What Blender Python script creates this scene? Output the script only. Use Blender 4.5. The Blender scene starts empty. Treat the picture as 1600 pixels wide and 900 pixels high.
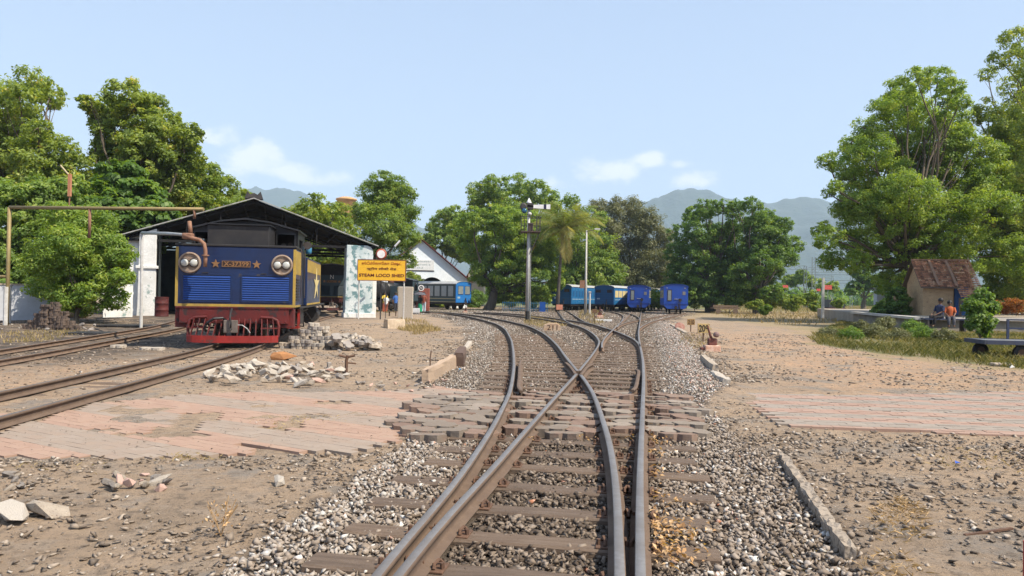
import bpy, bmesh, math, random
import numpy as np
from mathutils import Vector, Matrix
random.seed(7); RNG = np.random.default_rng(11)
SC = bpy.context.scene
COL = SC.collection
rad = math.radians

# ------------------------------------------------------------ camera
F = 1155.0; HC = 1.36
PITCH = 12.0/F; ROLL = math.atan(0.017)
fw = Vector((0, math.cos(PITCH), math.sin(PITCH)))
r0 = Vector((1, 0, 0)); u0 = r0.cross(fw)
rt = r0*math.cos(ROLL) + u0*math.sin(ROLL)
up = -r0*math.sin(ROLL) + u0*math.cos(ROLL)
cam_d = bpy.data.cameras.new('camera'); cam = bpy.data.objects.new('camera', cam_d); COL.objects.link(cam)
M3 = Matrix((rt, up, -fw)).transposed()
cam.matrix_world = Matrix.Translation((0, 0, HC)) @ M3.to_4x4()
cam_d.sensor_width = 36.0; cam_d.lens = F/1600*36.0
cam_d.clip_start = 0.1; cam_d.clip_end = 30000
SC.camera = cam

# ------------------------------------------------------------ sun, sky
SUN_AZ = rad(120); SUN_EL = rad(52)
sdir = Vector((math.sin(SUN_AZ)*math.cos(SUN_EL), math.cos(SUN_AZ)*math.cos(SUN_EL), math.sin(SUN_EL)))
sl = bpy.data.lights.new('sun', 'SUN'); sl.energy = 5.0; sl.angle = rad(0.6); sl.color = (1.0, 0.89, 0.73)
so = bpy.data.objects.new('sun', sl); COL.objects.link(so)
so.rotation_euler = sdir.to_track_quat('Z', 'Y').to_euler(); so.location = (20, -20, 40)
W = bpy.data.worlds.new('World'); SC.world = W; W.use_nodes = True
SKY_STR = 0.12
vs = SC.view_settings; vs.view_transform = 'Standard'; vs.look = 'None'; vs.gamma = 1; vs.use_curve_mapping = False
vs.exposure = 0.66
def build_sky():
    nt = W.node_tree; N = nt.nodes; L = nt.links; N.clear()
    out = N.new('ShaderNodeOutputWorld'); bg = N.new('ShaderNodeBackground'); bg.inputs[1].default_value = SKY_STR
    sky = N.new('ShaderNodeTexSky'); sky.sky_type = 'NISHITA'; sky.sun_disc = False
    sky.sun_elevation = SUN_EL; sky.sun_rotation = SUN_AZ; sky.air_density = 1.3; sky.dust_density = 1.2; sky.ozone_density = 1.6
    tc = N.new('ShaderNodeTexCoord')
    def m(op, a, b=None, c=None):
        n = N.new('ShaderNodeMath'); n.operation = op
        for i, v in enumerate((a, b, c)):
            if v is None: continue
            if isinstance(v, (int, float)): n.inputs[i].default_value = v
            else: L.new(v, n.inputs[i])
        return n.outputs[0]
    sp = N.new('ShaderNodeSeparateXYZ'); L.new(tc.outputs['Generated'], sp.inputs[0])
    az = m('ARCTAN2', sp.outputs[0], sp.outputs[1]); el = m('ARCSINE', sp.outputs[2])
    clouds = [(390,262,62,30,1.1),(345,240,40,18,.9),(450,280,50,16,1.0),(510,283,40,12,.8),(965,268,62,17,1.1),(1010,258,28,14,1.1),(920,278,50,12,.8),(868,288,28,16,.9),(1085,288,34,12,1.0),(1060,262,30,8,.5)]
    acc = None
    for (px, py, rx, ry, s) in clouds:
        a0 = math.atan((px-800)/F); e0 = ((462+.017*(px-800))-py)/F
        dx = m('DIVIDE', m('SUBTRACT', az, a0), rx/F*1.1); dy = m('DIVIDE', m('SUBTRACT', el, e0), ry/F*1.2)
        d = m('ADD', m('MULTIPLY', dx, dx), m('MULTIPLY', dy, dy))
        g = m('MULTIPLY', m('EXPONENT', m('MULTIPLY', d, -1.0)), s)
        acc = g if acc is None else m('MAXIMUM', acc, g)
    nz = N.new('ShaderNodeTexNoise'); nz.inputs['Scale'].default_value = 22; nz.inputs['Detail'].default_value = 8; nz.inputs['Roughness'].default_value = .55
    mp = N.new('ShaderNodeMapping'); mp.inputs['Scale'].default_value = (1, 1, 1.7); L.new(tc.outputs['Generated'], mp.inputs[0]); L.new(mp.outputs[0], nz.inputs['Vector'])
    t = m('ADD', acc, m('MULTIPLY', m('SUBTRACT', nz.outputs[0], .5), 2.5))
    cr = N.new('ShaderNodeMapRange'); cr.interpolation_type = 'SMOOTHSTEP'; cr.inputs[1].default_value = .30; cr.inputs[2].default_value = 1.1; L.new(t, cr.inputs[0])
    gt = N.new('ShaderNodeMapRange'); gt.interpolation_type = 'SMOOTHSTEP'; gt.inputs[1].default_value = .08; gt.inputs[2].default_value = .5; L.new(acc, gt.inputs[0]); fac = m('MULTIPLY', m('MULTIPLY', cr.outputs[0], gt.outputs[0]), .7)
    # pale whitening of the sky towards the horizon (thin high haze)
    wh = N.new('ShaderNodeMapRange'); wh.interpolation_type = 'SMOOTHSTEP'; wh.inputs[1].default_value = .62; wh.inputs[2].default_value = 0.0; wh.inputs[3].default_value = .55; wh.inputs[4].default_value = .85; L.new(el, wh.inputs[0])
    mw = N.new('ShaderNodeMix'); mw.data_type = 'RGBA'; L.new(wh.outputs[0], mw.inputs[0]); L.new(sky.outputs[0], mw.inputs[6]); mw.inputs[7].default_value = (3.05, 3.78, 5.3, 1)
    mx = N.new('ShaderNodeMix'); mx.data_type = 'RGBA'; L.new(fac, mx.inputs[0]); L.new(mw.outputs[2], mx.inputs[6]); mx.inputs[7].default_value = (6.3, 6.2, 6.35, 1)
    L.new(mx.outputs[2], bg.inputs[0]); L.new(bg.outputs[0], out.inputs[0])
build_sky()
cy = SC.cycles
cy.use_denoising = True
try: cy.denoiser = 'OPENIMAGEDENOISE'
except Exception: pass
cy.max_bounces = 6; cy.diffuse_bounces = 3; cy.glossy_bounces = 2; cy.transmission_bounces = 4; cy.transparent_max_bounces = 8
cy.volume_bounces = 1; cy.sample_clamp_indirect = 6; cy.caustics_reflective = False; cy.caustics_refractive = False
cy.use_adaptive_sampling = True; cy.adaptive_threshold = 0.02

# ------------------------------------------------------------ picture <-> ground
def sst(a, b, x):
    t = np.clip((np.asarray(x, float)-a)/(b-a), 0, 1); return t*t*(3-2*t)
def gz(X, Y):
    z = -0.0055*np.clip(np.asarray(Y, float)-25, 0, 55)
    z = z + 0.2*sst(-3.5, -6, X)*sst(24, 33, Y)*(1-sst(48, 62, Y))
    return z
def ray(px, py):
    d = fw*F + rt*(px-800) + up*(450-py)
    return d/F
def D(px, py, Y):
    d = ray(px, py); return Vector((0, 0, HC)) + d*(Y/d.y)
def G(px, py, dz=0.0):
    d = ray(px, py); z = dz
    for _ in range(12):
        t = (z-HC)/d.z; X = d.x*t; Y = d.y*t
        z = float(gz(X, Y))+dz
    return Vector((X, Y, z))
def PX(px, Y): return D(px, 462, Y).x
def onground(X, Y, dz=0.0): return Vector((X, Y, float(gz(X, Y))+dz))
def pip(poly, X, Y):
    X = np.asarray(X, float); Y = np.asarray(Y, float); c = np.zeros(X.shape, bool); n = len(poly)
    for i in range(n):
        x1, y1 = poly[i][0], poly[i][1]; x2, y2 = poly[(i+1) % n][0], poly[(i+1) % n][1]
        if y1 == y2: continue
        c ^= ((y1 > Y) != (y2 > Y)) & (X < (x2-x1)*(Y-y1)/(y2-y1)+x1)
    return c
def gpoly(pts): return [tuple(G(*p))[:2] for p in pts]
def polydist(pl, X, Y):
    X = np.asarray(X, float); Y = np.asarray(Y, float); best = np.full(X.shape, 1e9)
    for i in range(len(pl)-1):
        ax, ay = pl[i][0], pl[i][1]; bx, by = pl[i+1][0], pl[i+1][1]
        dx, dy = bx-ax, by-ay; l2 = dx*dx+dy*dy+1e-12
        t = np.clip(((X-ax)*dx+(Y-ay)*dy)/l2, 0, 1)
        best = np.minimum(best, np.hypot(X-ax-t*dx, Y-ay-t*dy))
    return best
_perm = np.random.default_rng(3).random((256, 256))
def vnoise(x, y):
    x = np.asarray(x, float); y = np.asarray(y, float); xi = np.floor(x).astype(int); yi = np.floor(y).astype(int)
    fx = x-xi; fy = y-yi; fx = fx*fx*(3-2*fx); fy = fy*fy*(3-2*fy)
    g = lambda a, b: _perm[a & 255, b & 255]
    return (g(xi, yi)*(1-fx)+g(xi+1, yi)*fx)*(1-fy)+(g(xi, yi+1)*(1-fx)+g(xi+1, yi+1)*fx)*fy
def fbm(x, y, o=4):
    s = 0; a = .5; f = 1
    for k in range(o): s = s+a*(vnoise(x*f+17*k, y*f+31*k)-.5); a *= .5; f *= 2.03
    return s

# ------------------------------------------------------------ materials
MATS = {}
def mat(name, col, rough=.7, metal=0.0, col2=None, scale=4.0, mixc=.5, bump=0.0, bscale=None, spots=None, sscale=12, sthr=.62, spec=.4, stretch=(1, 1, 1), detail=6, soft=.12, coat=0.0):
    """procedural weathered surface: base colour, a second tone in noise patches, and optional stains"""
    if name in MATS: return MATS[name]
    m = bpy.data.materials.new(name); m.use_nodes = True; nt = m.node_tree; N = nt.nodes; L = nt.links
    b = N['Principled BSDF']; b.inputs['Roughness'].default_value = rough; b.inputs['Metallic'].default_value = metal
    b.inputs['Specular IOR Level'].default_value = spec
    if coat: b.inputs['Coat Weight'].default_value = coat; b.inputs['Coat Roughness'].default_value = .15
    tc = N.new('ShaderNodeTexCoord'); mp = N.new('ShaderNodeMapping'); mp.inputs['Scale'].default_value = stretch; L.new(tc.outputs['Object'], mp.inputs[0])
    def nz(sc, det=detail, ro=.6, off=0):
        n = N.new('ShaderNodeTexNoise'); n.inputs['Scale'].default_value = sc; n.inputs['Detail'].default_value = det; n.inputs['Roughness'].default_value = ro
        L.new(mp.outputs[0], n.inputs['Vector']); return n.outputs[0]
    def ramp(v, lo, hi):
        r = N.new('ShaderNodeMapRange'); r.inputs[1].default_value = lo; r.inputs[2].default_value = hi; L.new(v, r.inputs[0]); return r.outputs[0]
    def mix(f, a, bb):
        x = N.new('ShaderNodeMix'); x.data_type = 'RGBA'; L.new(f, x.inputs[0])
        for i, v in ((6, a), (7, bb)):
            if isinstance(v, tuple): x.inputs[i].default_value = (*v, 1)
            else: L.new(v, x.inputs[i])
        return x.outputs[2]
    if col2 is None: col2 = tuple(c*.8 for c in col)
    c = mix(ramp(nz(scale), mixc-soft, mixc+soft), col, col2)
    c = mix(ramp(nz(scale*9, 4), .35, .75), c, mix(ramp(nz(scale*3), .3, .7), tuple(x*.86 for x in col), tuple(x*.86 for x in col2)))
    if spots: c = mix(ramp(nz(sscale), sthr-.04, sthr+.04), c, spots)
    L.new(c, b.inputs['Base Color'])
    rr = ramp(nz(scale*5), 0, 1); mr = N.new('ShaderNodeMath'); mr.operation = 'MULTIPLY_ADD'; L.new(rr, mr.inputs[0]); mr.inputs[1].default_value = .3; mr.inputs[2].default_value = max(0, rough-.15); L.new(mr.outputs[0], b.inputs['Roughness'])
    if bump:
        bn = N.new('ShaderNodeBump'); bn.inputs['Strength'].default_value = 1; bn.inputs['Distance'].default_value = bump
        L.new(nz(bscale or scale*8, 5), bn.inputs['Height']); L.new(bn.outputs[0], b.inputs['Normal'])
    MATS[name] = m; return m
def ramp_mat(name, stops, attr='rnd', rough=.85, bump=.004, bscale=60, nmix=.25, transl=0.0, spec=.3):
    """colour picked by the per-piece attribute, with fine noise on top"""
    if name in MATS: return MATS[name]
    m = bpy.data.materials.new(name); m.use_nodes = True; nt = m.node_tree; N = nt.nodes; L = nt.links
    b = N['Principled BSDF']; b.inputs['Roughness'].default_value = rough; b.inputs['Specular IOR Level'].default_value = spec
    a = N.new('ShaderNodeAttribute'); a.attribute_name = attr
    tc = N.new('ShaderNodeTexCoord'); n = N.new('ShaderNodeTexNoise'); n.inputs['Scale'].default_value = bscale; n.inputs['Detail'].default_value = 4; L.new(tc.outputs['Object'], n.inputs['Vector'])
    ad = N.new('ShaderNodeMath'); ad.operation = 'MULTIPLY_ADD'; L.new(n.outputs[0], ad.inputs[0]); ad.inputs[1].default_value = nmix
    s2 = N.new('ShaderNodeMath'); s2.operation = 'SUBTRACT'; L.new(a.outputs['Fac'], s2.inputs[0]); s2.inputs[1].default_value = nmix*.5; L.new(s2.outputs[0], ad.inputs[2])
    cr = N.new('ShaderNodeValToRGB'); e = cr.color_ramp.elements
    while len(e) < len(stops): e.new(.5)
    for i, (p, c) in enumerate(stops): e[i].position = p; e[i].color = (*c, 1)
    L.new(ad.outputs[0], cr.inputs[0]); L.new(cr.outputs[0], b.inputs['Base Color'])
    if bump:
        bn = N.new('ShaderNodeBump'); bn.inputs['Distance'].default_value = bump; L.new(n.outputs[0], bn.inputs['Height']); L.new(bn.outputs[0], b.inputs['Normal'])
    if transl:
        tr = N.new('ShaderNodeBsdfTranslucent'); mu = N.new('ShaderNodeMix'); mu.data_type = 'RGBA'; mu.blend_type = 'MULTIPLY'; mu.inputs[0].default_value = 1
        L.new(cr.outputs[0], mu.inputs[6]); mu.inputs[7].default_value = (2.1, 1.9, .7, 1); L.new(mu.outputs[2], tr.inputs[0])
        ms = N.new('ShaderNodeMixShader'); ms.inputs[0].default_value = transl; L.new(b.outputs[0], ms.inputs[1]); L.new(tr.outputs[0], ms.inputs[2]); L.new(ms.outputs[0], N['Material Output'].inputs[0])
    MATS[name] = m; return m

# ------------------------------------------------------------ mesh helpers
def arrmesh(name, V, Fc, m, attr=None, smooth=False, parent=None):
    """mesh from numpy arrays; Fc is n x k"""
    V = np.asarray(V, np.float32); Fc = np.asarray(Fc, np.int32)
    me = bpy.data.meshes.new(name); me.vertices.add(len(V)); me.vertices.foreach_set('co', V.ravel())
    k = Fc.shape[1]; me.loops.add(Fc.size); me.loops.foreach_set('vertex_index', Fc.ravel())
    me.polygons.add(len(Fc)); me.polygons.foreach_set('loop_start', np.arange(len(Fc), dtype=np.int32)*k); me.polygons.foreach_set('loop_total', np.full(len(Fc), k, np.int32))
    if smooth: me.polygons.foreach_set('use_smooth', np.ones(len(Fc), bool))
    me.update(calc_edges=True)
    for an, av in (attr or {}).items():
        at = me.attributes.new(an, 'FLOAT', 'POINT'); at.data.foreach_set('value', np.asarray(av, np.float32))
    if m: me.materials.append(m)
    o = bpy.data.objects.new(name, me); COL.objects.link(o)
    if parent: o.parent = parent
    return o
class MB:
    def __init__(s): s.v = []; s.f = []
    def add(s, vs_, fs, M=None):
        b = len(s.v)
        for p in vs_:
            p = Vector(p)
            if M is not None: p = M @ p
            s.v.append(tuple(p))
        for f in fs: s.f.append(tuple(i+b for i in f))
        return s
    def box(s, x0, x1, y0, y1, z0, z1, M=None):
        return s.add([(x0,y0,z0),(x1,y0,z0),(x1,y1,z0),(x0,y1,z0),(x0,y0,z1),(x1,y0,z1),(x1,y1,z1),(x0,y1,z1)],
                     [(0,3,2,1),(4,5,6,7),(0,1,5,4),(1,2,6,5),(2,3,7,6),(3,0,4,7)], M)
    def bar(s, a, b, w, h=None, upv=(0, 0, 1)):
        a = Vector(a); b = Vector(b); h = h or w; d = (b-a); L = d.length; d = d.normalized(); u = Vector(upv)
        if abs(d.dot(u)) > .98: u = Vector((1, 0, 0))
        r = d.cross(u).normalized(); u = r.cross(d)
        vs_ = [a+r*(w/2*i)+u*(h/2*j) for i, j in ((-1,-1),(1,-1),(1,1),(-1,1))]+[b+r*(w/2*i)+u*(h/2*j) for i, j in ((-1,-1),(1,-1),(1,1),(-1,1))]
        return s.add(vs_, [(3,2,1,0),(4,5,6,7),(0,1,5,4),(1,2,6,5),(2,3,7,6),(3,0,4,7)])
    def tube(s, pts, r, n=8, cap=True):
        pts = [Vector(p) for p in pts]; rs = r if isinstance(r, (list, tuple)) else [r]*len(pts)
        b = len(s.v); prev = None
        for i, p in enumerate(pts):
            d = (pts[min(i+1, len(pts)-1)]-pts[max(i-1, 0)]).normalized()
            if prev is None:
                ref = Vector((0, 0, 1)) if abs(d.z) < .9 else Vector((1, 0, 0)); a = d.cross(ref).normalized()
            else: a = (prev-d*prev.dot(d)).normalized()
            prev = a; c = d.cross(a)
            for k in range(n):
                t = 2*math.pi*k/n; s.v.append(tuple(p+(a*math.cos(t)+c*math.sin(t))*rs[i]))
        for i in range(len(pts)-1):
            for k in range(n): s.f.append((b+i*n+k, b+i*n+(k+1) % n, b+(i+1)*n+(k+1) % n, b+(i+1)*n+k))
        if cap: s.f.append(tuple(b+k for k in range(n-1, -1, -1))); s.f.append(tuple(b+(len(pts)-1)*n+k for k in range(n)))
        return s
    def lathe(s, prof, n=20, M=None, cap=True):
        """prof: (r, z) from bottom up, about local z"""
        b = len(s.v); vs_ = []
        for r, z in prof:
            for k in range(n): t = 2*math.pi*k/n; vs_.append((r*math.cos(t), r*math.sin(t), z))
        fs = [(i*n+k, i*n+(k+1) % n, (i+1)*n+(k+1) % n, (i+1)*n+k) for i in range(len(prof)-1) for k in range(n)]
        if cap: fs.append(tuple(range(n-1, -1, -1))); fs.append(tuple((len(prof)-1)*n+k for k in range(n)))
        return s.add(vs_, fs, M)
    def prism(s, poly, y0, y1, M=None):
        """poly in x,z extruded along y"""
        n = len(poly); vs_ = [(x, y0, z) for x, z in poly]+[(x, y1, z) for x, z in poly]
        fs = [tuple(range(n)), tuple(range(2*n-1, n-1, -1))]+[(i, i+n, (i+1) % n+n, (i+1) % n) for i in range(n)]
        return s.add(vs_, fs, M)
    def build(s, name, m, parent=None, smooth=False, bevel=0.0):
        me = bpy.data.meshes.new(name); me.from_pydata(s.v, [], s.f); me.update()
        bm = bmesh.new(); bm.from_mesh(me); bmesh.ops.recalc_face_normals(bm, faces=bm.faces); bm.to_mesh(me); bm.free()
        if m: me.materials.append(m)
        o = bpy.data.objects.new(name, me); COL.objects.link(o)
        if parent: o.parent = parent
        if smooth:
            for p in me.polygons: p.use_smooth = len(p.vertices) == 4
        if bevel:
            b = o.modifiers.new('bevel', 'BEVEL'); b.width = bevel; b.segments = 2; b.limit_method = 'ANGLE'; b.angle_limit = rad(40)
        return o
def tag(o, label=None, cat=None, group=None, kind=None):
    if label: o['label'] = label
    if cat: o['category'] = cat
    if group: o['group'] = group
    if kind: o['kind'] = kind
    return o
def empty(name, loc, rz=0.0, label=None, cat=None, group=None):
    o = bpy.data.objects.new(name, None); COL.objects.link(o); o.location = loc; o.rotation_euler = (0, 0, rz); o.empty_display_size = .2
    return tag(o, label, cat, group)
def kids(o): return [c for c in list(COL.objects) if c.parent == o]
def dup(o, loc=None, rz=None, label=None, parent=None, group=None):
    c = o.copy(); COL.objects.link(c)
    if parent: c.parent = parent
    if loc is not None: c.location = loc
    if rz is not None: c.rotation_euler = (0, 0, rz)
    if label: c['label'] = label
    if group: c['group'] = group
    for k in kids(o): dup(k, parent=c)
    return c
def text_obj(txt, name, m, parent, loc, w, h=None, depth=.01, rot=(math.pi/2, 0, 0), bold=0.0):
    cu = bpy.data.curves.new('t', 'FONT'); cu.body = txt; cu.size = 1; cu.extrude = depth/2; cu.align_x = 'CENTER'; cu.align_y = 'CENTER'; cu.offset = bold
    to = bpy.data.objects.new('t', cu); COL.objects.link(to); bpy.context.view_layer.update()
    me = bpy.data.meshes.new_from_object(to.evaluated_get(bpy.context.evaluated_depsgraph_get()))
    bpy.data.objects.remove(to); bpy.data.curves.remove(cu)
    n = len(me.vertices)
    if n:
        a = np.zeros(n*3, np.float32); me.vertices.foreach_get('co', a); a = a.reshape(-1, 3)
        mn = a.min(0); mx = a.max(0); a[:, :2] -= (mn[:2]+mx[:2])/2; sx = w/(mx[0]-mn[0]); sy = (h/(mx[1]-mn[1])) if h else sx
        a[:, 0] *= sx; a[:, 1] *= sy; me.vertices.foreach_set('co', a.ravel())
    me.materials.clear(); me.materials.append(m); me.name = name
    o = bpy.data.objects.new(name, me); COL.objects.link(o); o.parent = parent; o.location = loc; o.rotation_euler = rot
    return o
def catmull(P, step):
    P = [Vector(p) for p in P]; P = [P[0]*2-P[1]]+P+[P[-1]*2-P[-2]]; out = []
    for i in range(1, len(P)-2):
        a, b, c, d = P[i-1:i+3]; n = max(2, int((c-b).length/step))
        for k in range(n):
            t = k/n; out.append(.5*((2*b)+(c-a)*t+(2*a-5*b+4*c-d)*t*t+(3*b-a-3*c+d)*t**3))
    out.append(P[-2]); return out
def smoothline(P, it):
    P = [Vector(p) for p in P]
    for _ in range(it):
        Q = list(P)
        for i in range(1, len(P)-1): Q[i] = (P[i-1]+P[i]*2+P[i+1])/4
        P = Q
    return P
def resample(P, step):
    out = [P[0].copy()]; need = step
    for a, b in zip(P[:-1], P[1:]):
        L = (b-a).length; pos = 0
        while L-pos >= need:
            pos += need; out.append(a.lerp(b, pos/L)); need = step
        need -= L-pos
    out.append(P[-1].copy()); return out
# angular rock shapes
def rock_variants(n=14, flat=.7, seed=5, pts=11):
    rr = random.Random(seed); out = []
    for _ in range(n):
        bm = bmesh.new(); ax = (rr.uniform(.95, 1.35), rr.uniform(.65, .95), rr.uniform(.75, 1.1))
        for k in range(pts):
            v = Vector((rr.gauss(0, 1), rr.gauss(0, 1), rr.gauss(0, 1))).normalized()*rr.uniform(.62, 1)
            bm.verts.new((v.x*ax[0], v.y*ax[1], v.z*flat*ax[2]))
        r = bmesh.ops.convex_hull(bm, input=bm.verts)
        bmesh.ops.delete(bm, geom=[g for g in r['geom_interior'] if isinstance(g, bmesh.types.BMVert)], context='VERTS')
        bmesh.ops.triangulate(bm, faces=bm.faces); bm.verts.ensure_lookup_table()
        V = np.array([v.co[:] for v in bm.verts]); T = np.array([[v.index for v in f.verts] for f in bm.faces]); bm.free()
        out.append((V*.5, T))
    return out
def scatter(name, P, S, rnd, m, variants, seed=1, tilt=1.0, parent=None):
    """many small stones as one mesh: P n x 3, S sizes"""
    g = np.random.default_rng(seed); n = len(P); vi = g.integers(0, len(variants), n)
    A = g.random((n, 3))*2*math.pi; A[:, 0] *= tilt; A[:, 1] *= tilt
    Vs = []; Fs = []; At = []; off = 0
    for k, (V, T) in enumerate(variants):
        idx = np.nonzero(vi == k)[0]
        if not len(idx): continue
        ca, sa = np.cos(A[idx]), np.sin(A[idx])
        Rx = np.zeros((len(idx), 3, 3)); Rx[:, 0, 0] = 1; Rx[:, 1, 1] = ca[:, 0]; Rx[:, 1, 2] = -sa[:, 0]; Rx[:, 2, 1] = sa[:, 0]; Rx[:, 2, 2] = ca[:, 0]
        Rz = np.zeros_like(Rx); Rz[:, 2, 2] = 1; Rz[:, 0, 0] = ca[:, 2]; Rz[:, 0, 1] = -sa[:, 2]; Rz[:, 1, 0] = sa[:, 2]; Rz[:, 1, 1] = ca[:, 2]
        R = Rz@Rx
        Q = np.einsum('nij,vj->nvi', R, V)*S[idx][:, None, None]+P[idx][:, None, :]
        nv = len(V); Vs.append(Q.reshape(-1, 3)); Fs.append((T[None]+(np.arange(len(idx))*nv)[:, None, None]+off).reshape(-1, 3))
        At.append(np.repeat(rnd[idx], nv)); off += nv*len(idx)
    return arrmesh(name, np.concatenate(Vs), np.concatenate(Fs), m, {'rnd': np.concatenate(At)}, parent=parent)
# ============================================================ rails traced along the ground
RT = 0.12
def gl(pts, dz=RT): return [G(x, y, dz) for x, y in pts]
R1 = [(540,960),(585,899),(693,776),(721.5,740),(767,672),(788,632),(797.5,610),(802.6,580),(803.2,565),(802.5,551),(801,540),(799,531),(794,521),(788,513),(776,506),(760,501),(744,497),(727,493.5),(709,490.8),(688,488.4),(668,487.2),(650,486.6)]
R2 = [(970,960),(969,900),(967,829),(965,780),(960.8,740),(952.5,690),(943.5,660),(933.5,630),(925,610),(911.5,590),(903,580),(884,557),(871.5,540),(857.5,526.5),(842,516.5),(823.5,508.5),(799,502.5),(784.5,499.6),(760,495),(732.5,491.2),(705,488.5),(683,487),(662,486.0)]
R3 = [(570,965),(621,899),(656,855),(706,798),(762,740),(804,692),(850,640),(880,606.5),(900,585),(910,573),(922,558.5),(931,546),(935.5,538),(935.4,531),(927.5,521.5),(913.5,513),(898,507.5),(878.5,503),(857.5,499.6),(840,497),(810,493.5),(780,490.8),(740,488.0)]
R4 = [(1002,960),(1001.6,900),(1000.2,829),(1000,780),(1000.6,740),(1002.2,690),(1003.6,660),(1005,620),(1005.8,600),(1005.6,580),(1004.6,563),(1002.2,549),(1000,539),(998.4,527),(998,519),(998.6,512),(1000,501.5),(1001.6,489),(1002.2,483.5)]
R5 = [(1000.5,541),(996.5,535),(989,529),(976.5,523),(962.5,517.5),(948.5,512.5),(934.5,508.2),(915,504),(892.5,500.5),(871.5,497.6),(848,494.6),(826,492),(790,489.3),(755,487.3)]
R6 = [(940.8,543),(940.6,536),(945,528),(953.7,519),(962.5,510.5),(969.5,504),(978,496),(985,489),(988.7,484)]
R7 = [(999,513),(1003,509.5),(1015,503.5),(1032.5,498.5),(1050,494.7),(1062,491.6),(1071,489)]
R8 = [(964,511),(969,507),(980,503.2),(997.5,499.4),(1015,496.2),(1032,493.4),(1045.6,490.8),(1057,488.4)]
R9 = [(969.5,505),(973,498),(974,494),(969,490.5),(958,487.6),(945,485.6),(940,485.0)]
R10 = [(1000,503),(999,497),(993,493),(984,490),(971,487.4),(958,485.4),(953,484.6)]
R11 = [(903,509),(893,505.5),(882,499.5),(876,492),(870.6,485.2)]
R12 = [(948,513),(930,507.2),(912,501.5),(900,494),(890,488),(884,484.6)]
LT = [(0,613),(320,545.5)]; 
def mp3(l): return [onground(x, y, RT) for x, y in l]
cen_loco = mp3([(-5.15,2.0),(-5.28,5),(-5.5,8.5),(-5.82,12.8),(-6.2,16.3),(-6.95,20.5),(-7.95,25),(-9.3,30),(-10.95,36),(-13.2,44),(-15,50)])
cen_left = mp3([(-8.1,5),(-8.7,9),(-9.45,13.7),(-10.25,18),(-11.1,22.5),(-12.4,28.5),(-14.0,35),(-15.8,42)])
cen_blk = mp3([(-8.6,31),(-9.0,34),(-9.9,40),(-11.6,47),(-14,56),(-16.5,64)])
def offs(P, d):
    out = []
    for i, p in enumerate(P):
        t = (P[min(i+1, len(P)-1)]-P[max(0, i-1)]); t.z = 0; t.normalize(); out.append(p+Vector((t.y, -t.x, 0))*d)
    return out
def ground_line(P):
    return [Vector((p.x, p.y, float(gz(p.x, p.y))+RT)) for p in P]
def fin(P, step=.25, it=6, sm=True):
    Q = catmull(P, step); Q = resample(Q, step)
    if sm: Q = smoothline(Q, it)
    return ground_line(Q)
rail_mat = mat('rail_steel', (.23,.22,.215), .48, .3, (.17,.15,.135), 3, .5, spec=.6, stretch=(1, 1, 1))
rust = mat('rail_rust', (.13,.085,.06), .9, .0, (.20,.14,.10), 6, .5, .002, 50)
rust_light = mat('rail_rust_dusty', (.15,.105,.075), .95, .0, (.11,.075,.055), 5, .5, .002, 50)
prof = [(-.056,0),(.056,0),(.056,.008),(.012,.022),(.008,.03),(.008,.072),(.026,.08),(.027,.100),(.022,.106),(-.022,.106),(-.027,.100),(-.026,.08),(-.008,.072),(-.008,.03),(-.012,.022),(-.056,.008)]
def sweep_rail(P, name, label, hgt=.106, side=rust_light, shine=rail_mat, drop=0.0, sink=0.0):
    V = []; Fc = []; n = len(prof)
    for i, p in enumerate(P):
        t = (P[min(i+1, len(P)-1)]-P[max(0, i-1)]); t.z = 0; t.normalize(); r = Vector((t.y, -t.x, 0))
        for (x, z) in prof: V.append(tuple(p+r*x+Vector((0, 0, z-hgt-sink))))
    for i in range(len(P)-1):
        for k in range(n): Fc.append((i*n+k, i*n+(k+1) % n, (i+1)*n+(k+1) % n, (i+1)*n+k))
    o = arrmesh(name, V, Fc, side); o.data.materials.append(shine)
    mi = np.zeros(len(Fc), np.int32)
    kk = np.arange(len(Fc)) % n; mi[(kk >= 8) & (kk <= 9)] = 1; mi[kk == 10] = 1
    o.data.polygons.foreach_set('material_index', mi)
    capf = bmesh.new(); capf.from_mesh(o.data); capf.verts.ensure_lookup_table()
    capf.faces.new([capf.verts[k] for k in range(n)][::-1]); capf.faces.new([capf.verts[(len(P)-1)*n+k] for k in range(n)])
    bmesh.ops.recalc_face_normals(capf, faces=capf.faces); capf.to_mesh(o.data); capf.free()
    tag(o, label, 'rail', 'steel rails of the yard'); return o
L1, L2, L3, L4, L5 = (fin(gl(r), .25) for r in (R1, R2, R3, R4, R5))
L6, L7, L8, L9, L10, L11, L12 = (fin(gl(r), .4, 4) for r in (R6, R7, R8, R9, R10, R11, R12))
# leave a flangeway at the frog: the two crossing rails are cut short of each other
frog = G(903, 582, RT)
def cutgap(P, c, a, b):
    """split polyline around point c leaving out distance (-a, +b)"""
    i0 = min(range(len(P)), key=lambda i: (P[i]-c).length); pre = [p for i, p in enumerate(P) if i <= i0 and (p-c).length > a]; post = [p for i, p in enumerate(P) if i > i0 and (p-c).length > b]
    return pre, post
L2a, L2b = cutgap(L2, frog, .16, .02)
L3a, L3b = cutgap(L3, frog, .16, .02)
sweep_rail(L1, 'rail', 'outer left running rail curving away left towards the blue and green coach')
sweep_rail(L2a, 'rail', 'inner rail on the right bending from the bottom edge up to the crossing nose')
sweep_rail(L2b, 'rail', 'rail sweeping left beyond the crossing nose, right hand one of the left track')
sweep_rail(L3a, 'rail', 'long straight rail running from the bottom left up to the crossing nose')
sweep_rail(L3b, 'rail', 'rail bending left beyond the crossing nose towards the wagons')
sweep_rail(L4, 'rail', 'outermost right running rail going straight to the royal blue coach end')
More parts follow.
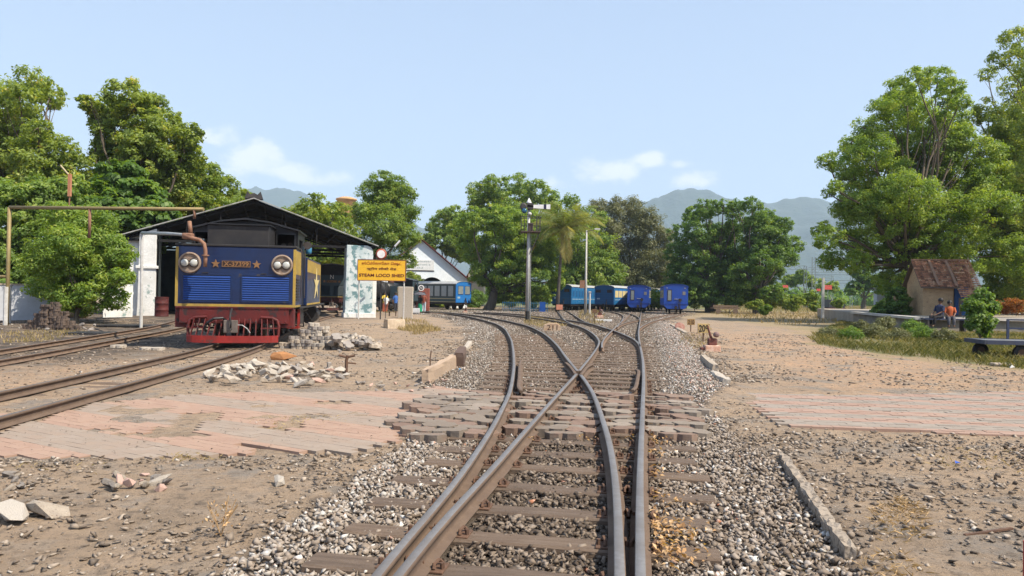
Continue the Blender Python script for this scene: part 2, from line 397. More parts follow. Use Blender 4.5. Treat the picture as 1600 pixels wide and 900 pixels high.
for P, lab in ((L5, 'rail branching left off the right hand rail behind the crossing'), (L6, 'left rail leading up to the narrow blue coach end'), (L7, 'outer rail curving right to the rightmost blue coach'), (L8, 'inner rail curving right to the rightmost blue coach'),
               (L9, 'left rail of the far curve to the teal and cream wagons'), (L10, 'right rail of the far curve to the teal and cream wagons'), (L11, 'left rail under the teal van with the red stop board'), (L12, 'right rail under the teal van with the red stop board')):
    sweep_rail(P, 'rail', lab, side=rust)
# guard and wing rails
def shortrail(pts, lab, sink=.0):
    P = resample(catmull(gl(pts), .1), .1); o = sweep_rail(P, 'guard_rail', lab, side=rust_light, shine=rust_light, sink=sink); o['category'] = 'guard rail'; o['group'] = 'short check and wing rails'
shortrail([(814,563),(812.3,570),(811.5,590),(810.5,603),(815,610)], 'short rusty check rail inside the curved left rail')
shortrail([(994,577),(997.8,579),(996.5,590),(993.6,603),(988,609)], 'short rusty check rail inside the outermost right rail')
shortrail([(884,566),(890,571),(897,580),(899.5,584)], 'bent wing rail on the left of the crossing nose')
shortrail([(926,568),(917,573),(910,582),(907,585.5)], 'bent wing rail on the right of the crossing nose')
old = [];
for cen, lab in ((cen_loco, 'siding track in front of the blue engine'), (cen_left, 'farthest left siding track leading to the shed')):
    for s, w in ((-.53, 'left'), (.53, 'right')):
        P = fin(offs(catmull(cen, .5), s), .3, 4); old.append(P)
        sweep_rail(P, 'rail', f'rusty {w} hand rail of the {lab}', side=rust_light if cen is cen_loco else rust, shine=mat('rail_dull', (.17,.15,.135), .55, .3, (.12,.1,.09), 4))
for s, w in ((-.53, 'left'), (.53, 'right')):
    sweep_rail(fin(offs(catmull(cen_blk, .5), s), .4, 4), 'rail', f'{w} hand rail under the black engine in the shed', side=rust, shine=rust)

# ============================================================ ground sheet
BALL = gpoly([(300,935),(350,880),(470,790),(600,715),(640,690),(690,640),(660,606),(700,570),(745,545),(735,520),(700,498),(640,490),(640,484),(700,483.5),(800,484),(870,483),(940,482),(1010,481),(1100,483),(1085,490),(1050,500),(1062,520),(1085,548),(1120,580),(1150,600),(1100,640),(1150,690),(1235,735),(1300,820),(1360,905),(1380,935)])
BALLN = np.array(BALL)
allrails = [L1, L2, L3, L4, L5, L6, L7, L8, L9, L10, L11, L12]
def ball_mask(X, Y):
    """soft ballast coverage 0..1 (noisy border)"""
    sc = .05*np.clip(Y, 3, 40)
    m = pip(BALL, X+fbm(X*1.3, Y*1.3)*sc, Y+fbm(X*1.3+9, Y*1.3)*sc*1.5)
    return m
xs = np.concatenate([-np.geomspace(5100, 12, 46)[:-1], np.arange(-12, 14, .11), np.geomspace(14, 5100, 46)])
ys = np.concatenate([np.arange(.5, 16, .11), np.geomspace(16, 5050, 110)[1:]])
ys = np.concatenate([[-300, -60, -10, -2], ys])
XX, YY = np.meshgrid(xs, ys)
def surf(X, Y, exact=False):
    z = gz(X, Y); near = 1-sst(30, 90, np.hypot(X, Y))
    bm_ = ball_mask(X, Y).astype(float)
    z = z + near*(fbm(X*.6, Y*.6, 3)*.06+fbm(X*3, Y*3, 4)*.034)*(1-bm_)
    z = z + near*bm_*(-.035+fbm(X*2, Y*2, 3)*.03)
    # pale fresh ballast heaped along the right of the tracks
    hp = np.exp(-((X-(.75+.19*Y))/.5)**2)*sst(8.5, 11, Y)*(1-sst(38, 50, Y))
    z = z + hp*.10
    # keep soil below the siding rails
    for P in old[:4]: 
        d = polydist([tuple(P[i])[:2] for i in range(0, len(P), 6)], X, Y); z = np.where(d < .35, np.minimum(z, gz(X, Y)-.0), z)
    return z
ZZ = surf(XX, YY)
# far terrain eases down a touch so nothing z-fights
nx, ny = len(xs), len(ys)
V = np.stack([XX.ravel(), YY.ravel(), ZZ.ravel()], 1)
ii = (np.arange(ny-1)[:, None]*nx+np.arange(nx-1)[None]).ravel(); Fc = np.stack([ii, ii+1, ii+nx+1, ii+nx], 1)
X1, Y1 = V[:, 0], V[:, 1]
soot = sst(-6.5, -9, X1)*sst(11, 15, Y1)*(1-sst(36, 55, Y1))*.9+np.exp(-(polydist([tuple(p)[:2] for p in old[2]], X1, Y1)/1.2)**2)*.5
soot = np.clip(soot+np.exp(-(polydist([tuple(p)[:2] for p in old[0]], X1, Y1)/.9)**2)*.35*sst(14, 18, Y1), 0, 1)
red = np.clip(sst(2.5, 5, X1-.1*Y1)*sst(6, 11, Y1)*(1-sst(26, 40, Y1)) + .5*sst(-4, -7, X1)*(1-sst(12, 16, Y1)), 0, 1)
GR1 = gpoly([(1120,478),(1250,477),(1340,480),(1500,500),(1640,500),(1720,590),(1560,580),(1400,560),(1290,540),(1240,515),(1130,500)])
GREEN = gpoly([(1262,530),(1320,500),(1400,500),(1500,512),(1640,520),(1700,585),(1560,572),(1400,556),(1300,542)])
grn = (pip(GREEN, X1+fbm(X1, Y1)*1.2, Y1+fbm(X1+5, Y1)*1.2)).astype(float)*.8
dry = (pip(GR1, X1+fbm(X1, Y1)*2, Y1+fbm(X1+5, Y1)*2)).astype(float)
dry = np.clip(dry+sst(45, 80, Y1)*sst(9, 16, X1), 0, 1)
farg = sst(95, 140, Y1)
balm = ball_mask(X1, Y1).astype(float)
def ground_material():
    m = bpy.data.materials.new('yard_soil'); m.use_nodes = True; nt = m.node_tree; N = nt.nodes; L = nt.links; b = N['Principled BSDF']; b.inputs['Roughness'].default_value = .95; b.inputs['Specular IOR Level'].default_value = .15
    tc = N.new('ShaderNodeTexCoord')
    def nz(sc, det=8, ro=.6):
        n = N.new('ShaderNodeTexNoise'); n.inputs['Scale'].default_value = sc; n.inputs['Detail'].default_value = det; n.inputs['Roughness'].default_value = ro; L.new(tc.outputs['Object'], n.inputs['Vector']); return n.outputs[0]
    def rg(v, a, c):
        r = N.new('ShaderNodeMapRange'); r.inputs[1].default_value = a; r.inputs[2].default_value = c; L.new(v, r.inputs[0]); return r.outputs[0]
    def mx(f, a, c):
        x = N.new('ShaderNodeMix'); x.data_type = 'RGBA'
        L.new(f, x.inputs[0]) if not isinstance(f, float) else setattr(x.inputs[0], 'default_value', f)
        for i, v in ((6, a), (7, c)):
            if isinstance(v, tuple): x.inputs[i].default_value = (*v, 1)
            else: L.new(v, x.inputs[i])
        return x.outputs[2]
    def at(n):
        a = N.new('ShaderNodeAttribute'); a.attribute_name = n; return a.outputs['Fac']
    def mul(a, b_):
        q = N.new('ShaderNodeMath'); q.operation = 'MULTIPLY'; L.new(a, q.inputs[0])
        if isinstance(b_, float): q.inputs[1].default_value = b_
        else: L.new(b_, q.inputs[1])
        return q.outputs[0]
    c = mx(rg(nz(.55), .4, .62), (.325,.240,.165), (.235,.180,.130))
    c = mx(rg(nz(2.2), .42, .66), c, (.375,.280,.195))
    c = mx(mul(rg(nz(.9), .3, .6), at('red')), c, (.40,.262,.165))
    c = mx(rg(nz(1.1), .54, .60), c, (.235,.20,.165))
    c = mx(rg(nz(5), .52, .60), c, (.30,.235,.175))
    c = mx(rg(nz(9), .52, .68), c, (.155,.122,.093))
    c = mx(rg(nz(38, 3), .60, .72), c, (.095,.078,.064))
    c = mx(mul(rg(nz(1.7), .3, .55), at('soot')), c, (.075,.062,.052))
    c = mx(mul(rg(nz(1.1), .3, .6), at('dry')), c, (.27,.215,.12))
    c = mx(mul(rg(nz(2.7), .35, .5), at('grn')), c, (.10,.12,.05))
    c = mx(at('far'), c, (.13,.15,.06))
    c = mx(at('ball'), c, (.11,.09,.072))
    L.new(c, b.inputs['Base Color'])
    bn = N.new('ShaderNodeBump'); bn.inputs['Distance'].default_value = .035; L.new(nz(14, 12, .75), bn.inputs['Height']); L.new(bn.outputs[0], b.inputs['Normal'])
    return m
ground = arrmesh('ground', V, Fc, ground_material(), {'soot': soot, 'red': red, 'dry': dry, 'grn': grn, 'far': farg, 'ball': balm}, smooth=True)
ground['kind'] = 'structure'

# ============================================================ pavements
def paver_sheet(name, poly, step, dirn, stripe, cols, z, thick, gap, seed, ragged, label=None, skip=None, hexa=False, jit=.002, tiltj=.01, holes=.0):
    """interlocking blocks laid inside a polygon; each block is a real little slab"""
    g = np.random.default_rng(seed); P = np.array(poly); a, b = step; c0 = P.mean(0); dv = np.array(dirn, float); dv /= np.hypot(*dv); nv = np.array([-dv[1], dv[0]])
    R = np.max(np.hypot(*(P-c0).T))+1; nu = int(R/a)+1; nvv = int(R/b)+1
    U, Vv = np.meshgrid(np.arange(-nu, nu+1), np.arange(-nvv, nvv+1)); U = U.ravel().astype(float); Vv = Vv.ravel()
    cu = (U+.5*(Vv % 2))*a; cv = Vv*b
    X = c0[0]+cu*dv[0]+cv*nv[0]; Y = c0[1]+cu*dv[1]+cv*nv[1]
    k = pip(poly, X+fbm(X*1.5, Y*1.5)*ragged, Y+fbm(X*1.5+7, Y*1.5)*ragged)
    if skip is not None: k &= ~skip(X, Y)
    if holes: k &= fbm(X*.9+3, Y*.9+8, 4) < holes
    X, Y = X[k], Y[k]; n = len(X)
    if hexa: sh = np.array([(-.62*a,0),(-.42*a,-.5*b),(-.14*a,-.5*b),(-.02*a,-.36*b),(.14*a,-.5*b),(.42*a,-.5*b),(.62*a,0),(.42*a,.5*b),(.14*a,.5*b),(.02*a,.36*b),(-.14*a,.5*b),(-.42*a,.5*b)])*(1-gap/b)
    else: sh = np.array([(-a/2,-b/2),(a/2,-b/2),(a/2,b/2),(-a/2,b/2)])*(1-np.array([gap/a, gap/b]))
    ns = len(sh); ang = g.normal(0, .02 if hexa else .004, n); tl = g.normal(0, tiltj, (n, 2)); zz = gz(X, Y)+z+g.normal(0, jit, n)
    if hexa: zz = zz+fbm(X*1.2, Y*1.2, 3)*.03
    lx = sh[:, 0][None]*np.cos(ang)[:, None]-sh[:, 1][None]*np.sin(ang)[:, None]; ly = sh[:, 0][None]*np.sin(ang)[:, None]+sh[:, 1][None]*np.cos(ang)[:, None]
    wx = X[:, None]+lx*dv[0]+ly*nv[0]; wy = Y[:, None]+lx*dv[1]+ly*nv[1]; wz = zz[:, None]+lx*tl[:, :1]+ly*tl[:, 1:]
    top = np.stack([wx, wy, wz], 2); bot = top.copy(); bot[:, :, 2] -= thick; bot[:, :, :2] = bot[:, :, :2]
    Vt = np.concatenate([top, bot], 1).reshape(-1, 3); base = np.arange(n)*2*ns
    fs = []; 
    me_f = [tuple(range(ns))]+[(i, i+ns, (i+1) % ns+ns, (i+1) % ns) for i in range(ns)]
    s = np.array(stripe[:2]); ph = ((X*s[0]+Y*s[1]+fbm(X*.8, Y*.8)*.12)/stripe[2]+stripe[3]) % 1
    rnd = np.where(ph < .5, 0.12, .62)+g.random(n)*.26
    if stripe[2] > 50: rnd = g.random(n)
    me = bpy.data.meshes.new(name)
    me.from_pydata(Vt.tolist(), [], [tuple(b_+i for i in f) for b_ in base for f in me_f]); me.update()
    at = me.attributes.new('rnd', 'FLOAT', 'POINT'); at.data.foreach_set('value', np.repeat(rnd, 2*ns).astype(np.float32))
    me.materials.append(cols); bm = bmesh.new(); bm.from_mesh(me); bmesh.ops.recalc_face_normals(bm, faces=bm.faces); bm.to_mesh(me); bm.free()
    o = bpy.data.objects.new(name, me); COL.objects.link(o); o['kind'] = 'structure'
    return o
pav_mat = ramp_mat('paving_blocks', [(0,(.30,.195,.145)),(.35,(.345,.235,.175)),(.5,(.30,.225,.172)),(.75,(.275,.22,.175)),(1,(.315,.255,.205))], nmix=.55, bscale=3.5, bump=.006, rough=.9)
pav_mat2 = ramp_mat('paving_blocks_pale', [(0,(.29,.19,.145)),(.35,(.335,.23,.18)),(.5,(.275,.23,.19)),(.75,(.255,.22,.185)),(1,(.31,.265,.22))], nmix=.55, bscale=3, bump=.006, rough=.9)
pav_mat3 = ramp_mat('crossing_blocks', [(0,(.17,.115,.088)),(.3,(.225,.155,.118)),(.42,(.185,.15,.12)),(.75,(.22,.185,.15)),(1,(.27,.225,.185))], nmix=.5, bscale=14, bump=.01, rough=.9)
nr_rails = [[tuple(p)[:2] for p in L[::2] if p.y < 16] for L in (L1, L2, L3, L4)]
def near_rail(d):
    def f(X, Y):
        k = np.zeros(np.shape(X), bool)
        for L in nr_rails: k |= polydist(L, X, Y) < d
        return k
    return f
P_left = gpoly([(-260,640),(0,652),(130,634),(330,613),(560,612),(700,606),(735,612),(700,640),(600,694),(520,705),(430,710),(250,716),(0,716),(-260,735)])
loco_rails2 = [[tuple(p)[:2] for p in P[::2]] for P in old[:2]]
def near_loco(X, Y):
    k = np.zeros(np.shape(X), bool)
    for L in loco_rails2: k |= polydist(L, X, Y) < .09
    return k
paver_sheet('pavement', P_left, (.2,.1), (3.41,-1.9), (.487,.874,1.12,.25), pav_mat, .010, .05, .0015, 4, .6, skip=near_loco, jit=.0008, tiltj=.004, holes=.235)
P_right = gpoly([(1162,617),(1300,619),(1600,614),(1900,612),(1900,705),(1600,683),(1480,678),(1330,671),(1225,668),(1190,642)])
paver_sheet('pavement', P_right, (.22,.11), (1.0,-.10), (.12,.99,.62,.1), pav_mat2, .022, .06, .003, 6, .3, jit=.002, tiltj=.008)
P_x = gpoly([(660,630),(705,616),(790,616),(870,616),(1000,620),(1072,622),(1088,650),(1082,684),(1000,690),(880,688),(800,686),(710,689),(650,686),(618,672)])
paver_sheet('pavement', P_x, (.31,.21), (.985,-.17), (1,0,99,0), pav_mat3, .052, .085, .006, 8, .3, skip=near_rail(.10), hexa=True, jit=.009, tiltj=.045, holes=.21)

# ============================================================ ballast and gravel
SAFE = 'stuff'
rv = rock_variants(28, .85, 5, 7); rvf = rock_variants(20, .5, 9, 7)
ball_mat = ramp_mat('ballast_stone', [(0,(.085,.064,.048)),(.25,(.185,.145,.11)),(.55,(.285,.235,.19)),(.8,(.36,.315,.27)),(.93,(.44,.42,.39)),(.97,(.60,.58,.54)),(1,(.36,.16,.09))], nmix=.14, bscale=40, bump=.003)
grav_mat = ramp_mat('yard_gravel', [(0,(.09,.072,.056)),(.25,(.17,.135,.105)),(.7,(.27,.22,.172)),(.93,(.36,.30,.24)),(1,(.50,.45,.39))], nmix=.2, bscale=40, bump=.003)
def cand(n, y0, y1, g, xr=1.02, pw=1.0):
    """random ground points inside the view wedge, uniform per area if pw=1"""
    Y = y0+(y1-y0)*g.random(n)**pw; X = (g.random(n)*2-1)*(Y*.70*xr+.6); keep = g.random(n) < (Y*.70*xr+.6)/(y1*.70*xr+.6)
    return X[keep], Y[keep]
def px_safe(X, Y):
    k = pip(P_left, X, Y) | pip(P_right, X, Y) | (pip(P_x, X, Y) & (Y > 6.55))
    return k
def between_sleepers(X, Y): return np.zeros(X.shape, bool)
g = np.random.default_rng(21)
PB = []; SB = []
for (n, y0, y1, s0, s1, lay) in ((105000, 2.3, 9, .036, .078, 1), (90000, 9, 20, .036, .07, 1), (90000, 20, 42, .055, .10, 1), (42000, 42, 92, .09, .17, 1)):
    X, Y = cand(n*2, y0, y1, g); k = ball_mask(X, Y) & ~(pip(P_x, X, Y) & (g.random(len(X)) < .93)); X, Y = X[k], Y[k]
    S = s0+(s1-s0)*g.random(len(X))**1.6; Z = surf(X, Y)+g.random(len(X))**1.3*.042-.008
    dmin = np.full(X.shape, 9.)
    for L in allrails: dmin = np.minimum(dmin, polydist([tuple(p)[:2] for p in L[::3]], X, Y))
    lim = gz(X, Y)+.01-S*.3
    inr = dmin < .13; Z = np.where(inr, np.minimum(Z, lim-.02), Z)
    k2 = dmin > .045+S*.3; PB.append(np.stack([X, Y, Z], 1)[k2]); SB.append(S[k2])
PB = np.concatenate(PB); SB = np.concatenate(SB)
# browner, oilier stone between the rails, paler and whiter heaps to the right
trk = np.full(len(PB), 9.)
for L in (L3, L4, L2): trk = np.minimum(trk, polydist([tuple(p)[:2] for p in L[::4]], PB[:, 0], PB[:, 1]))
inside = pip([tuple(p)[:2] for p in L3[::4] if p.y < 14]+[tuple(p)[:2] for p in L4[::4][::-1] if p.y < 14], PB[:, 0], PB[:, 1])
pale = np.exp(-((PB[:, 0]-(.78+.19*PB[:, 1]))/.65)**2)*sst(7, 10, PB[:, 1]) + .35*sst(-.3, -1.2, PB[:, 0]-.02*PB[:, 1])
rb = g.random(len(PB))*.70+.10+.42*pale-.27*inside-.14*np.exp(-(trk/.35)**2)
w = g.random(len(PB)); rb = np.where((w > .94) & ~inside, .93+.05*g.random(len(PB)), rb); rb = np.where(w < .004, 1.0, np.clip(rb, 0, .985))
def ball_z_at(X, Y): return surf(X, Y)
bo = scatter('ballast', PB, SB, rb, ball_mat, rv, 31); bo['kind'] = 'stuff'
# loose stones over the bare ground
X, Y = cand(900000, 2.3, 30, g); den = fbm(X*.8+40, Y*.8+12, 4)
zone = np.where((X > 1.3+.13*Y) & (Y < 7.3), 1.15, np.where((X < -.5) & (Y < 6.2), .48, .15))
zone = np.where((Y > 11), .09, zone)
bd_ = polydist(BALL+BALL[:1], X, Y); zone = np.clip(zone+.9*np.exp(-(bd_/.35))+.35*np.exp(-(bd_/1.3))*(Y < 7), 0, 1)
k = (~ball_mask(X, Y)) & ~px_safe(X, Y) & (g.random(len(X)) < zone*np.clip(.45+3.0*den, .03, 2)*1.0) & ~pip(GREEN, X, Y)
for P in old[:4]: k &= polydist([tuple(p)[:2] for p in P[::4]], X, Y) > .1
X, Y = X[k], Y[k]; S = .013+.066*g.random(len(X))**2.2; S *= np.where(Y > 12, 1.5, 1)*np.where((X > 1.6+.13*Y) & (Y < 7.3), 1.12, 1)
go = scatter('gravel', np.stack([X, Y, surf(X, Y)+S*.10], 1), S, g.random(len(X)), grav_mat, rvf, 33, tilt=.06); go['kind'] = 'stuff'
# coarser broken stone strewn over both foreground corners
X, Y = cand(26000, 2.6, 7.6, g); k = (~ball_mask(X, Y)) & ~pip(P_left, X, Y) & ~pip(P_right, X, Y) & (g.random(len(X)) < np.clip(.10+1.6*fbm(X*1.1+2, Y*1.1+6, 4)+np.where(X > 0, .22, .0), .0, 1)); X, Y = X[k], Y[k]
S = .022+.075*g.random(len(X))**3; rg_ = g.random(len(X))
go3 = scatter('gravel', np.stack([X, Y, surf(X, Y)+S*.16], 1), S, rg_, grav_mat, rvf, 35, tilt=.2); go3['kind'] = 'stuff'
# chips on the pavements
X, Y = cand(26000, 5.5, 12, g); k = (pip(P_left, X, Y) | pip(P_right, X, Y)) & (g.random(len(X)) < .25+1.4*fbm(X*.7, Y*.7)); X, Y = X[k], Y[k]
S = .008+.03*g.random(len(X))**4
go2 = scatter('gravel', np.stack([X, Y, gz(X, Y)+.018+S*.1], 1), S, g.random(len(X)), grav_mat, rvf, 34, tilt=.06); go2['kind'] = 'stuff'

# ============================================================ sleepers
wood = mat('sleeper_wood', (.115,.078,.054), .9, 0, (.185,.135,.098), 3, .5, .006, 30, stretch=(1, 9, 4), detail=9)
wood_d = mat('sleeper_wood_oily', (.095,.066,.047), .85, 0, (.165,.12,.088), 3, .5, .006, 30, stretch=(1, 9, 4), detail=9)
iron = mat('rusty_iron', (.10,.06,.042), .8, .2, (.17,.095,.06), 14, .5, .002, 90)
def sleeper(a, b, wdt, top, lab, seed, m, detail=False, railx=()):
    rr = random.Random(seed); mid = (a+b)/2; L = (b-a).length; ang = math.atan2(b.y-a.y, b.x-a.x)
    mb = MB(); n = 9; prev = None; V = []; Fs = []
    for i in range(n+1):
        x = -L/2+L*i/n; wy = wdt/2*(1+rr.uniform(-.04, .04)); zt = top+rr.uniform(-.004, .004); e = rr.uniform(-.02, .02) if i in (0, n) else 0
        for (y, z) in ((-wy, -.14), (wy, -.14), (wy, zt-.012), (wy-.014, zt), (-wy+.014, zt+rr.uniform(-.003, .003)), (-wy, zt-.012)): V.append((x+e, y, z))
    for i in range(n):
        for k in range(6): Fs.append((i*6+k, i*6+(k+1) % 6, (i+1)*6+(k+1) % 6, (i+1)*6+k))
    Fs.append(tuple(range(6))); Fs.append(tuple(n*6+k for k in range(5, -1, -1)))
    mb.add(V, Fs)
    z0 = float(gz(mid.x, mid.y))
    e = empty('sleeper', (mid.x, mid.y, z0), ang, lab, 'sleeper', 'wooden sleepers under the tracks')
    mb.build('beam', m, e)
    if detail:
        for rx in railx:
            lx = (rx-Vector((mid.x, mid.y, rx.z))); lx = lx.x*math.cos(ang)+lx.y*math.sin(ang)
            if abs(lx) > L/2: continue
            pl = MB().box(lx-.12, lx+.12, -.07, .07, top-.002, top+.010).build('base_plate', iron, e, bevel=.003)
            for s in (-1, 1):
                cl = MB(); cx = lx+s*.082
                cl.tube([(cx-.012*s, -.045, top+.012), (cx-.014*s, -.03, top+.034), (cx, 0, top+.046), (cx-.004*s, .03, top+.036), (cx+.012*s, .046, top+.014)], .0095, 6)
                cl.tube([(cx+.026*s, -.02, top+.005), (cx+.024*s, -.02, top+.04)], .012, 6)
                cl.build('rail_clip', iron, e)
    return e
def at_y(L, s_line, d):
    """intersection of rail L with the cross line through s_line with direction d"""
    best = None
    for p, q in zip(L[:-1], L[1:]):
        n = Vector((-d.y, d.x)); a = (Vector(p.xy)-s_line).dot(n); b = (Vector(q.xy)-s_line).dot(n)
        if a*b <= 0 and abs(a-b) > 1e-9: t = a/(a-b); return p.lerp(q, t)
    return None
hd = rad(10.1); dS = Vector((math.sin(hd), math.cos(hd))); dC = Vector((math.cos(hd), -math.sin(hd)))
org = Vector((.57, 3.27)); s = -.9; k = 0; TSL = []
while s < 19.5:
    c = org+dS*s; rx = [at_y(L, c, dC) for L in (L1, L3, L2, L4)]; rx = [r for r in rx if r is not None]
    onlyR = s > 9.6
    if onlyR: rx = [r for r in (at_y(L3, c, dC), at_y(L4, c, dC)) if r is not None]
    if len(rx) >= 2:
        us = [(Vector(r.xy)-c).dot(dC) for r in rx]; lo, hi = min(us), max(us)
        over = .48+random.uniform(-.06, .08)
        a = c+dC*(lo-over); b = c+dC*(hi+.45+random.uniform(-.05, .08)); a = Vector((a.x, a.y, 0)); b = Vector((b.x, b.y, 0))
        inpav = 6.75 < (a.y+b.y)/2 < 10.4
        rowtxt = 'turnout sleeper crossing under all the near rails' if s < 9.6 else 'sleeper of the straight right track beyond the crossing nose'
        sleeper(a, b, .19+random.uniform(-.02, .02), .008, rowtxt, k, wood_d if k % 3 else wood, detail=(s < 9.2), railx=rx)
        TSL.append((a, b))
    k += 1; s += .56+random.uniform(-.03, .04)
def track_sleepers(A, B, s0, s1, step, lab, over=.45, w=.19, top=.008, m=wood):
    """sleepers square to the midline of two rails"""
    A = resample(A, .25); acc = 0; nxt = s0; out = 0
    for i in range(1, len(A)):
        acc += (A[i]-A[i-1]).length
        if acc > s1: break
        if acc >= nxt:
            nxt += step*random.uniform(.93, 1.08); p = A[i]; q = min(B, key=lambda v: (v-p).length); d = (q-p); d.z = 0
            if d.length > 1.5 or d.length < .7: continue
            d.normalize(); sleeper(p-d*over, q+d*over, w, top, lab, 1000+i+out*17, m); out += 1
start_left = sum((L1[i+1]-L1[i]).length for i in range(len(L1)-1) if L1[i+1].y < 13.2)
track_sleepers(L1, L2, start_left, start_left+13, .6, 'sleeper of the left curving track beyond the crossing nose')
track_sleepers(fin(offs(catmull(cen_loco, .5), -.53), .3, 4), old[1], 3.6, 15.5, .62, 'sleeper half buried between the rails in front of the blue engine', .28, .2, -.005, wood)
track_sleepers(old[2], old[3], 6.0, 22, .75, 'dark sleeper of the farthest left siding', .3, .2, -.01, wood_d)

# ============================================================ trees and plants
leafm = {}; TQ = 1.5
def leaf_mat(name, stops, transl=.42, rough=.5): return ramp_mat(name, stops, nmix=.12, bscale=3, bump=0, transl=transl, rough=rough, spec=.35)
LM_mid = leaf_mat('leaves_mid', [(0, (0.072, 0.1215, 0.0266)), (0.45, (0.144, 0.2319, 0.0487)), (0.8, (0.24, 0.3313, 0.0775)), (1, (0.4078, 0.4196, 0.1107))])
LM_bright = leaf_mat('leaves_bright', [(0, (0.0902, 0.1575, 0.0298)), (0.5, (0.1706, 0.2687, 0.0484)), (0.85, (0.2808, 0.3705, 0.0745)), (1, (0.4413, 0.4446, 0.1118))])
LM_dark = leaf_mat('leaves_dark', [(0, (0.0526, 0.1048, 0.0221)), (0.5, (0.0997, 0.1856, 0.0378)), (0.85, (0.1706, 0.262, 0.0552)), (1, (0.2363, 0.3275, 0.0709))])
LM_yel = leaf_mat('leaves_yellowish', [(0, (0.0753, 0.1225, 0.0243)), (0.5, (0.1657, 0.2451, 0.0405)), (0.85, (0.2861, 0.3431, 0.0607)), (1, (0.4517, 0.3758, 0.0945))])
LM_dry = leaf_mat('leaves_greyish', [(0, (0.1006, 0.1126, 0.055)), (0.5, (0.1581, 0.1726, 0.0825)), (0.85, (0.2156, 0.225, 0.11)), (1, (0.2875, 0.27, 0.1513))], transl=.2)
LM_olive = leaf_mat('leaves_olive', [(0, (0.0888, 0.1424, 0.0313)), (0.5, (0.19, 0.2588, 0.0551)), (0.85, (0.3039, 0.3751, 0.0827)), (1, (0.6079, 0.4397, 0.1286))])
bark = mat('bark', (.10,.08,.06), .95, 0, (.16,.13,.10), 5, .5, .01, 20, stretch=(1, 1, .3))
bark_pale = mat('bark_pale', (.15,.13,.11), .95, 0, (.10,.085,.07), 5, .5, .01, 20, stretch=(1, 1, .3))
def leaf_arrays(C, rn, nv, size, g, aspect=.5):
    """rhombic folded leaves at centres C, facing roughly along nv"""
    n = len(C); t = g.normal(0, 1, (n, 3)); t -= (t*nv).sum(1)[:, None]*nv; t /= np.linalg.norm(t, axis=1)[:, None]+1e-9; b = np.cross(nv, t)
    L = (size*(.6+.8*g.random(n)))[:, None]; w = L*aspect*.5
    V = np.stack([C-t*L*.5, C+b*w+nv*w*.35-t*L*.05, C+t*L*.5-nv*L*.10, C-b*w+nv*w*.35-t*L*.05], 1).reshape(-1, 3)
    return V, (np.arange(n)[:, None]*4+np.arange(4)[None]), np.repeat(rn, 4)
def crown(lobes, N, size, g, clump=.22, droop=0.0, aspect=.5, hollow=.5):
    """lobes: list of (centre, radius); foliage gathered in many small clumps near each lobe's skin"""
    Cs = []; Ns = []; Rs = []; tot = sum(r*r for _, r in lobes)
    for c, r in lobes:
        r = r*1.1; nl = int(N*r*r/tot/1.3); nc = max(10, int(26*(r/(clump*r*3+.001))**0*1.0)); nc = 52
        u = g.normal(0, 1, (nc, 3)); u /= np.linalg.norm(u, axis=1)[:, None]; rr = r*(hollow+(1-hollow)*g.random(nc)**.6)
        cc = np.array(c)[None]+u*rr[:, None]*np.array([1, 1, .82]); cr = r*clump*(.6+.9*g.random(nc)); cw = cr**2; cw /= cw.sum(); crn = g.random(nc)
        idx = g.choice(nc, nl, p=cw); r = r*1.1; q = g.normal(0, 1, (nl, 3)); q /= np.linalg.norm(q, axis=1)[:, None]
        rad_ = g.random(nl)**.45; P = cc[idx]+q*(rad_*cr[idx])[:, None]*np.array([1.15, 1.15, .75]); P[:, 2] -= droop*cr[idx]*g.random(nl)
        nv = q*.55+u[idx]*.35+np.array([0, 0, .45])+g.normal(0, .45, (nl, 3)); nv /= np.linalg.norm(nv, axis=1)[:, None]
        Cs.append(P); Ns.append(nv); Rs.append(np.clip(crn[idx]*.55+g.random(nl)*.45, 0, 1))
    return leaf_arrays(np.concatenate(Cs), np.concatenate(Rs), np.concatenate(Ns), size, g, aspect)
def limb(mb, a, b, r0, r1, rr, sag=.12, n=5):
    if sag >= .1: r0 *= .55; r1 *= .6
    a = Vector(a); b = Vector(b); L = (b-a).length; pts = []; rs = []
    off = Vector((rr.uniform(-1, 1), rr.uniform(-1, 1), rr.uniform(-.2, .8)))*L*sag
    for i in range(n+1):
        t = i/n; pts.append(a.lerp(b, t)+off*math.sin(t*math.pi)+Vector((rr.uniform(-1, 1), rr.uniform(-1, 1), rr.uniform(-1, 1)))*L*.018*(0 < i < n)); rs.append(r0+(r1-r0)*t)
    mb.tube(pts, rs, 6, cap=False); return pts
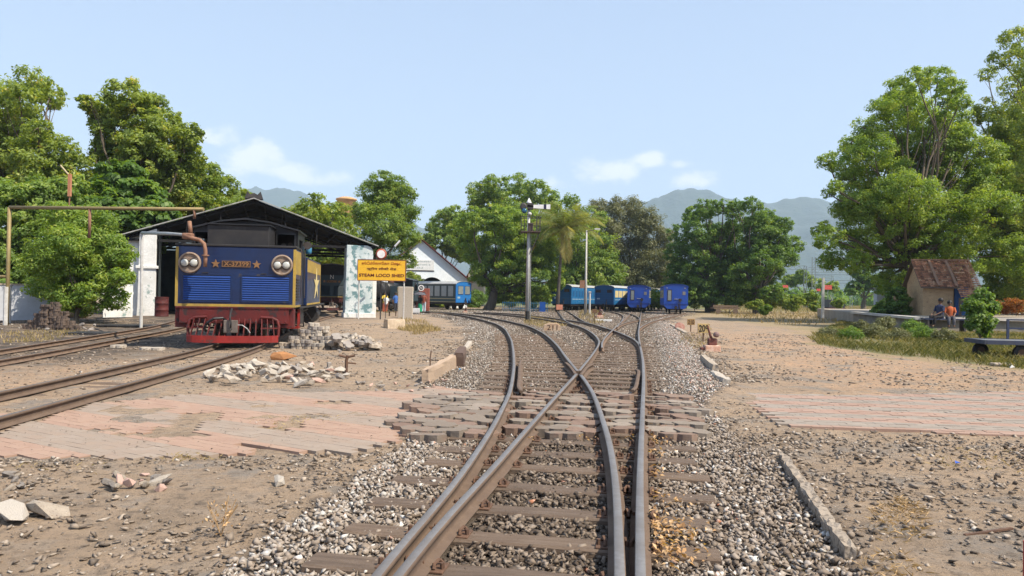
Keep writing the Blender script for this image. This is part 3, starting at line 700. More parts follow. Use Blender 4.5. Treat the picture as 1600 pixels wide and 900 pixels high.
def tree(label, cat, Y, base, lobes, m, N, size, seed, trunk_r=.25, group=None, name='tree', depth=.8, fork=.35, barkm=None, twigs=0, aspect=.5, clump=.22, droop=.1, hollow=.5, backfill=.45):
    """lobes are (x, y, radius) in picture units turned into real spheres around distance Y"""
    g = np.random.default_rng(seed); rr = random.Random(seed); s = Y/F
    if len(base) == 2: bx = D(base[0], base[1], Y); B = onground(bx.x, Y)
    W_ = (max(l[0]+l[2] for l in lobes)-min(l[0]-l[2] for l in lobes))*s
    cx = sum(l[0] for l in lobes)/len(lobes); LB = []
    for (x, y, r) in lobes:
        c = D(x, y, Y); R = r*s; lim = max(0, W_*.42-R*.5); edge = min(1, abs(x-cx)*s/(W_*.5+.01)); span = depth*lim*math.sqrt(max(0, 1-edge*edge*.8))
        dy = rr.uniform(-1, 1)*span; k = (Y+dy)/Y; c = Vector((c.x*k, Y+dy, HC+(c.z-HC)*k)); LB.append((c, R*k))
    front = list(LB)
    for (c, R) in front:
        if rr.random() < backfill:
            dy = rr.uniform(.3, 1)*depth*W_*.4; LB.append((Vector((c.x*(1+dy/Y*.6), c.y+dy, c.z-.1*R)), R*.85))
    V, Fc, A = crown(LB, int(N*TQ), size*.80, g, clump, droop, aspect, hollow)
    e = empty(name, B, 0, label, cat, group)
    V = V-np.array(B)[None]
    arrmesh('crown', V, Fc, m, {'rnd': A}, parent=e)
    mb = MB(); top = sum((c.z for c, _ in LB))/len(LB); lowz = min(c.z-R for c, R in LB); fk = Vector((B.x+(sum(c.x for c, _ in LB)/len(LB)-B.x)*.25, B.y, B.z+(top-B.z)*fork))
    pts = limb(mb, (0, 0, -.2), fk-B, trunk_r*1.25, trunk_r*.8, rr, .05, 6)
    for (c, R) in LB:
        mid = fk.lerp(c, .5)+Vector((rr.uniform(-.1, .1), rr.uniform(-.1, .1), .15))*R
        q = limb(mb, fk-B, c-B, trunk_r*.55, trunk_r*.12, rr, .1, 6)
        for _ in range(2+twigs):
            u = Vector((rr.gauss(0, 1), rr.gauss(0, 1), rr.gauss(0, .8))).normalized(); limb(mb, q[rr.randint(3, 6)], c-B+u*R*.85, trunk_r*.16, .012, rr, .1, 4)
    mb.build('trunk', barkm or bark, e, smooth=True)
    return e
Q = 1.0
# left side
tree('tall old tree at the left edge with a knob of foliage on top', 'tree', 42, (30, 480), [(-60,190,90),(30,150,26),(48,126,26),(78,148,20),(12,178,38),(-10,250,60),(60,235,42),(100,240,28),(118,262,26),(30,290,60),(90,300,50),(20,215,36),(60,200,20),(75,270,40)], LM_olive, int(42000*Q), .26, 101, .35, 'trees at the left behind the shed', depth=.6)
tree('spreading tall tree behind the open shed with reddish tips', 'tree', 44, (215, 480), [(140,160,16),(165,172,24),(200,150,30),(232,165,26),(262,192,28),(292,212,24),(300,245,18),(180,205,34),(225,215,38),(262,240,34),(170,255,36),(215,275,46),(150,300,34),(270,290,30),(190,320,40),(235,190,26),(225,245,40),(195,240,36),(280,270,26),(160,190,20)], LM_olive, int(52000*Q), .25, 102, .33, 'trees at the left behind the shed', depth=.6, hollow=.4)
tree('lower yellow green tree left of the shed ridge', 'tree', 50, (320, 470), [(290,275,28),(325,278,26),(350,295,26),(375,308,18),(300,315,40),(345,330,34),(260,320,30)], LM_yel, int(26000*Q), .25, 103, .2, 'trees at the left behind the shed', depth=.6)
tree('tree draped in big leaved creeper behind the water pipe', 'tree', 38, (200, 480), [(185,280,34),(215,310,36),(240,340,34),(185,340,40),(160,310,30),(215,370,36),(150,370,36),(130,330,30)], LM_dark, int(26000*Q), .34, 104, .25, 'trees at the left behind the shed', depth=.5, aspect=.75)
tree('mass of creeper and foliage filling the left edge above the wall', 'tree', 36, (20, 480), [(-20,330,50),(30,320,42),(75,310,38),(112,300,32),(20,380,50),(70,370,45),(-30,420,50),(30,430,40),(110,350,40)], LM_mid, int(36000*Q), .24, 105, .2, 'trees at the left behind the shed', depth=.5)
tree('leafy light green small tree in front of the shed side with white flecks', 'tree', 27.5, (120, 492), [(105,345,30),(135,350,36),(95,385,36),(150,385,38),(185,395,22),(75,415,30),(120,425,36),(165,425,30),(190,432,16),(70,445,22),(100,460,26),(150,460,26),(180,468,18),(125,475,20)], LM_bright, int(42000*Q), .15, 106, .09, name='small_tree', depth=.7, fork=.25, aspect=.42, clump=.3)
# middle
tree('pale green tree behind the right slope of the shed roof', 'tree', 62, (485, 470), [(462,338,24),(490,326,26),(520,335,24),(538,360,22),(470,370,32),(505,372,34),(530,395,24),(450,395,28),(490,410,28)], LM_yel, int(22000*Q), .3, 111, .25, 'trees behind the loco sheds')
tree('upright dark tree between the open shed and the white gable', 'tree', 68, (562, 470), [(600,282,18),(622,292,18),(582,300,20),(640,302,12),(602,315,30),(632,330,22),(570,335,22),(598,352,34),(632,368,22),(575,378,26),(612,392,30),(636,408,14)], LM_mid, int(36000*Q), .24, 112, .25, 'trees behind the loco sheds', clump=.26)
tree('hazy tree just right of the white gable', 'tree', 118, (695, 470), [(705,338,20),(685,352,18),(718,350,22),(690,378,24),(720,385,26),(670,372,10)], LM_mid, int(14000*Q), .5, 113, .3, 'trees behind the loco sheds')
tree('big pale crowned tree behind the semaphore signal', 'tree', 108, (800, 475), [(752,298,20),(778,290,20),(808,288,20),(838,296,20),(862,312,18),(765,322,30),(805,318,32),(845,330,30),(745,335,22),(790,345,40),(830,370,40),(870,345,20)], LM_mid, int(26000*Q), .46, 114, .5, 'trees behind the coaches')
tree('broad bright green tree left of the semaphore mast with dark trunk', 'tree', 82, (762, 482), [(722,358,20),(742,345,24),(770,338,22),(795,345,26),(820,352,26),(845,362,24),(866,378,18),(738,385,26),(790,385,38),(835,395,34),(862,412,22),(760,425,26),(802,432,30),(845,440,28),(868,440,14),(780,458,18),(815,458,18),(850,462,14),(775,420,34),(820,395,34)], LM_bright, int(64000*Q), .30, 115, .55, 'trees behind the coaches', clump=.2, depth=.6)
tree('green tree behind the palm crown above the teal vans', 'tree', 98, (915, 475), [(893,312,12),(900,338,20),(925,345,22),(905,375,30),(940,385,26),(890,400,24),(925,420,34),(955,430,22),(895,440,26),(930,455,20),(870,455,16),(900,455,20),(905,420,30),(940,430,26)], LM_mid, int(28000*Q), .40, 116, .4, 'trees behind the coaches')
tree('grey green feathery dry tree behind the royal blue coach', 'tree', 104, (990, 478), [(935,322,14),(962,322,18),(990,326,20),(1015,342,20),(1035,365,16),(950,350,26),(985,362,32),(1020,380,26),(945,390,26),(985,405,36),(1025,412,26),(1040,395,12),(960,435,28),(1000,445,30),(1030,445,20),(975,460,18),(1015,462,16),(1045,440,14)], LM_dry, int(62000*Q), .36, 117, .4, 'trees behind the coaches', twigs=8, barkm=bark_pale, aspect=.35, hollow=.3, clump=.3)
tree('huge dark round tree right of the rightmost coach', 'tree', 92, (1110, 478), [(1082,335,14),(1105,325,18),(1130,322,14),(1150,345,18),(1062,365,18),(1095,360,26),(1130,368,26),(1058,395,20),(1085,400,28),(1125,405,34),(1065,430,26),(1105,440,32),(1145,440,26),(1165,400,20),(1050,445,14),(1150,465,16),(1080,460,18),(1110,466,18),(1140,462,18),(1120,375,34),(1090,425,34),(1150,420,30)], LM_dark, int(52000*Q), .34, 118, .6, 'dark trees right of the coaches', clump=.2)
tree('dark rounded tree on the right of the huge one with an open gap', 'tree', 88, (1185, 474), [(1150,322,12),(1175,320,15),(1200,338,16),(1222,352,15),(1238,382,16),(1190,362,26),(1222,400,22),(1195,410,22),(1175,385,20),(1210,428,16),(1185,440,22),(1200,460,14),(1175,460,14),(1215,455,14),(1205,375,26),(1180,345,18),(1165,430,24)], LM_dark, int(34000*Q), .32, 119, .5, 'dark trees right of the coaches', clump=.22)
# right side
tree('very tall leafy tree over the tiled hut', 'tree', 51, (1415, 490), [(1432,125,24),(1465,122,22),(1488,140,20),(1405,145,26),(1378,170,22),(1352,200,22),(1330,222,16),(1295,252,16),(1318,262,22),(1350,248,32),(1395,215,38),(1440,190,34),(1482,185,26),(1500,215,24),(1345,290,30),(1305,292,12),(1385,285,44),(1440,260,44),(1488,265,32),(1330,320,24),(1375,340,38),(1425,335,40),(1475,330,38),(1295,372,22),(1325,365,26),(1355,385,26),(1300,405,18),(1340,408,20),(1450,385,32),(1395,395,20),(1500,370,26),(1288,352,10),(1418,165,34),(1462,225,40),(1420,240,38),(1500,160,16),(1365,235,30),(1480,300,36),(1420,300,44),(1350,320,28),(1520,300,34),(1400,440,26),(1450,430,30),(1372,420,18),(1530,240,34),(1545,330,40),(1540,385,34),(1500,410,28),(1575,400,36),(1555,280,34)], LM_bright, int(150000*Q), .20, 121, .42, 'large trees at the right edge', clump=.22, depth=.7, fork=.42)
tree('dark overhanging tree cut by the right edge of the view', 'tree', 54, (1650, 490), [(1588,60,22),(1560,92,16),(1610,95,34),(1590,130,24),(1545,170,20),(1525,182,14),(1570,190,28),(1615,180,44),(1545,235,26),(1590,245,44),(1640,250,60),(1560,300,40),(1610,330,56),(1530,320,28),(1570,370,42),(1625,400,60),(1680,330,80),(1515,350,16),(1700,430,70),(1600,210,46),(1575,330,40),(1525,290,26),(1605,290,40),(1560,350,40),(1620,450,40),(1640,440,30)], LM_olive, int(105000*Q), .23, 122, .4, 'large trees at the right edge', clump=.24, depth=.7)
tree('added shade tree leaning in from beyond the right edge', 'tree', 37, (1760, 520), [(1655,110,50),(1710,50,70),(1750,190,80),(1650,250,44),(1705,310,70),(1622,330,26),(1632,190,34),(1680,400,50),(1800,100,90),(1780,0,80),(1600,270,16),(1606,150,14)], LM_olive, 60000, .19, 129, .4, 'large trees at the right edge', clump=.24, depth=.6)  # mostly out of view, added to shade the hut, people and verge
tree('sunny yellow green bush behind the platform at the right', 'bush', 56, (1570, 480), [(1550,425,18),(1575,410,28),(1610,415,30),(1560,450,22),(1600,455,26),(1540,458,12)], LM_yel, int(16000*Q), .22, 123, .1, name='bush', fork=.1)
tree('low orange flowered shrub behind the platform', 'shrub', 47, (1580, 490), [(1565,480,12),(1585,478,14),(1605,480,14),(1550,484,8)], leaf_mat('leaves_orange', [(0,(.10,.06,.02)),(.5,(.28,.12,.04)),(1,(.42,.17,.06))]), 4000, .14, 124, .03, name='shrub', fork=.1)
tree('young broad leaved tree growing at the platform edge', 'tree', 24.5, (1530, 525), [(1535,462,13),(1522,478,13),(1545,480,13),(1530,495,15),(1545,505,11),(1520,508,10),(1538,518,9)], LM_dark, 3600, .12, 125, .03, name='young_tree', aspect=.7, clump=.35, fork=.2)  # dark leaf colour puts this tree's shade into the foliage
tree('dark creeper bush beside the hut gable', 'bush', 45, (1395, 490), [(1400,470,17),(1385,480,14),(1410,485,12),(1372,487,10),(1405,455,10)], LM_dark, 7000, .18, 126, .05, name='bush', fork=.1)
tree('distant dark tree standing between the right trees', 'tree', 150, (1350, 465), [(1345,425,13),(1358,412,12),(1352,445,16),(1370,438,12),(1335,450,12),(1385,452,10)], LM_dark, 9000, .55, 127, .5, 'far trees beyond the field')
tree('distant small tree below the steel gantries', 'tree', 170, (1262, 462), [(1235,438,12),(1255,432,12),(1275,445,12),(1218,450,10),(1300,448,10)], LM_mid, 7000, .6, 128, .3, 'far trees beyond the field')
for i, (x, y, r, Y, m, lab) in enumerate([(1240,474,12,82,LM_yel,'straggly pale shrub nearest the dark trees on the dry field'), (1262,466,13,95,LM_mid,'taller green shrub in the dry field'), (1195,484,8,62,LM_bright,'low bright shrub at the edge of the dry field'), (1275,478,9,76,LM_yel,'yellowish shrub by the white field post'), (1220,468,10,90,LM_mid,'dull green shrub at the foot of the round tree'),
                                     (1180,476,9,74,LM_yel,'pale weedy shrub behind the ballast heap'), (1110,473,7,96,LM_bright,'bright low shrub under the huge dark tree'), (1310,474,8,80,LM_mid,'low green shrub before the parked wagon')]):
    tree(lab, 'shrub', Y, (x, y+r), [(x-r*.6, y, r*.7), (x+r*.5, y-r*.3, r*.8), (x, y+r*.4, r*.7)], m, 2600, .2*Y/70, 140+i, .03, 'shrubs on the dry field', name='shrub', fork=.1)
for i, (x, y, r, Y) in enumerate([(1296,520,13,29),(1330,522,15,27),(1365,517,15,28),(1402,524,16,26.5),(1440,520,17,27),(1476,524,14,26),(1385,503,12,33),(1425,508,12,31),(1345,507,9,34)]):
    labs = ['weedy shrub at the left tip of the green verge', 'second weedy shrub from the tip of the green verge', 'spreading weed in the middle of the green verge front', 'tall weed clump in front of the platform ramp', 'densest weed clump before the seated people', 'weed clump next to the young broad leaved tree', 'dark weeds against the platform wall', 'weeds right under the seated people', 'small weeds at the low end of the platform wall']
    tree(labs[i], 'weeds', Y, (x, y+r*.7), [(x-r*.7, y, r*.6), (x+r*.6, y, r*.6), (x, y+r*.1, r*.8), (x+r*.1, y-r*.4, r*.45)], [LM_dry, LM_dark, LM_dry][i % 3], 1900, .10, 160+i, .012, 'weed clumps on the green verge', name='weed_clump', fork=.1, aspect=.3, clump=.4)
# undergrowth filling between the trunks: separate shrubs
_us = [(668,470,12,100),(694,468,12,92),(716,470,13,100),(742,468,14,98),(800,462,16,94),(830,466,14,90),(850,460,16,100),(872,458,16,104),(900,456,16,106),(930,452,16,110),(958,456,15,106),(985,462,14,100),(1012,464,14,98),(1030,468,12,94),(1086,466,14,100),(1108,470,11,94),(1140,462,14,102),(1172,466,14,98),(1205,468,12,92),(1228,470,11,96),(500,440,20,72),(545,436,18,74),(640,440,14,84),(470,430,20,72),(1010,440,14,112),(1040,430,13,112),(1048,455,14,108)]
_ul = ['left end','second','third','fourth','fifth','sixth','seventh','eighth','ninth','tenth','eleventh','twelfth','thirteenth','fourteenth','fifteenth','sixteenth','seventeenth','eighteenth','nineteenth','last']
for i, (x, y, r, Y) in enumerate(_us):
    lab = f'{_ul[i]} thicket counted from the left in the undergrowth behind the coaches' if i < 20 else ['thicket behind the open shed left of the pillar','thicket right behind the peeling pillar','thicket at the left wall of the white workshop','leftmost thicket seen under the shed roof','thicket under the grey feathery tree','taller thicket at the right foot of the feathery tree','thicket between feathery tree and huge dark tree'][i-20]
    tree(lab, 'thicket', Y, (x, y+r), [(x-r*.7, y, r*.8), (x+r*.7, y-r*.2, r*.8), (x, y+r*.4, r*.8), (x, y-r*.5, r*.7)], [LM_mid, LM_dark, LM_olive, LM_bright][i*7 % 4], 3600, .26, 300+i, .05, 'thickets under the tree line', name='thicket', fork=.1)
# coconut palm
def palm():
    Y = 79; c = D(881, 358, Y); B = onground(c.x-.6, Y); e = empty('coconut_palm', B, 0, 'coconut palm with yellowing fronds beside the semaphore signal', 'palm')
    mb = MB(); top = c-B; mb.tube([(0, 0, -.2), (.15, 0, top.z*.3), (top.x*.5, 0, top.z*.65), tuple(top)], [.24, .18, .15, .13], 8); mb.build('trunk', bark_pale, e, smooth=True)
    rr = random.Random(5); V = []; Fs = []; A = []; fr = MB(); gm = leaf_mat('palm_leaf', [(0,(.09,.13,.03)),(.5,(.16,.20,.05)),(.8,(.32,.27,.09)),(1,(.50,.36,.14))])
    for i in range(34):
        az = i*2.399; elv = rr.choice([75, 60, 45, 30, 12, -8, -30, -55])+rr.uniform(-8, 8); L = rr.uniform(4.0, 5.4)*(1 if elv > -20 else .8); el = rad(elv); dirn = Vector((math.cos(az), math.sin(az)*.9, 0)); p = Vector(top); tone = .15+.5*rr.random() if elv > 0 else .7+.3*rr.random(); pts = [p.copy()]
        n = 12
        for k in range(n):
            a = el-rad(95)*(k/n)**1.4*(1 if elv > -20 else .5); a = max(a, rad(-88)); p = p+(dirn*math.cos(a)+Vector((0, 0, math.sin(a))))*L/n; pts.append(p.copy())
        fr = MB(); fr.tube(pts, [.035-.002*k for k in range(len(pts))], 4, cap=False)
        for k in range(1, n+1):
            for sgn in (-1, 1):
                for h in (0, .33, .66):
                    q = pts[k-1].lerp(pts[k], h); t = (pts[k]-pts[k-1]).normalized(); side = t.cross(Vector((0, 0, 1)));
                    if side.length < .05: side = Vector((-dirn.y, dirn.x, 0))
                    side.normalize(); ll = 1.25*math.sin(math.pi*(.12+.82*(k+h)/(n+1)))+.1; d = (side*sgn*.8+t*.5+Vector((0, 0, -.45-.3*rr.random()))).normalized()*ll; w = t*.055; b = len(V)
                    V += [tuple(q-w), tuple(q+d*.5-w*.8+Vector((0,0,.03))), tuple(q+d), tuple(q+d*.5+w*.8+Vector((0,0,.03)))]; Fs.append((b, b+1, b+2, b+3)); A += [tone]*4
        if i == 0: allf = MB()
        base = len(allf.v); allf.v += fr.v; allf.f += [tuple(j+base for j in f) for f in fr.f]
    allf.build('frond_stalks', mat('palm_stalk', (.25,.22,.08), .8), e)
    arrmesh('crown', np.array(V), np.array(Fs), gm, {'rnd': np.array(A)}, parent=e)
palm()
# grass
gm = ramp_mat('grass_blades', [(0,(.06,.075,.022)),(.35,(.12,.125,.038)),(.6,(.23,.20,.08)),(1,(.38,.30,.15))], nmix=.1, bscale=3, bump=0, transl=.25)
gd = ramp_mat('dry_grass_blades', [(0,(.15,.13,.05)),(.4,(.27,.21,.10)),(.8,(.38,.29,.15)),(1,(.46,.37,.22))], nmix=.1, bscale=3, bump=0, transl=.2)
gst = ramp_mat('straw', [(0,(.26,.18,.09)),(.5,(.42,.29,.15)),(1,(.55,.40,.23))], nmix=.1, bscale=3, bump=0, transl=.1)
def blades(name, poly, n, h, w, m, seed, lean=.5, nf=1.0, lo=0.0, hi=1.0, dens=None, lab=None):
    g = np.random.default_rng(seed); P = np.array(poly); mn, mx = P.min(0), P.max(0); X = g.uniform(mn[0], mx[0], n*3); Y = g.uniform(mn[1], mx[1], n*3)
    k = pip(poly, X+fbm(X, Y)*nf, Y+fbm(X+5, Y)*nf) & (g.random(len(X)) < np.clip(.5+2.2*fbm(X*.5, Y*.5+4, 4), .05, 1)); X, Y = X[k][:n], Y[k][:n]; n = len(X); Z = surf(X, Y)-.01
    H = h*(.4+.9*g.random(n)); a = g.random(n)*6.283; l = lean*H*g.random(n); dx, dy = np.cos(a)*l, np.sin(a)*l; b = g.random(n)*6.283; wx, wy = np.cos(b)*w/2, np.sin(b)*w/2; wd = w*0+1
    A = np.stack([X-wx, Y-wy, Z], 1); B = np.stack([X+wx, Y+wy, Z], 1); Cc = np.stack([X+dx*.4+wx*.7, Y+dy*.4+wy*.7, Z+H*.6], 1); Dd = np.stack([X+dx, Y+dy, Z+H*.95], 1)
    o = arrmesh(name, np.stack([A, B, Cc, Dd], 1).reshape(-1, 3), np.arange(n)[:, None]*4+np.arange(4)[None], m, {'rnd': np.repeat(lo+(hi-lo)*np.clip(fbm(X*.4, Y*.4)+.5+g.normal(0, .15, n), 0, 1), 4)}); o['kind'] = 'stuff'
blades('grass', GREEN, 90000, .17, .014, gm, 1, 1.2, 1.0, 0, .9)
blades('grass', gpoly([(1440,500),(1640,508),(1720,590),(1545,572),(1420,558)]), 50000, .17, .014, gm, 7, 1.2, .6, 0, .8)
blades('dry_grass', gpoly([(1120,478),(1250,477),(1345,480),(1420,495),(1330,500),(1250,512),(1180,503),(1110,490)]), 42000, .28, .05, gd, 2, .8, 1.5)
blades('dry_grass', gpoly([(1085,480),(1120,476),(1250,476),(1420,480),(1330,486),(1120,484)]), 26000, .30, .06, gd, 3, .8, 2, .1, .8)
blades('dry_grass', gpoly([(1060,522),(1110,512),(1116,545),(1085,550),(1062,540)]), 2600, .10, .012, gd, 4, .9, .3)
blades('dry_grass', gpoly([(1345,800),(1400,780),(1450,800),(1445,840),(1390,850),(1340,830)]), 1500, .03, .005, gst, 5, 3.5, .5, .3, 1)
blades('dry_grass', gpoly([(1330,860),(1400,850),(1440,880),(1420,905),(1330,905)]), 700, .03, .005, gst, 6, 3.5, .4, .3, 1)
blades('dry_grass', gpoly([(230,710),(330,706),(340,716),(240,722)]), 900, .035, .007, gd, 8, 2.5, .1, .2, .9)
blades('dry_grass', gpoly([(625,499),(665,502),(690,518),(650,524),(620,515)]), 3000, .16, .02, gd, 9, .8, .3)
blades('dry_grass', gpoly([(820,492),(870,499),(900,508),(850,512),(820,506)]), 2500, .14, .025, gd, 10, .8, .3)
blades('dry_grass', gpoly([(905,486),(935,485),(950,500),(925,512),(905,500)]), 2500, .25, .04, gd, 11, .8, .3)
blades('grass', gpoly([(560,486),(700,482),(880,478),(880,484),(820,487),(740,486),(600,490)]), 2500, .2, .04, gm, 12, .8, .3)
blades('grass', gpoly([(0,520),(90,512),(140,520),(60,535),(0,538)]), 1200, .1, .02, gd, 13, .8, .3)
for _i, _p in enumerate([[(60,575),(300,560),(330,575),(120,600)],[(350,655),(520,650),(560,668),(380,672)],[(0,730),(150,722),(200,740),(60,750)],[(1250,560),(1600,590),(1600,604),(1300,590)],[(1420,700),(1600,700),(1600,740),(1450,735)],[(560,520),(700,520),(700,545),(580,545)],[(1180,840),(1260,800),(1300,880),(1200,890)],[(690,625),(740,620),(745,628),(700,634)]]): blades('dry_grass', gpoly(_p), 260, .03, .007, gd, 50+_i, 3.0, .2, .2, 1)
# yellow fallen leaf litter beside the right rail
lp = []; g = np.random.default_rng(77)
for (x, y, n, s_) in [(1022,668,40,.09),(1018,690,60,.1),(1015,712,50,.1),(1014,742,40,.08),(1012,778,40,.09),(1040,790,30,.1),(1040,828,80,.10),(1055,838,70,.09),(1020,852,50,.07),(1045,866,80,.10),(1030,872,60,.09),(912,690,14,.06),(826,690,10,.05),(1010,650,20,.05)]:
    c = G(x, y, .0); q = np.stack([c.x+g.normal(0, s_, n), c.y+g.normal(0, s_*1.3, n), np.full(n, c.z+.02)+g.random(n)*.035], 1); lp.append(q)
lp = np.concatenate(lp); dm = np.minimum(polydist([tuple(p)[:2] for p in L4[::2]], lp[:, 0], lp[:, 1]), polydist([tuple(p)[:2] for p in L2[::2]], lp[:, 0], lp[:, 1])); lp = lp[dm > .07]
nv = np.stack([g.normal(0, .5, len(lp)), g.normal(0, .5, len(lp)), np.ones(len(lp))], 1); nv /= np.linalg.norm(nv, axis=1)[:, None]
Vl, Fl, Al = leaf_arrays(lp, g.random(len(lp)), nv, .034, g, .5)
o = arrmesh('leaf_litter', Vl, Fl, ramp_mat('dry_leaves', [(0,(.25,.14,.065)),(.5,(.44,.27,.13)),(1,(.60,.42,.24))], nmix=.2, bscale=30, bump=0, transl=.2), {'rnd': Al}); o['kind'] = 'stuff'
# far wood along the foot of the hills: one mass
g = np.random.default_rng(9); lobes = []
for i in range(210):
    a = rad(-44+88*i/210+g.uniform(-.5, .5)); Y = g.uniform(210, 420); h = g.uniform(3, 7.5)*(Y/300); lobes.append((Vector((Y*math.tan(a), Y, -.3+h*.5)), h*.8))
V_, F_, A_ = crown(lobes, 60000, 1.5, g, .35, .1, .7, .5); o = arrmesh('far_wood', V_, F_, LM_dark, {'rnd': A_}); o['kind'] = 'stuff'

# ============================================================ hills
hill_mat = mat('hill_forest', (.016,.034,.034), .95, 0, (.035,.05,.05), .004, .5, 12, .02, detail=10)
def ridge(name, Y, prof_, depth, seed, rough):
    xs_ = np.linspace(prof_[0][0], prof_[-1][0], 260); pr = np.array(prof_); top = np.interp(xs_, pr[:, 0], pr[:, 1])+fbm(xs_*.03+seed, xs_*0+seed, 5)*7
    nv_ = 36; V = []
    for j in range(nv_):
        t = j/(nv_-1); yy = Y-depth*(1-t)
        for i, px in enumerate(xs_):
            X = (px-800)/F*Y; H = ((462+.017*(px-800)-top[i])/F*Y); sp = fbm(np.array([X/Y*22]), np.array([t*3.0+seed]), 5)[0]; sm = t**1.1
            z = H*sm*(1+sp*1.1*(1-t)*2)+fbm(np.array([X/Y*60.+seed]), np.array([t*8.]), 4)[0]*rough*sm
            V.append((X, yy, max(z, -2)))
    for i, px in enumerate(xs_):
        V.append(((px-800)/F*Y, Y+depth, -2))
    n = len(xs_); ii = (np.arange(nv_)[:, None]*n+np.arange(n-1)[None]).ravel(); o = arrmesh(name, V, np.stack([ii, ii+1, ii+n+1, ii+n], 1), hill_mat, smooth=True); o['kind'] = 'structure'
ridge('hills', 3000, [(600,455),(760,425),(880,380),(930,352),(960,340),(990,318),(1010,312),(1030,305),(1055,296),(1080,290),(1105,296),(1130,308),(1160,318),(1200,318),(1230,310),(1260,306),(1280,312),(1310,322),(1360,330),(1420,345),(1500,352),(1600,360),(1760,385),(1900,440)], 1000, 3, 30)
ridge('hills', 4200, [(560,455),(700,400),(860,335),(930,318),(960,320),(983,308),(1000,315),(1040,325),(1150,330),(1250,340),(1400,380),(1700,450)], 800, 8, 34)
ridge('hills', 3500, [(100,440),(200,400),(300,340),(350,315),(375,300),(395,292),(412,297),(430,295),(450,294),(470,302),(500,318),(540,330),(580,340),(640,345),(680,372),(740,400),(850,450)], 850, 13, 30)
# haze over everything
hz = MB().box(-5200, 5200, -400, 5100, -6, 620).build('haze', None); hz['kind'] = 'stuff'
hm = bpy.data.materials.new('haze_air'); hm.use_nodes = True; nt = hm.node_tree; nt.nodes.clear(); ho = nt.nodes.new('ShaderNodeOutputMaterial'); hv = nt.nodes.new('ShaderNodeVolumePrincipled'); hv.inputs['Color'].default_value = (.66,.83,1,1); hv.inputs['Density'].default_value = 1.9e-4; hv.inputs['Anisotropy'].default_value = 0
nt.links.new(hv.outputs[0], ho.inputs['Volume']); hz.data.materials.append(hm)

# ============================================================ open running shed
SH = -rad(15.8)  # building heading: turned to the left
def wpt(px, py, Y): return D(px, py, Y)
plaster = mat('peeling_plaster', (.66,.70,.70), .85, 0, (.40,.50,.52), 1.6, .5, .006, 18, spots=(.13,.23,.25), sscale=3.4, sthr=.545)
plaster_w = mat('whitewash', (.78,.78,.76), .85, 0, (.60,.60,.57), 1.5, .55, .005, 18, spots=(.25,.33,.31), sscale=1.9, sthr=.64)
dark_wall = mat('dark_inner_wall', (.03,.045,.05), .9, 0, (.015,.02,.023), 1.0, .5, .005, 12)
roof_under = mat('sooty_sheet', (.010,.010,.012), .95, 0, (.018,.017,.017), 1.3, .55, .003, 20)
roof_edge = mat('pale_edge_board', (.42,.42,.41), .7, 0, (.22,.21,.20), 3, .5)
steel_dk = mat('dark_steel', (.05,.05,.055), .6, .4, (.09,.075,.065), 4, .55)
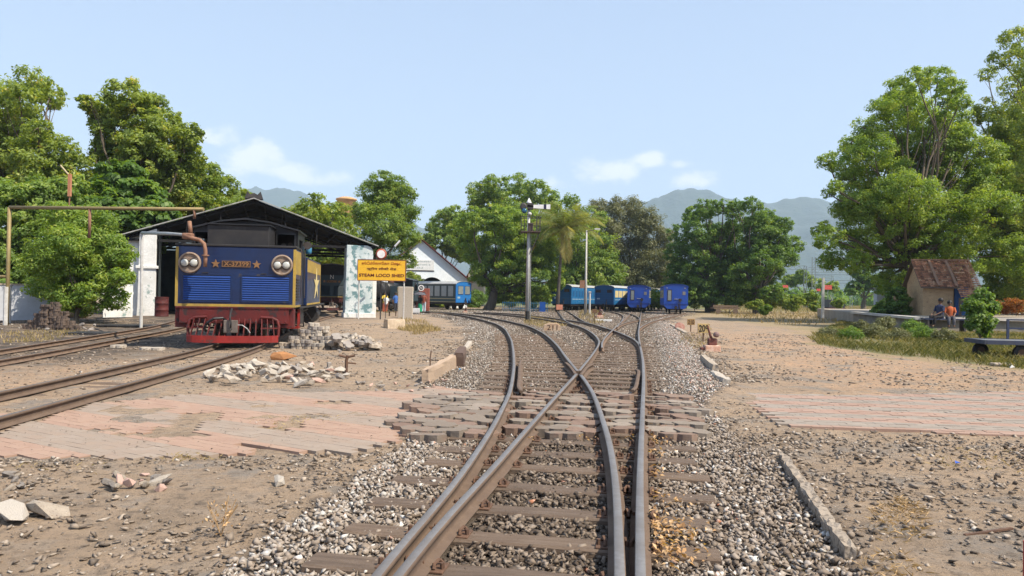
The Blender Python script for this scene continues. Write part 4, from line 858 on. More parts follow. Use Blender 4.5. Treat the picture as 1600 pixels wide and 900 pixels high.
def open_shed():
    PL = wpt(180, 372, 33.6); PR = wpt(590, 385, 37.2); AP = wpt(391, 311, 35.4)
    W_ = Vector((PR.x-PL.x, PR.y-PL.y, 0)); u = W_.normalized(); b = Vector((-u.y, u.x, 0)); L = 10.5; wd = W_.length
    c = (Vector((PL.x, PL.y, 0))+Vector((PR.x, PR.y, 0)))/2; c.z = float(gz(c.x, c.y)); ang = math.atan2(u.y, u.x)
    e = empty('engine_shed', c, ang, 'open engine shed with dark gable sheet roof on peeling white pillars', 'shed')
    h = wd/2; ez = (PL.z+PR.z)/2-c.z; az = AP.z-c.z; n = 60
    V = []; Fs = []; t = .03
    # corrugated sheets: fine ribs running down each slope
    rf = MB(); M = 80
    for sd in (-1, 1):
        for k in range(M):
            y0 = L*k/M; y1 = L*(k+1)/M; z = .025*(k % 2); z2 = .025*((k+1) % 2)
            rf.add([(0,y0,az+z),(sd*h,y0,ez+z),(sd*h,y1,ez+z2),(0,y1,az+z2),(0,y0,az+z-t),(sd*h,y0,ez+z-t),(sd*h,y1,ez+z2-t),(0,y1,az+z2-t)],[(0,1,2,3),(4,7,6,5),(1,5,6,2)]+([(0,4,5,1)] if k == 0 else [])+([(3,2,6,7)] if k == M-1 else []))
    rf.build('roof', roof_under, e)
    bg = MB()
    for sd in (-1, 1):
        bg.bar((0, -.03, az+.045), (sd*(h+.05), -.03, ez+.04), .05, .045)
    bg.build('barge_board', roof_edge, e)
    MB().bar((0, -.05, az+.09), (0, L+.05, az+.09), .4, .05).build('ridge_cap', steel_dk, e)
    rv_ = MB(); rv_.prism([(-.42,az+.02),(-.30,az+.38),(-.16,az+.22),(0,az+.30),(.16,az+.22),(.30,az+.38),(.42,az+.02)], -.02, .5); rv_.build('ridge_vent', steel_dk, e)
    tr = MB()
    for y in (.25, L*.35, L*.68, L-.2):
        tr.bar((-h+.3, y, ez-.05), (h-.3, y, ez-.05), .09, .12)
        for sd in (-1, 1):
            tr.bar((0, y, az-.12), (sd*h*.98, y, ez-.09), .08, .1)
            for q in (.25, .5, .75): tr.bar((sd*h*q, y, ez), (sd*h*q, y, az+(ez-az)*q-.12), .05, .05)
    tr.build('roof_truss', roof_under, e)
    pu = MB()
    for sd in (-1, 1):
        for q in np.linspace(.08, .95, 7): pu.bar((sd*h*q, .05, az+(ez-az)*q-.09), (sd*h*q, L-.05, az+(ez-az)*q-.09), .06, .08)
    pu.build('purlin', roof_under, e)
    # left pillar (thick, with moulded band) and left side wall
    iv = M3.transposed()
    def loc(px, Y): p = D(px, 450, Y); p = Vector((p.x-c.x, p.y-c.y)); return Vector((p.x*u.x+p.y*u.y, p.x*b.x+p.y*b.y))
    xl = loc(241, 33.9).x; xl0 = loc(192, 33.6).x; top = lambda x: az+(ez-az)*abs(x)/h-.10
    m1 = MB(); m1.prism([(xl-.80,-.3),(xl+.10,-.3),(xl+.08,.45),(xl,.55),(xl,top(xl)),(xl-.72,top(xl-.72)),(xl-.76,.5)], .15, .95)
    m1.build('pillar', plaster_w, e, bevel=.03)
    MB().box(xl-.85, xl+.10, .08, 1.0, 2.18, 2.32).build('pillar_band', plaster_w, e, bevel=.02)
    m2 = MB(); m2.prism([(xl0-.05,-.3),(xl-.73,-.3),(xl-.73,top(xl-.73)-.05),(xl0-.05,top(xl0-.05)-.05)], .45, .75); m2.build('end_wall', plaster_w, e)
    MB().box(xl0-.35, xl0-.05, .5, L, -.3, ez-.1).build('side_wall', plaster_w, e); MB().box(xl+.104, xl+.112, .2, .93, .5, top(xl)-.1).build('dark_face', dark_wall, e)  # thin dark sheet over the pillar's inner whitewashed face
    xr0 = loc(541.5, 36.6).x; xr1 = loc(583, 37.0).x; zt = wpt(541, 382, 36.6).z-c.z
    m3 = MB(); m3.prism([(xr0-.05,-.3),(xr1+.06,-.3),(xr1,.4),(xr1,zt-.25),(xr1-.12,zt-.06),(xr1-.3,zt),(xr0,zt)], .1, 1.3); m3.build('pillar', plaster, e, bevel=.03)
    MB().box(xr0-.10, xr1+.10, .02, 1.4, -.3, .22).build('plinth', plaster_w, e, bevel=.02)
    MB().box(xr1+.02, xr1+.22, .3, 1.15, -.3, zt-.9).build('buttress', plaster_w, e, bevel=.02)
    for yy in (5.0, 9.6): MB().box(xr1-.25, xr1-.05, yy, yy+.2, -.3, ez+.05).build('post', steel_dk, e)
    for yy in (4.8, 9.4): MB().box(-.15, .15, yy, yy+.3, -.3, ez).build('post', steel_dk, e)
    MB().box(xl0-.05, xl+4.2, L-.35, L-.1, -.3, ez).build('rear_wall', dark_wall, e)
    MB().box(xl0-.04, xl0+.02, .9, L-.4, -.3, ez-.2).build('inner_lining', dark_wall, e); MB().box(xl0+.02, xl-.72, .76, .80, -.3, top(xl-.73)-.1).build('inner_face', dark_wall, e)  # dark sheets covering the inner wall faces
    return e, c, u, b, xl0
shed, sc_, su, sb, sxl = open_shed()

# ============================================================ steam tank engines
def palette(kind):
    if kind == 'blue': return dict(body=mat('engine_blue', (.004,.022,.092), .42, .1, (.009,.016,.055), .9, .5, coat=.2, spots=(.05,.045,.05), sscale=5, sthr=.66), trim=mat('engine_yellow', (.46,.31,.05), .55, 0, (.27,.19,.06), 2.5, .52), red=mat('engine_red', (.36,.022,.016), .55, 0, (.17,.018,.015), 2.0, .5, spots=(.10,.04,.03), sscale=7, sthr=.64))
    return dict(body=mat('engine_blackblue', (.035,.065,.085), .5, .1, (.05,.07,.08), 1.3, .5), trim=mat('engine_dull_yellow', (.40,.29,.09), .6, 0, (.2,.15,.07), 4), red=mat('engine_dull_red', (.16,.04,.035), .6, 0, (.07,.04,.04), 2.5))
black = mat('engine_black', (.016,.017,.02), .42, .2, (.035,.034,.036), 2.2, .55, coat=.1)
blk_dusty = mat('engine_dusty_black', (.018,.018,.021), .6, .1, (.038,.035,.034), 2, .5)
brass = mat('weathered_brass', (.42,.22,.09), .45, .6, (.30,.17,.09), 9)
glass_l = mat('lamp_glass', (.55,.56,.52), .15, 0, (.42,.42,.38), 9, spec=.8)
rim_m = mat('lamp_rim', (.33,.26,.20), .7, .1, (.22,.15,.11), 8)
rodm = mat('oily_steel', (.14,.12,.11), .45, .7, (.08,.065,.055), 6)
def star(mb, cx, cz, r, y0, y1, rot=0.0):
    pts = []
    for k in range(10):
        a = math.pi/2+k*math.pi/5+rot; q = r if k % 2 == 0 else r*.42; pts.append((cx+q*math.cos(a), cz+q*math.sin(a)))
    return mb.prism(pts, y0, y1)
def make_engine(kind, plate, label, full=True):
    p = palette(kind); e = empty('steam_engine', (0, 0, 0), 0, label, 'steam engine')
    W2 = 1.345; b0 = .99; b1 = 2.40
    bod = MB().box(-W2, W2, 0, 1.15, b0, b1); bod.build('bunker', p['body'], e, bevel=.02)
    MB().box(-W2-.02, W2+.02, -.02, 1.1, b1-.0, b1+.055).build('coping', blk_dusty, e, bevel=.012)
    t = MB(); y = -.006
    t.box(-W2+.0, -W2+.06, -.008, .0-.0, b0+.062, b1-.03); t.box(W2-.05, W2, -.008, 0, b0+.062, b1-.03); t.box(-W2, W2, -.008, 0, b0, b0+.06)
    t.box(W2, W2+.008, 0, 1.15, b0, b0+.05); t.box(W2, W2+.008, 0, .06, b0+.05, b1-.03)
    t.build('lining', p['trim'], e)
    bx = MB().box(-.70, .70, .18, 1.15, b1+.05, 2.93); bx.build('coal_box', blk_dusty, e, bevel=.015)
    MB().box(-.74, .74, .12, 1.2, 2.93, 2.955).build('coal_box_lid', black, e)
    for sx in (-1, 1):   # louvred doors
        x0, x1 = (-1.20, -.09) if sx < 0 else (.11, 1.24)
        fr = MB(); fr.box(x0, x1, -.022, -.004, 1.09, 1.13); fr.box(x0, x1, -.022, -.004, 1.72, 1.76); fr.box(x0, x0+.035, -.022, -.004, 1.13, 1.72); fr.box(x1-.035, x1, -.022, -.004, 1.13, 1.72)
        f = fr.build('grille_door', p['body'], e, bevel=.004); MB().box(x0+.035, x1-.035, -.004, -.001, 1.13, 1.72).build('grille_back', black, f)
        sl_ = MB()
        for k in range(11):
            z = 1.145+k*.052; sl_.add([(x0+.035,-.030,z),(x1-.035,-.030,z),(x1-.035,-.006,z+.040),(x0+.035,-.006,z+.040),(x0+.035,-.022,z-.004),(x1-.035,-.022,z-.004),(x1-.035,-.004,z+.034),(x0+.035,-.004,z+.034)],[(0,1,2,3),(4,7,6,5),(0,4,5,1),(2,6,7,3),(0,3,7,4),(1,5,6,2)])
        sl_.build('louvres', mat('louvre_'+kind, tuple(c*1.7 for c in ((.005,.030,.14) if kind == 'blue' else (.022,.035,.045))), .5, 0, None, 5), f)
        MB().box(x0+.45, x0+.58, -.035, -.004, 1.765, 1.785).build('latch', blk_dusty, f)
    for sx in (-1, 1):   # round twin bulb lamps
        cx, cz = (-1.03, 2.00) if sx < 0 else (1.04, 1.99); Mx = Matrix.Translation((cx, 0, cz))@Matrix.Rotation(math.pi/2, 4, 'X')
        h = MB().lathe([(.25,.0),(.25,.05),(.235,.07),(.205,.075),(.20,.045)], 28, Mx); hl = h.build('headlight', rim_m, e, smooth=True)
        for (ox, oz, rr_) in ((-.10,0,.088),(.10,0,.088)):
            MB().lathe([(rr_,.045),(rr_,.075),(rr_*.8,.095),(rr_*.4,.105),(.001,.108)], 18, Mx@Matrix.Translation((ox, oz, 0))).build('lens', glass_l, hl, smooth=True)
            MB().lathe([(rr_+.02,.04),(rr_+.02,.08),(rr_,.085),(rr_,.05)], 18, Mx@Matrix.Translation((ox, oz, 0))).build('lens_ring', rodm, hl, smooth=True)
        MB().box(cx-.19, cx+.19, -.085, -.07, cz-.012, cz+.012).build('clamp_bar', rim_m, hl)
    pl = MB().box(-.32, .32, -.02, -.001, 1.925, 2.065).build('number_plate', mat('plate_dark', (.05,.025,.02), .6), e)
    text_obj(plate, 'digits', brass, pl, (0, -.026, 1.995), .56, .105, .012, bold=.02)
    rmb = MB(); rmb.box(-.32,.32,-.028,-.02,1.925,1.937); rmb.box(-.32,.32,-.028,-.02,2.053,2.065); rmb.box(-.32,-.308,-.028,-.02,1.937,2.053); rmb.box(.308,.32,-.028,-.02,1.937,2.053); rmb.build('plate_rim', brass, pl)
    for cx in (-.46, .46):
        star(MB(), cx, 1.99, .105, -.022, -.001).build('star', brass, e)
    # red buffer beam, cowcatcher
    dkred = mat('beam_red_'+kind, (.135,.014,.012) if kind == 'blue' else (.07,.02,.018), .6, 0, (.07,.012,.012), 2.2, .5, spots=(.03,.02,.02), sscale=6, sthr=.6); bb_ = MB().box(-1.22, 1.22, -.10, .05, .60, .985).build('buffer_beam', dkred, e, bevel=.01)  # darker red than the cowcatcher bar: soot and shade in the colour
    rv2 = MB(); [rv2.lathe([(.016,0),(.014,.008),(.001,.012)], 8, Matrix.Translation((x, -.10, z))@Matrix.Rotation(math.pi/2, 4, 'X')) for x in np.linspace(-1.15, 1.15, 17) for z in (.65, .93)]; rv2.build('rivets', dkred, bb_)
    MB().box(-1.30, 1.32, -.12, .4, .955, .99).build('foot_plate', dkred, e)
    cw = MB()
    def cx_(x, z): # bowed outline
        return -.16-.36*(1-(x/1.02)**2)**.5*(1-(z-.2)/.75) if abs(x) < 1.02 else -.16
    xs_ = np.linspace(-1.0, 1.0, 15)
    for a, b in zip(xs_[:-1], xs_[1:]): cw.bar((a, cx_(a, .25), .25), (b, cx_(b, .25), .25), .05, .16)
    cwo = cw.build('cowcatcher', p['red'], e)
    br = MB()
    for k, x in enumerate(np.linspace(-.93, .93, 15)):
        if abs(x) < .12: continue
        br.bar((x*.94, -.14, .70), (x, cx_(x, .3)+.01, .30), .075, .018, (1, 0, 0))
    br.build('bars', dkred, cwo)
    for sx in (-1, 1):
        hp = MB(); hp.tube([(sx*1.0, -.17, .3), (sx*1.01, -.15, .55), (sx*.97, -.14, .68), (sx*.86, -.14, .735), (sx*.6, -.14, .75)], .035, 8); hp.bar((sx*1.0, -.2, .5), (sx*.62, -.3, .5), .04, .03)
        hp.build('frame_hoop', dkred, cwo)
    cp = MB().box(-.16, .14, -.50, -.40, .40, .69).build('coupler_block', mat('coupler_grey', (.20,.17,.15), .75, .2, (.12,.10,.09), 9, bump=.004), e, bevel=.012)
    MB().box(-.05, .05, -.40, -.1, .48, .62).build('drawbar', blk_dusty, cp)
    hk = MB(); hk.tube([(0,-.52,.52),(.01,-.56,.60),(-.01,-.55,.74),(-.02,-.45,.85),(-.02,-.30,.95)], .022, 6); hk.tube([(-.03,-.52,.50),(0,-.57,.46),(.03,-.54,.50)], .02, 6); hk.build('hook', blk_dusty, cp)
    ho = MB(); ho.tube([(-.16,-.15,.66),(-.22,-.3,.73),(-.40,-.36,.72),(-.55,-.34,.62),(-.62,-.3,.5),(-.58,-.25,.42)], .03, 8); ho.build('brake_hose', black, e)
    ho = MB(); ho.tube([(.14,-.46,.58),(.25,-.5,.58),(.36,-.5,.50),(.42,-.46,.40)], .010, 6); ho.build('cable', mat('pale_cable', (.5,.5,.5), .6), e)
    # cab
    c0 = 1.15; c1 = 2.75; cw_ = 1.26
    wl = MB(); z0 = 2.40; z1 = 2.83
    wl.box(-cw_, -1.22, c0, c0+.05, z0, z1); wl.box(-.70, .70, c0, c0+.05, z0, z1); wl.box(1.19, cw_, c0, c0+.05, z0, z1); wl.box(-cw_, cw_, c0, c0+.05, z1, 2.90); wl.box(-1.22, -.70, c0, c0+.05, z0, z0+.07); wl.box(.70, 1.19, c0, c0+.05, z0, z0+.07)
    wl.prism([(-cw_,2.90),(-.7,3.05),(0,3.13),(.7,3.05),(cw_,2.90)], c0, c0+.05)
    wl.build('cab_wall', blk_dusty, e)
    for (a, b) in ((-1.235,-.715), (.725,1.205)):
        wf = MB(); wf.box(a, b, c0-.02, c0+.0, z0+.05, z0+.085); wf.box(a, b, c0-.02, c0, z1-.02, z1+.01); wf.box(a, a+.03, c0-.02, c0, z0+.085, z1-.02); wf.box(b-.03, b, c0-.02, c0, z0+.085, z1-.02)
        wf.build('cab_window_frame', black, e)
    # open windows show dim pipework inside
    pf = MB(); pf.box(-cw_+.05, cw_-.05, c1-.15, c1-.1, 1.0, 3.0); pf.build('boiler_head', black, e)
    pg = MB()
    for (x, y, z, q) in ((-.95,2.2,2.62,.05),(.95,2.2,2.62,.06),(-.8,2.0,2.58,.04),(.85,1.6,2.55,.07),(-1.0,1.6,2.56,.05)): pg.tube([(x,y,z-.2),(x,y,z)], .02, 6); pg.lathe([(q,0),(q,.03)], 10, Matrix.Translation((x,y,z))@Matrix.Rotation(math.pi/2, 4, 'X'))
    pg.build('gauges', rodm, e)
    for sx in (-1, 1):
        sd = MB(); a, b = sorted((sx*cw_, sx*(cw_-.05)))
        sd.box(a, b, c0, c0+.35, b1-.3, 2.90); sd.box(a, b, c0+1.15, c1, 1.0, 2.90); sd.box(a, b, c0+.35, c0+1.15, 2.72, 2.90); sd.box(a, b, c0, c0+.35, 1.0, b1-.3)
        sd.build('cab_side', p['body'] if kind != 'blue' else black, e)
    for sx in (-1, 1): MB().box(*sorted((sx*(cw_+.01), sx*(cw_-.03))), c0+.38, c0+1.12, 1.0, 1.95).build('cab_door', p['body'], e, bevel=.01)
    hr = MB()
    for sx in (-1, 1):
        for y in (c0+.33, c0+1.18): hr.tube([(sx*(cw_+.06), y, 1.2), (sx*(cw_+.06), y, 2.45)], .016, 6)
    hr.build('handrail', rodm, e)
    rfp = [(-cw_-.05,2.885),(-1.0,2.965),(-.6,3.075),(0,3.145),(.6,3.075),(1.0,2.965),(cw_+.05,2.885),(cw_+.05,2.925),(1.0,3.005),(.6,3.115),(0,3.19),(-.6,3.115),(-1.0,3.005),(-cw_-.05,2.925)]
    MB().prism(rfp, c0-.12, c1+.15).build('cab_roof', black, e)
    mr = MB().lathe([(.11,0),(.11,.03)], 16, Matrix.Translation((cw_+.12, c0+1.2, 2.62))@Matrix.Rotation(math.pi/2, 4, 'X')); mr.bar((cw_, c0+1.2, 2.62), (cw_+.1, c0+1.2, 2.62), .02); mr.build('mirror', rodm, e)
    MB().lathe([(.07,0),(.08,.06),(.08,.16),(.05,.2)], 12, Matrix.Translation((cw_+.10, c1+.15, 2.42))).build('side_lamp', mat('lamp_blue', (.05,.22,.38), .4), e, smooth=True)
    # bunker side: yellow patch with louvre
    pb = MB(); pb.box(W2, W2+.006, .06, 1.12, 1.78, b1-.05); pb.build('side_panel', p['trim'] if kind == 'blue' else p['body'], e)
    sv = MB(); [sv.box(W2, W2+.02, .15, .75, 1.15+k*.07, 1.185+k*.07) for k in range(8)]; sv.build('side_louvres', blk_dusty, e)
    # side tanks, boiler, smokebox
    ta, tb = c1, 7.0
    for sx in (-1, 1):
        a, b = sorted((sx*W2, sx*.62)); tk = MB().box(a, b, ta, tb, .99, 2.32).build('side_tank', p['body'], e, bevel=.02)
        xo = sx*W2; lo, hi = sorted((xo, xo+sx*.008))
        tt = MB(); tt.box(lo, hi, ta+.02, tb-.02, 1.92, 2.26); tt.box(lo, hi, ta+.02, tb-.02, 1.0, 1.05); tt.box(lo, hi, tb-.07, tb-.02, 1.05, 1.92); tt.build('tank_lining', p['trim'], tk)
        if kind == 'blue':
            stt = MB(); pts = []
            for k in range(10):
                aa = math.pi/2+k*math.pi/5; q = .52 if k % 2 == 0 else .17; pts.append((5.5+q*1.8*math.cos(aa), 1.60+q*math.sin(aa)))
            x_lo, x_hi = sorted((xo+sx*.009, xo+sx*.016)); v = [(x_lo, y_, z_) for y_, z_ in pts]+[(x_hi, y_, z_) for y_, z_ in pts]
            stt.add(v, [tuple(range(10)), tuple(range(19, 9, -1))]+[(i, i+10, (i+1) % 10+10, (i+1) % 10) for i in range(10)]); stt.build('big_star', mat('star_cream', (.70,.58,.28), .5), tk)
    Ry = Matrix.Rotation(-math.pi/2, 4, 'X')
    MB().lathe([(.66,0),(.66,4.6)], 28, Matrix.Translation((0, c1, 2.0))@Ry).build('boiler', black, e, smooth=True)
    MB().lathe([(.72,0),(.72,1.3),(.66,1.36),(.3,1.42)], 28, Matrix.Translation((0, 7.3, 2.0))@Ry).build('smokebox', blk_dusty, e, smooth=True)
    MB().lathe([(.24,2.6),(.20,2.72),(.19,3.15),(.25,3.2),(.25,3.27)], 18, Matrix.Translation((0, 8.0, 0))).build('chimney', black, e, smooth=True)
    MB().lathe([(.30,2.5),(.28,2.8),(.2,2.95),(.02,3.02)], 18, Matrix.Translation((0, 5.2, 0))).build('steam_dome', mat('dome_brown', (.14,.06,.04), .5, .2), e, smooth=True)
    MB().box(-W2, W2, 1.1, 8.9, .93, .985).build('running_board', blk_dusty, e)
    MB().box(-.45, .45, .2, 9.0, .45, .93).build('main_frame', blk_dusty, e)
    # wheels, rods, cylinders
    for k, y in enumerate((1.0, 2.9, 4.05, 5.2, 6.35)):
        for sx in (-1, 1):
            r = .36 if k == 0 else .41
            Mw = Matrix.Translation((sx*.50, y, r+.12))@Matrix.Rotation(math.pi/2*sx, 4, 'Y')
            wm = MB().lathe([(r+.02,-.02),(r+.02,.0),(r,.005),(r,.09),(r-.05,.10),(r-.06,.05),(.12,.05),(.12,.12),(.05,.13)], 28, Mw)
            wo = wm.build('wheel', rodm if k == 0 else blk_dusty, e, smooth=True)
    for sx in (-1, 1):
        rd = MB(); rd.bar((sx*.70, 2.7, .50), (sx*.70, 6.4, .50), .04, .09); rd.bar((sx*.78, 5.2, .46), (sx*.80, 7.8, .64), .04, .09); rd.build('coupling_rod', rodm, e)
        MB().lathe([(.29,0),(.29,1.0)], 20, Matrix.Translation((sx*.95, 7.4, .60))@Ry).build('cylinder', blk_dusty, e, smooth=True)
        MB().lathe([(.20,0),(.20,.9)], 16, Matrix.Translation((sx*.98, 7.45, 1.02))@Ry).build('valve_chest', blk_dusty, e, smooth=True)
        pp = MB(); rr = random.Random(4+sx)
        for k in range(7):
            y = 1.3+k*.7; pp.tube([(sx*1.05, y, .93), (sx*(1.1+rr.uniform(-.1,.15)), y+.1, .7), (sx*(1.0+rr.uniform(-.1,.2)), y+.4, .45+rr.uniform(-.1,.1)), (sx*.8, y+.6, .4)], .022, 6)
        pp.tube([(sx*1.2,.3,.85),(sx*1.2,2.5,.82),(sx*1.15,5,.85)], .025, 6); pp.build('pipework', blk_dusty, e)
        MB().box(*sorted((sx*1.02, sx*1.3)), 1.35, 1.7, .42, .47).build('cab_step', p['red'], e); 
        sp = MB(); sp.box(*sorted((sx*1.26, sx*1.29)), 1.36, 1.40, .42, .96); sp.box(*sorted((sx*1.26, sx*1.29)), 1.66, 1.70, .42, .96); sp.build('step_hanger', p['red'], e)
        MB().box(*sorted((sx*1.0, sx*1.33)), -.02, .3, .50, .95).build('corner_bracket', dkred, e, bevel=.01)
        MB().box(*sorted((sx*.9, sx*1.25)), 2.1, 2.9, .5, .92).build('sand_box', blk_dusty, e, bevel=.02)
    return e
eng = make_engine('blue', 'X-37399', 'blue and yellow steam engine with red cowcatcher standing outside the shed')
ec = D(368, 478, 17.4); eng.location = (ec.x, ec.y, float(gz(ec.x, ec.y))); eng.rotation_euler = (0, 0, rad(9.8))
blk = make_engine('black', 'X37386', 'blackish steam engine showing its rear inside the shed beside the pillar')
bc = D(518, 467, 47); blk.location = (bc.x, bc.y, float(gz(bc.x, bc.y))); blk.rotation_euler = (0, 0, rad(14))
MB_ = text_obj('N', 'letter', mat('letter_white', (.7,.7,.68), .6), blk, (0, .17, 2.68), .22, .26, .01)
MB_.location = (0, .17, 2.2)
MB_.location = (0, -.02, 2.28)
e3 = dup(blk, None, None, 'dark steam engine facing out of the white gabled shed behind the slab'); c3 = D(640, 460, 77); e3.location = (c3.x+.6, c3.y-4, -.28); e3.rotation_euler = (0, 0, rad(168))

# ============================================================ white gabled workshop
red_roof = mat('red_sheet_roof', (.20,.035,.03), .7, .1, (.13,.03,.03), 2)
gable_wall = mat('blue_white_wall', (.86,.90,.93), .85, 0, (.68,.76,.82), .5, .5, .003, 10)
def workshop():
    Y = 92; AP = D(659, 376, Y); RE = D(731, 436, Y); LE = D(600, 430, Y); z0 = float(gz(AP.x, Y)); e = empty('workshop', (AP.x, Y, z0), rad(13), 'white gabled workshop with an arched doorway behind the coach', 'building')
    az = AP.z-z0; ez = RE.z-z0; hw = RE.x-AP.x; hl = AP.x-LE.x; L = 22; ezl = az-(az-ez)*hl/hw
    # arch opening in the gable wall, cut as real hole
    axc = D(675, 455, Y).x-AP.x; ar = 1.55; sp = D(675, 433, Y).z-z0-ar
    W_ = []; n = 16
    poly = [(-hl,-.4),(axc-ar,-.4)]+[(axc-ar*math.cos(math.pi*k/n), sp+ar*math.sin(math.pi*k/n)) for k in range(n+1)]+[(axc+ar,-.4),(hw,-.4),(hw,ez),(0,az),(-hl,ezl)]
    # second arch on the left
    ax2 = D(610, 455, Y).x-AP.x
    if ax2-ar > -hl+.3: poly = [(-hl,-.4),(ax2-ar,-.4)]+[(ax2-ar*math.cos(math.pi*k/n), sp-.5+ar*math.sin(math.pi*k/n)) for k in range(n+1)]+[(ax2+ar,-.4)]+poly[1:]
    MB().prism(poly, 0, .4).build('gable_wall', gable_wall, e)
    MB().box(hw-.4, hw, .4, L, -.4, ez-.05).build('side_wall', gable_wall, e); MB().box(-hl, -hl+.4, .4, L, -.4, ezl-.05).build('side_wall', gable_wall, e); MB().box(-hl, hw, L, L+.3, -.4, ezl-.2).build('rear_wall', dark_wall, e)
    rf = MB(); rf.add([(0,-.5,az+.08),(hw+.6,-.5,ez-.42),(hw+.6,L,ez-.42),(0,L,az+.08),(0,-.5,az+.17),(hw+.6,-.5,ez-.33),(hw+.6,L,ez-.33),(0,L,az+.17)],[(0,1,2,3),(4,7,6,5),(0,4,5,1),(1,5,6,2),(2,6,7,3)])
    sl_ = (az-ezl)/hl; rf.add([(0,-.5,az+.08),(-hl-.6,-.5,ezl-.42),(-hl-.6,L,ezl-.42),(0,L,az+.08),(0,-.5,az+.17),(-hl-.6,-.5,ezl-.33),(-hl-.6,L,ezl-.33),(0,L,az+.17)],[(3,2,1,0),(5,6,7,4),(1,5,4,0),(2,6,5,1),(3,7,6,2)])
    rf.build('roof', red_roof, e)
    bd = MB().box(D(634,420,Y).x-AP.x, D(678,420,Y).x-AP.x, -.06, -.005, D(650,422,Y).z-z0, D(650,406,Y).z-z0).build('name_board', mat('faded_board', (.76,.78,.78), .8), e)
    for k, wdt in enumerate((.62, .9, .9)): 
        lw = MB(); rr = random.Random(k); x = D(637, 420, Y).x-AP.x
        while x < D(637+38*wdt, 420, Y).x-AP.x: q = rr.uniform(.06, .16); lw.box(x, x+q, -.066, -.061, D(650,419.5-k*5,Y).z-z0, D(650,418-k*5,Y).z-z0+rr.uniform(0,.05)); x += q+rr.uniform(.04,.12)
        lw.build('faded_lettering', mat('faded_ink', (.36,.42,.44), .8), bd)
    MB().box(D(634,420,Y).x-AP.x, D(678.5,420,Y).x-AP.x, -.07, -.0, D(650,423.4,Y).z-z0, D(650,422.2,Y).z-z0).build('board_frame', steel_dk, bd)
    return e
workshop()
# second, darker roofed building behind with terracotta, and orange-brick house behind trees at right of it
def small_building(name, px0, px1, pyt, Y, dep, wallm, roofm, label, rz=0, gable=True, win=()):
    a = D(px0, 460, Y); b = D(px1, 460, Y); z0 = float(gz(a.x, Y)); H = D((px0+px1)/2, pyt, Y).z-z0; w = b.x-a.x; e = empty(name, ((a.x+b.x)/2, Y, z0), rz, label, 'building'); h = H*.72
    if gable: MB().prism([(-w/2,-.3),(w/2,-.3),(w/2,h),(0,H-.15),(-w/2,h)], 0, dep).build('wall', wallm, e)
    else: MB().box(-w/2, w/2, 0, dep, -.3, h).build('wall', wallm, e)
    r = MB(); o = .4; s = (H-h)/(w/2)
    for sd in (-1, 1): r.add([(0,-o,H-.12),(sd*(w/2+o),-o,h-.12-s*o),(sd*(w/2+o),dep+o,h-.12-s*o),(0,dep+o,H-.12),(0,-o,H+.05),(sd*(w/2+o),-o,h+.05-s*o),(sd*(w/2+o),dep+o,h+.05-s*o),(0,dep+o,H+.05)],[(0,1,2,3),(4,7,6,5),(0,4,5,1),(1,5,6,2),(2,6,7,3)])
    r.build('roof', roofm, e)
    for (x, z, ww, hh) in win:
        f = MB().box(x-ww/2-.08, x+ww/2+.08, -.05, -.002, z-hh/2-.08, z+hh/2+.08).build('window', mat('frame_dull', (.3,.28,.24), .8), e); MB().box(x-ww/2, x+ww/2, -.06, -.051, z-hh/2, z+hh/2).build('pane', mat('pane_dark', (.03,.035,.04), .15, spec=.8), f)
    return e
brick_red = mat('red_brick', (.42,.15,.09), .9, 0, (.30,.11,.07), 3, .5, .01, 20)
small_building('store_building', 636, 668, 365, 118, 12, brick_red, mat('brown_tile_roof', (.12,.07,.05), .9), 'brown gable roof rising just behind the white workshop')
small_building('brick_house', 731, 755, 408, 112, 8, mat('cream_wall', (.60,.54,.42), .9, 0, (.50,.44,.34), 2), brick_red, 'cream house with red brick gable half hidden by the trees', win=((.2,1.6,.9,1.1),(-1.0,1.6,.7,1.1)))
small_building('red_roofed_house', 525, 560, 408, 70, 6, mat('cream_wall', (.6,.54,.42)), red_roof, 'small red roofed building seen past the left of the peeling pillar')
small_building('low_house', 905, 942, 438, 112, 8, mat('grey_wall', (.35,.33,.3), .9), mat('brown_tile_roof', (.12,.07,.05), .9), 'low brown roofed house behind the teal vans')
# orange water tank
wt_ = empty('water_tank', D(541, 330, 120)-Vector((0, 0, 0)), 0, 'round orange water tank rising above the trees', 'water tank'); pz = D(541, 330, 120).z; wt_.location.z = float(gz(0, 120))
hz_ = D(541, 308, 120).z-wt_.location.z
MB().lathe([(1.5,hz_-4.0),(1.55,hz_-3.8),(1.5,hz_-.6),(1.7,hz_-.5),(1.7,hz_-.3),(.8,hz_)], 24).build('tank', mat('tank_orange', (.62,.36,.16), .8, 0, (.5,.3,.15), 1.5), wt_, smooth=True)
for a in range(4): MB().box(1.1*math.cos(a*1.57+.78)-.15, 1.1*math.cos(a*1.57+.78)+.15, 1.1*math.sin(a*1.57+.78)-.15, 1.1*math.sin(a*1.57+.78)+.15, -.2, hz_-3.95).build('leg', mat('tank_leg', (.5,.45,.4), .8), wt_)

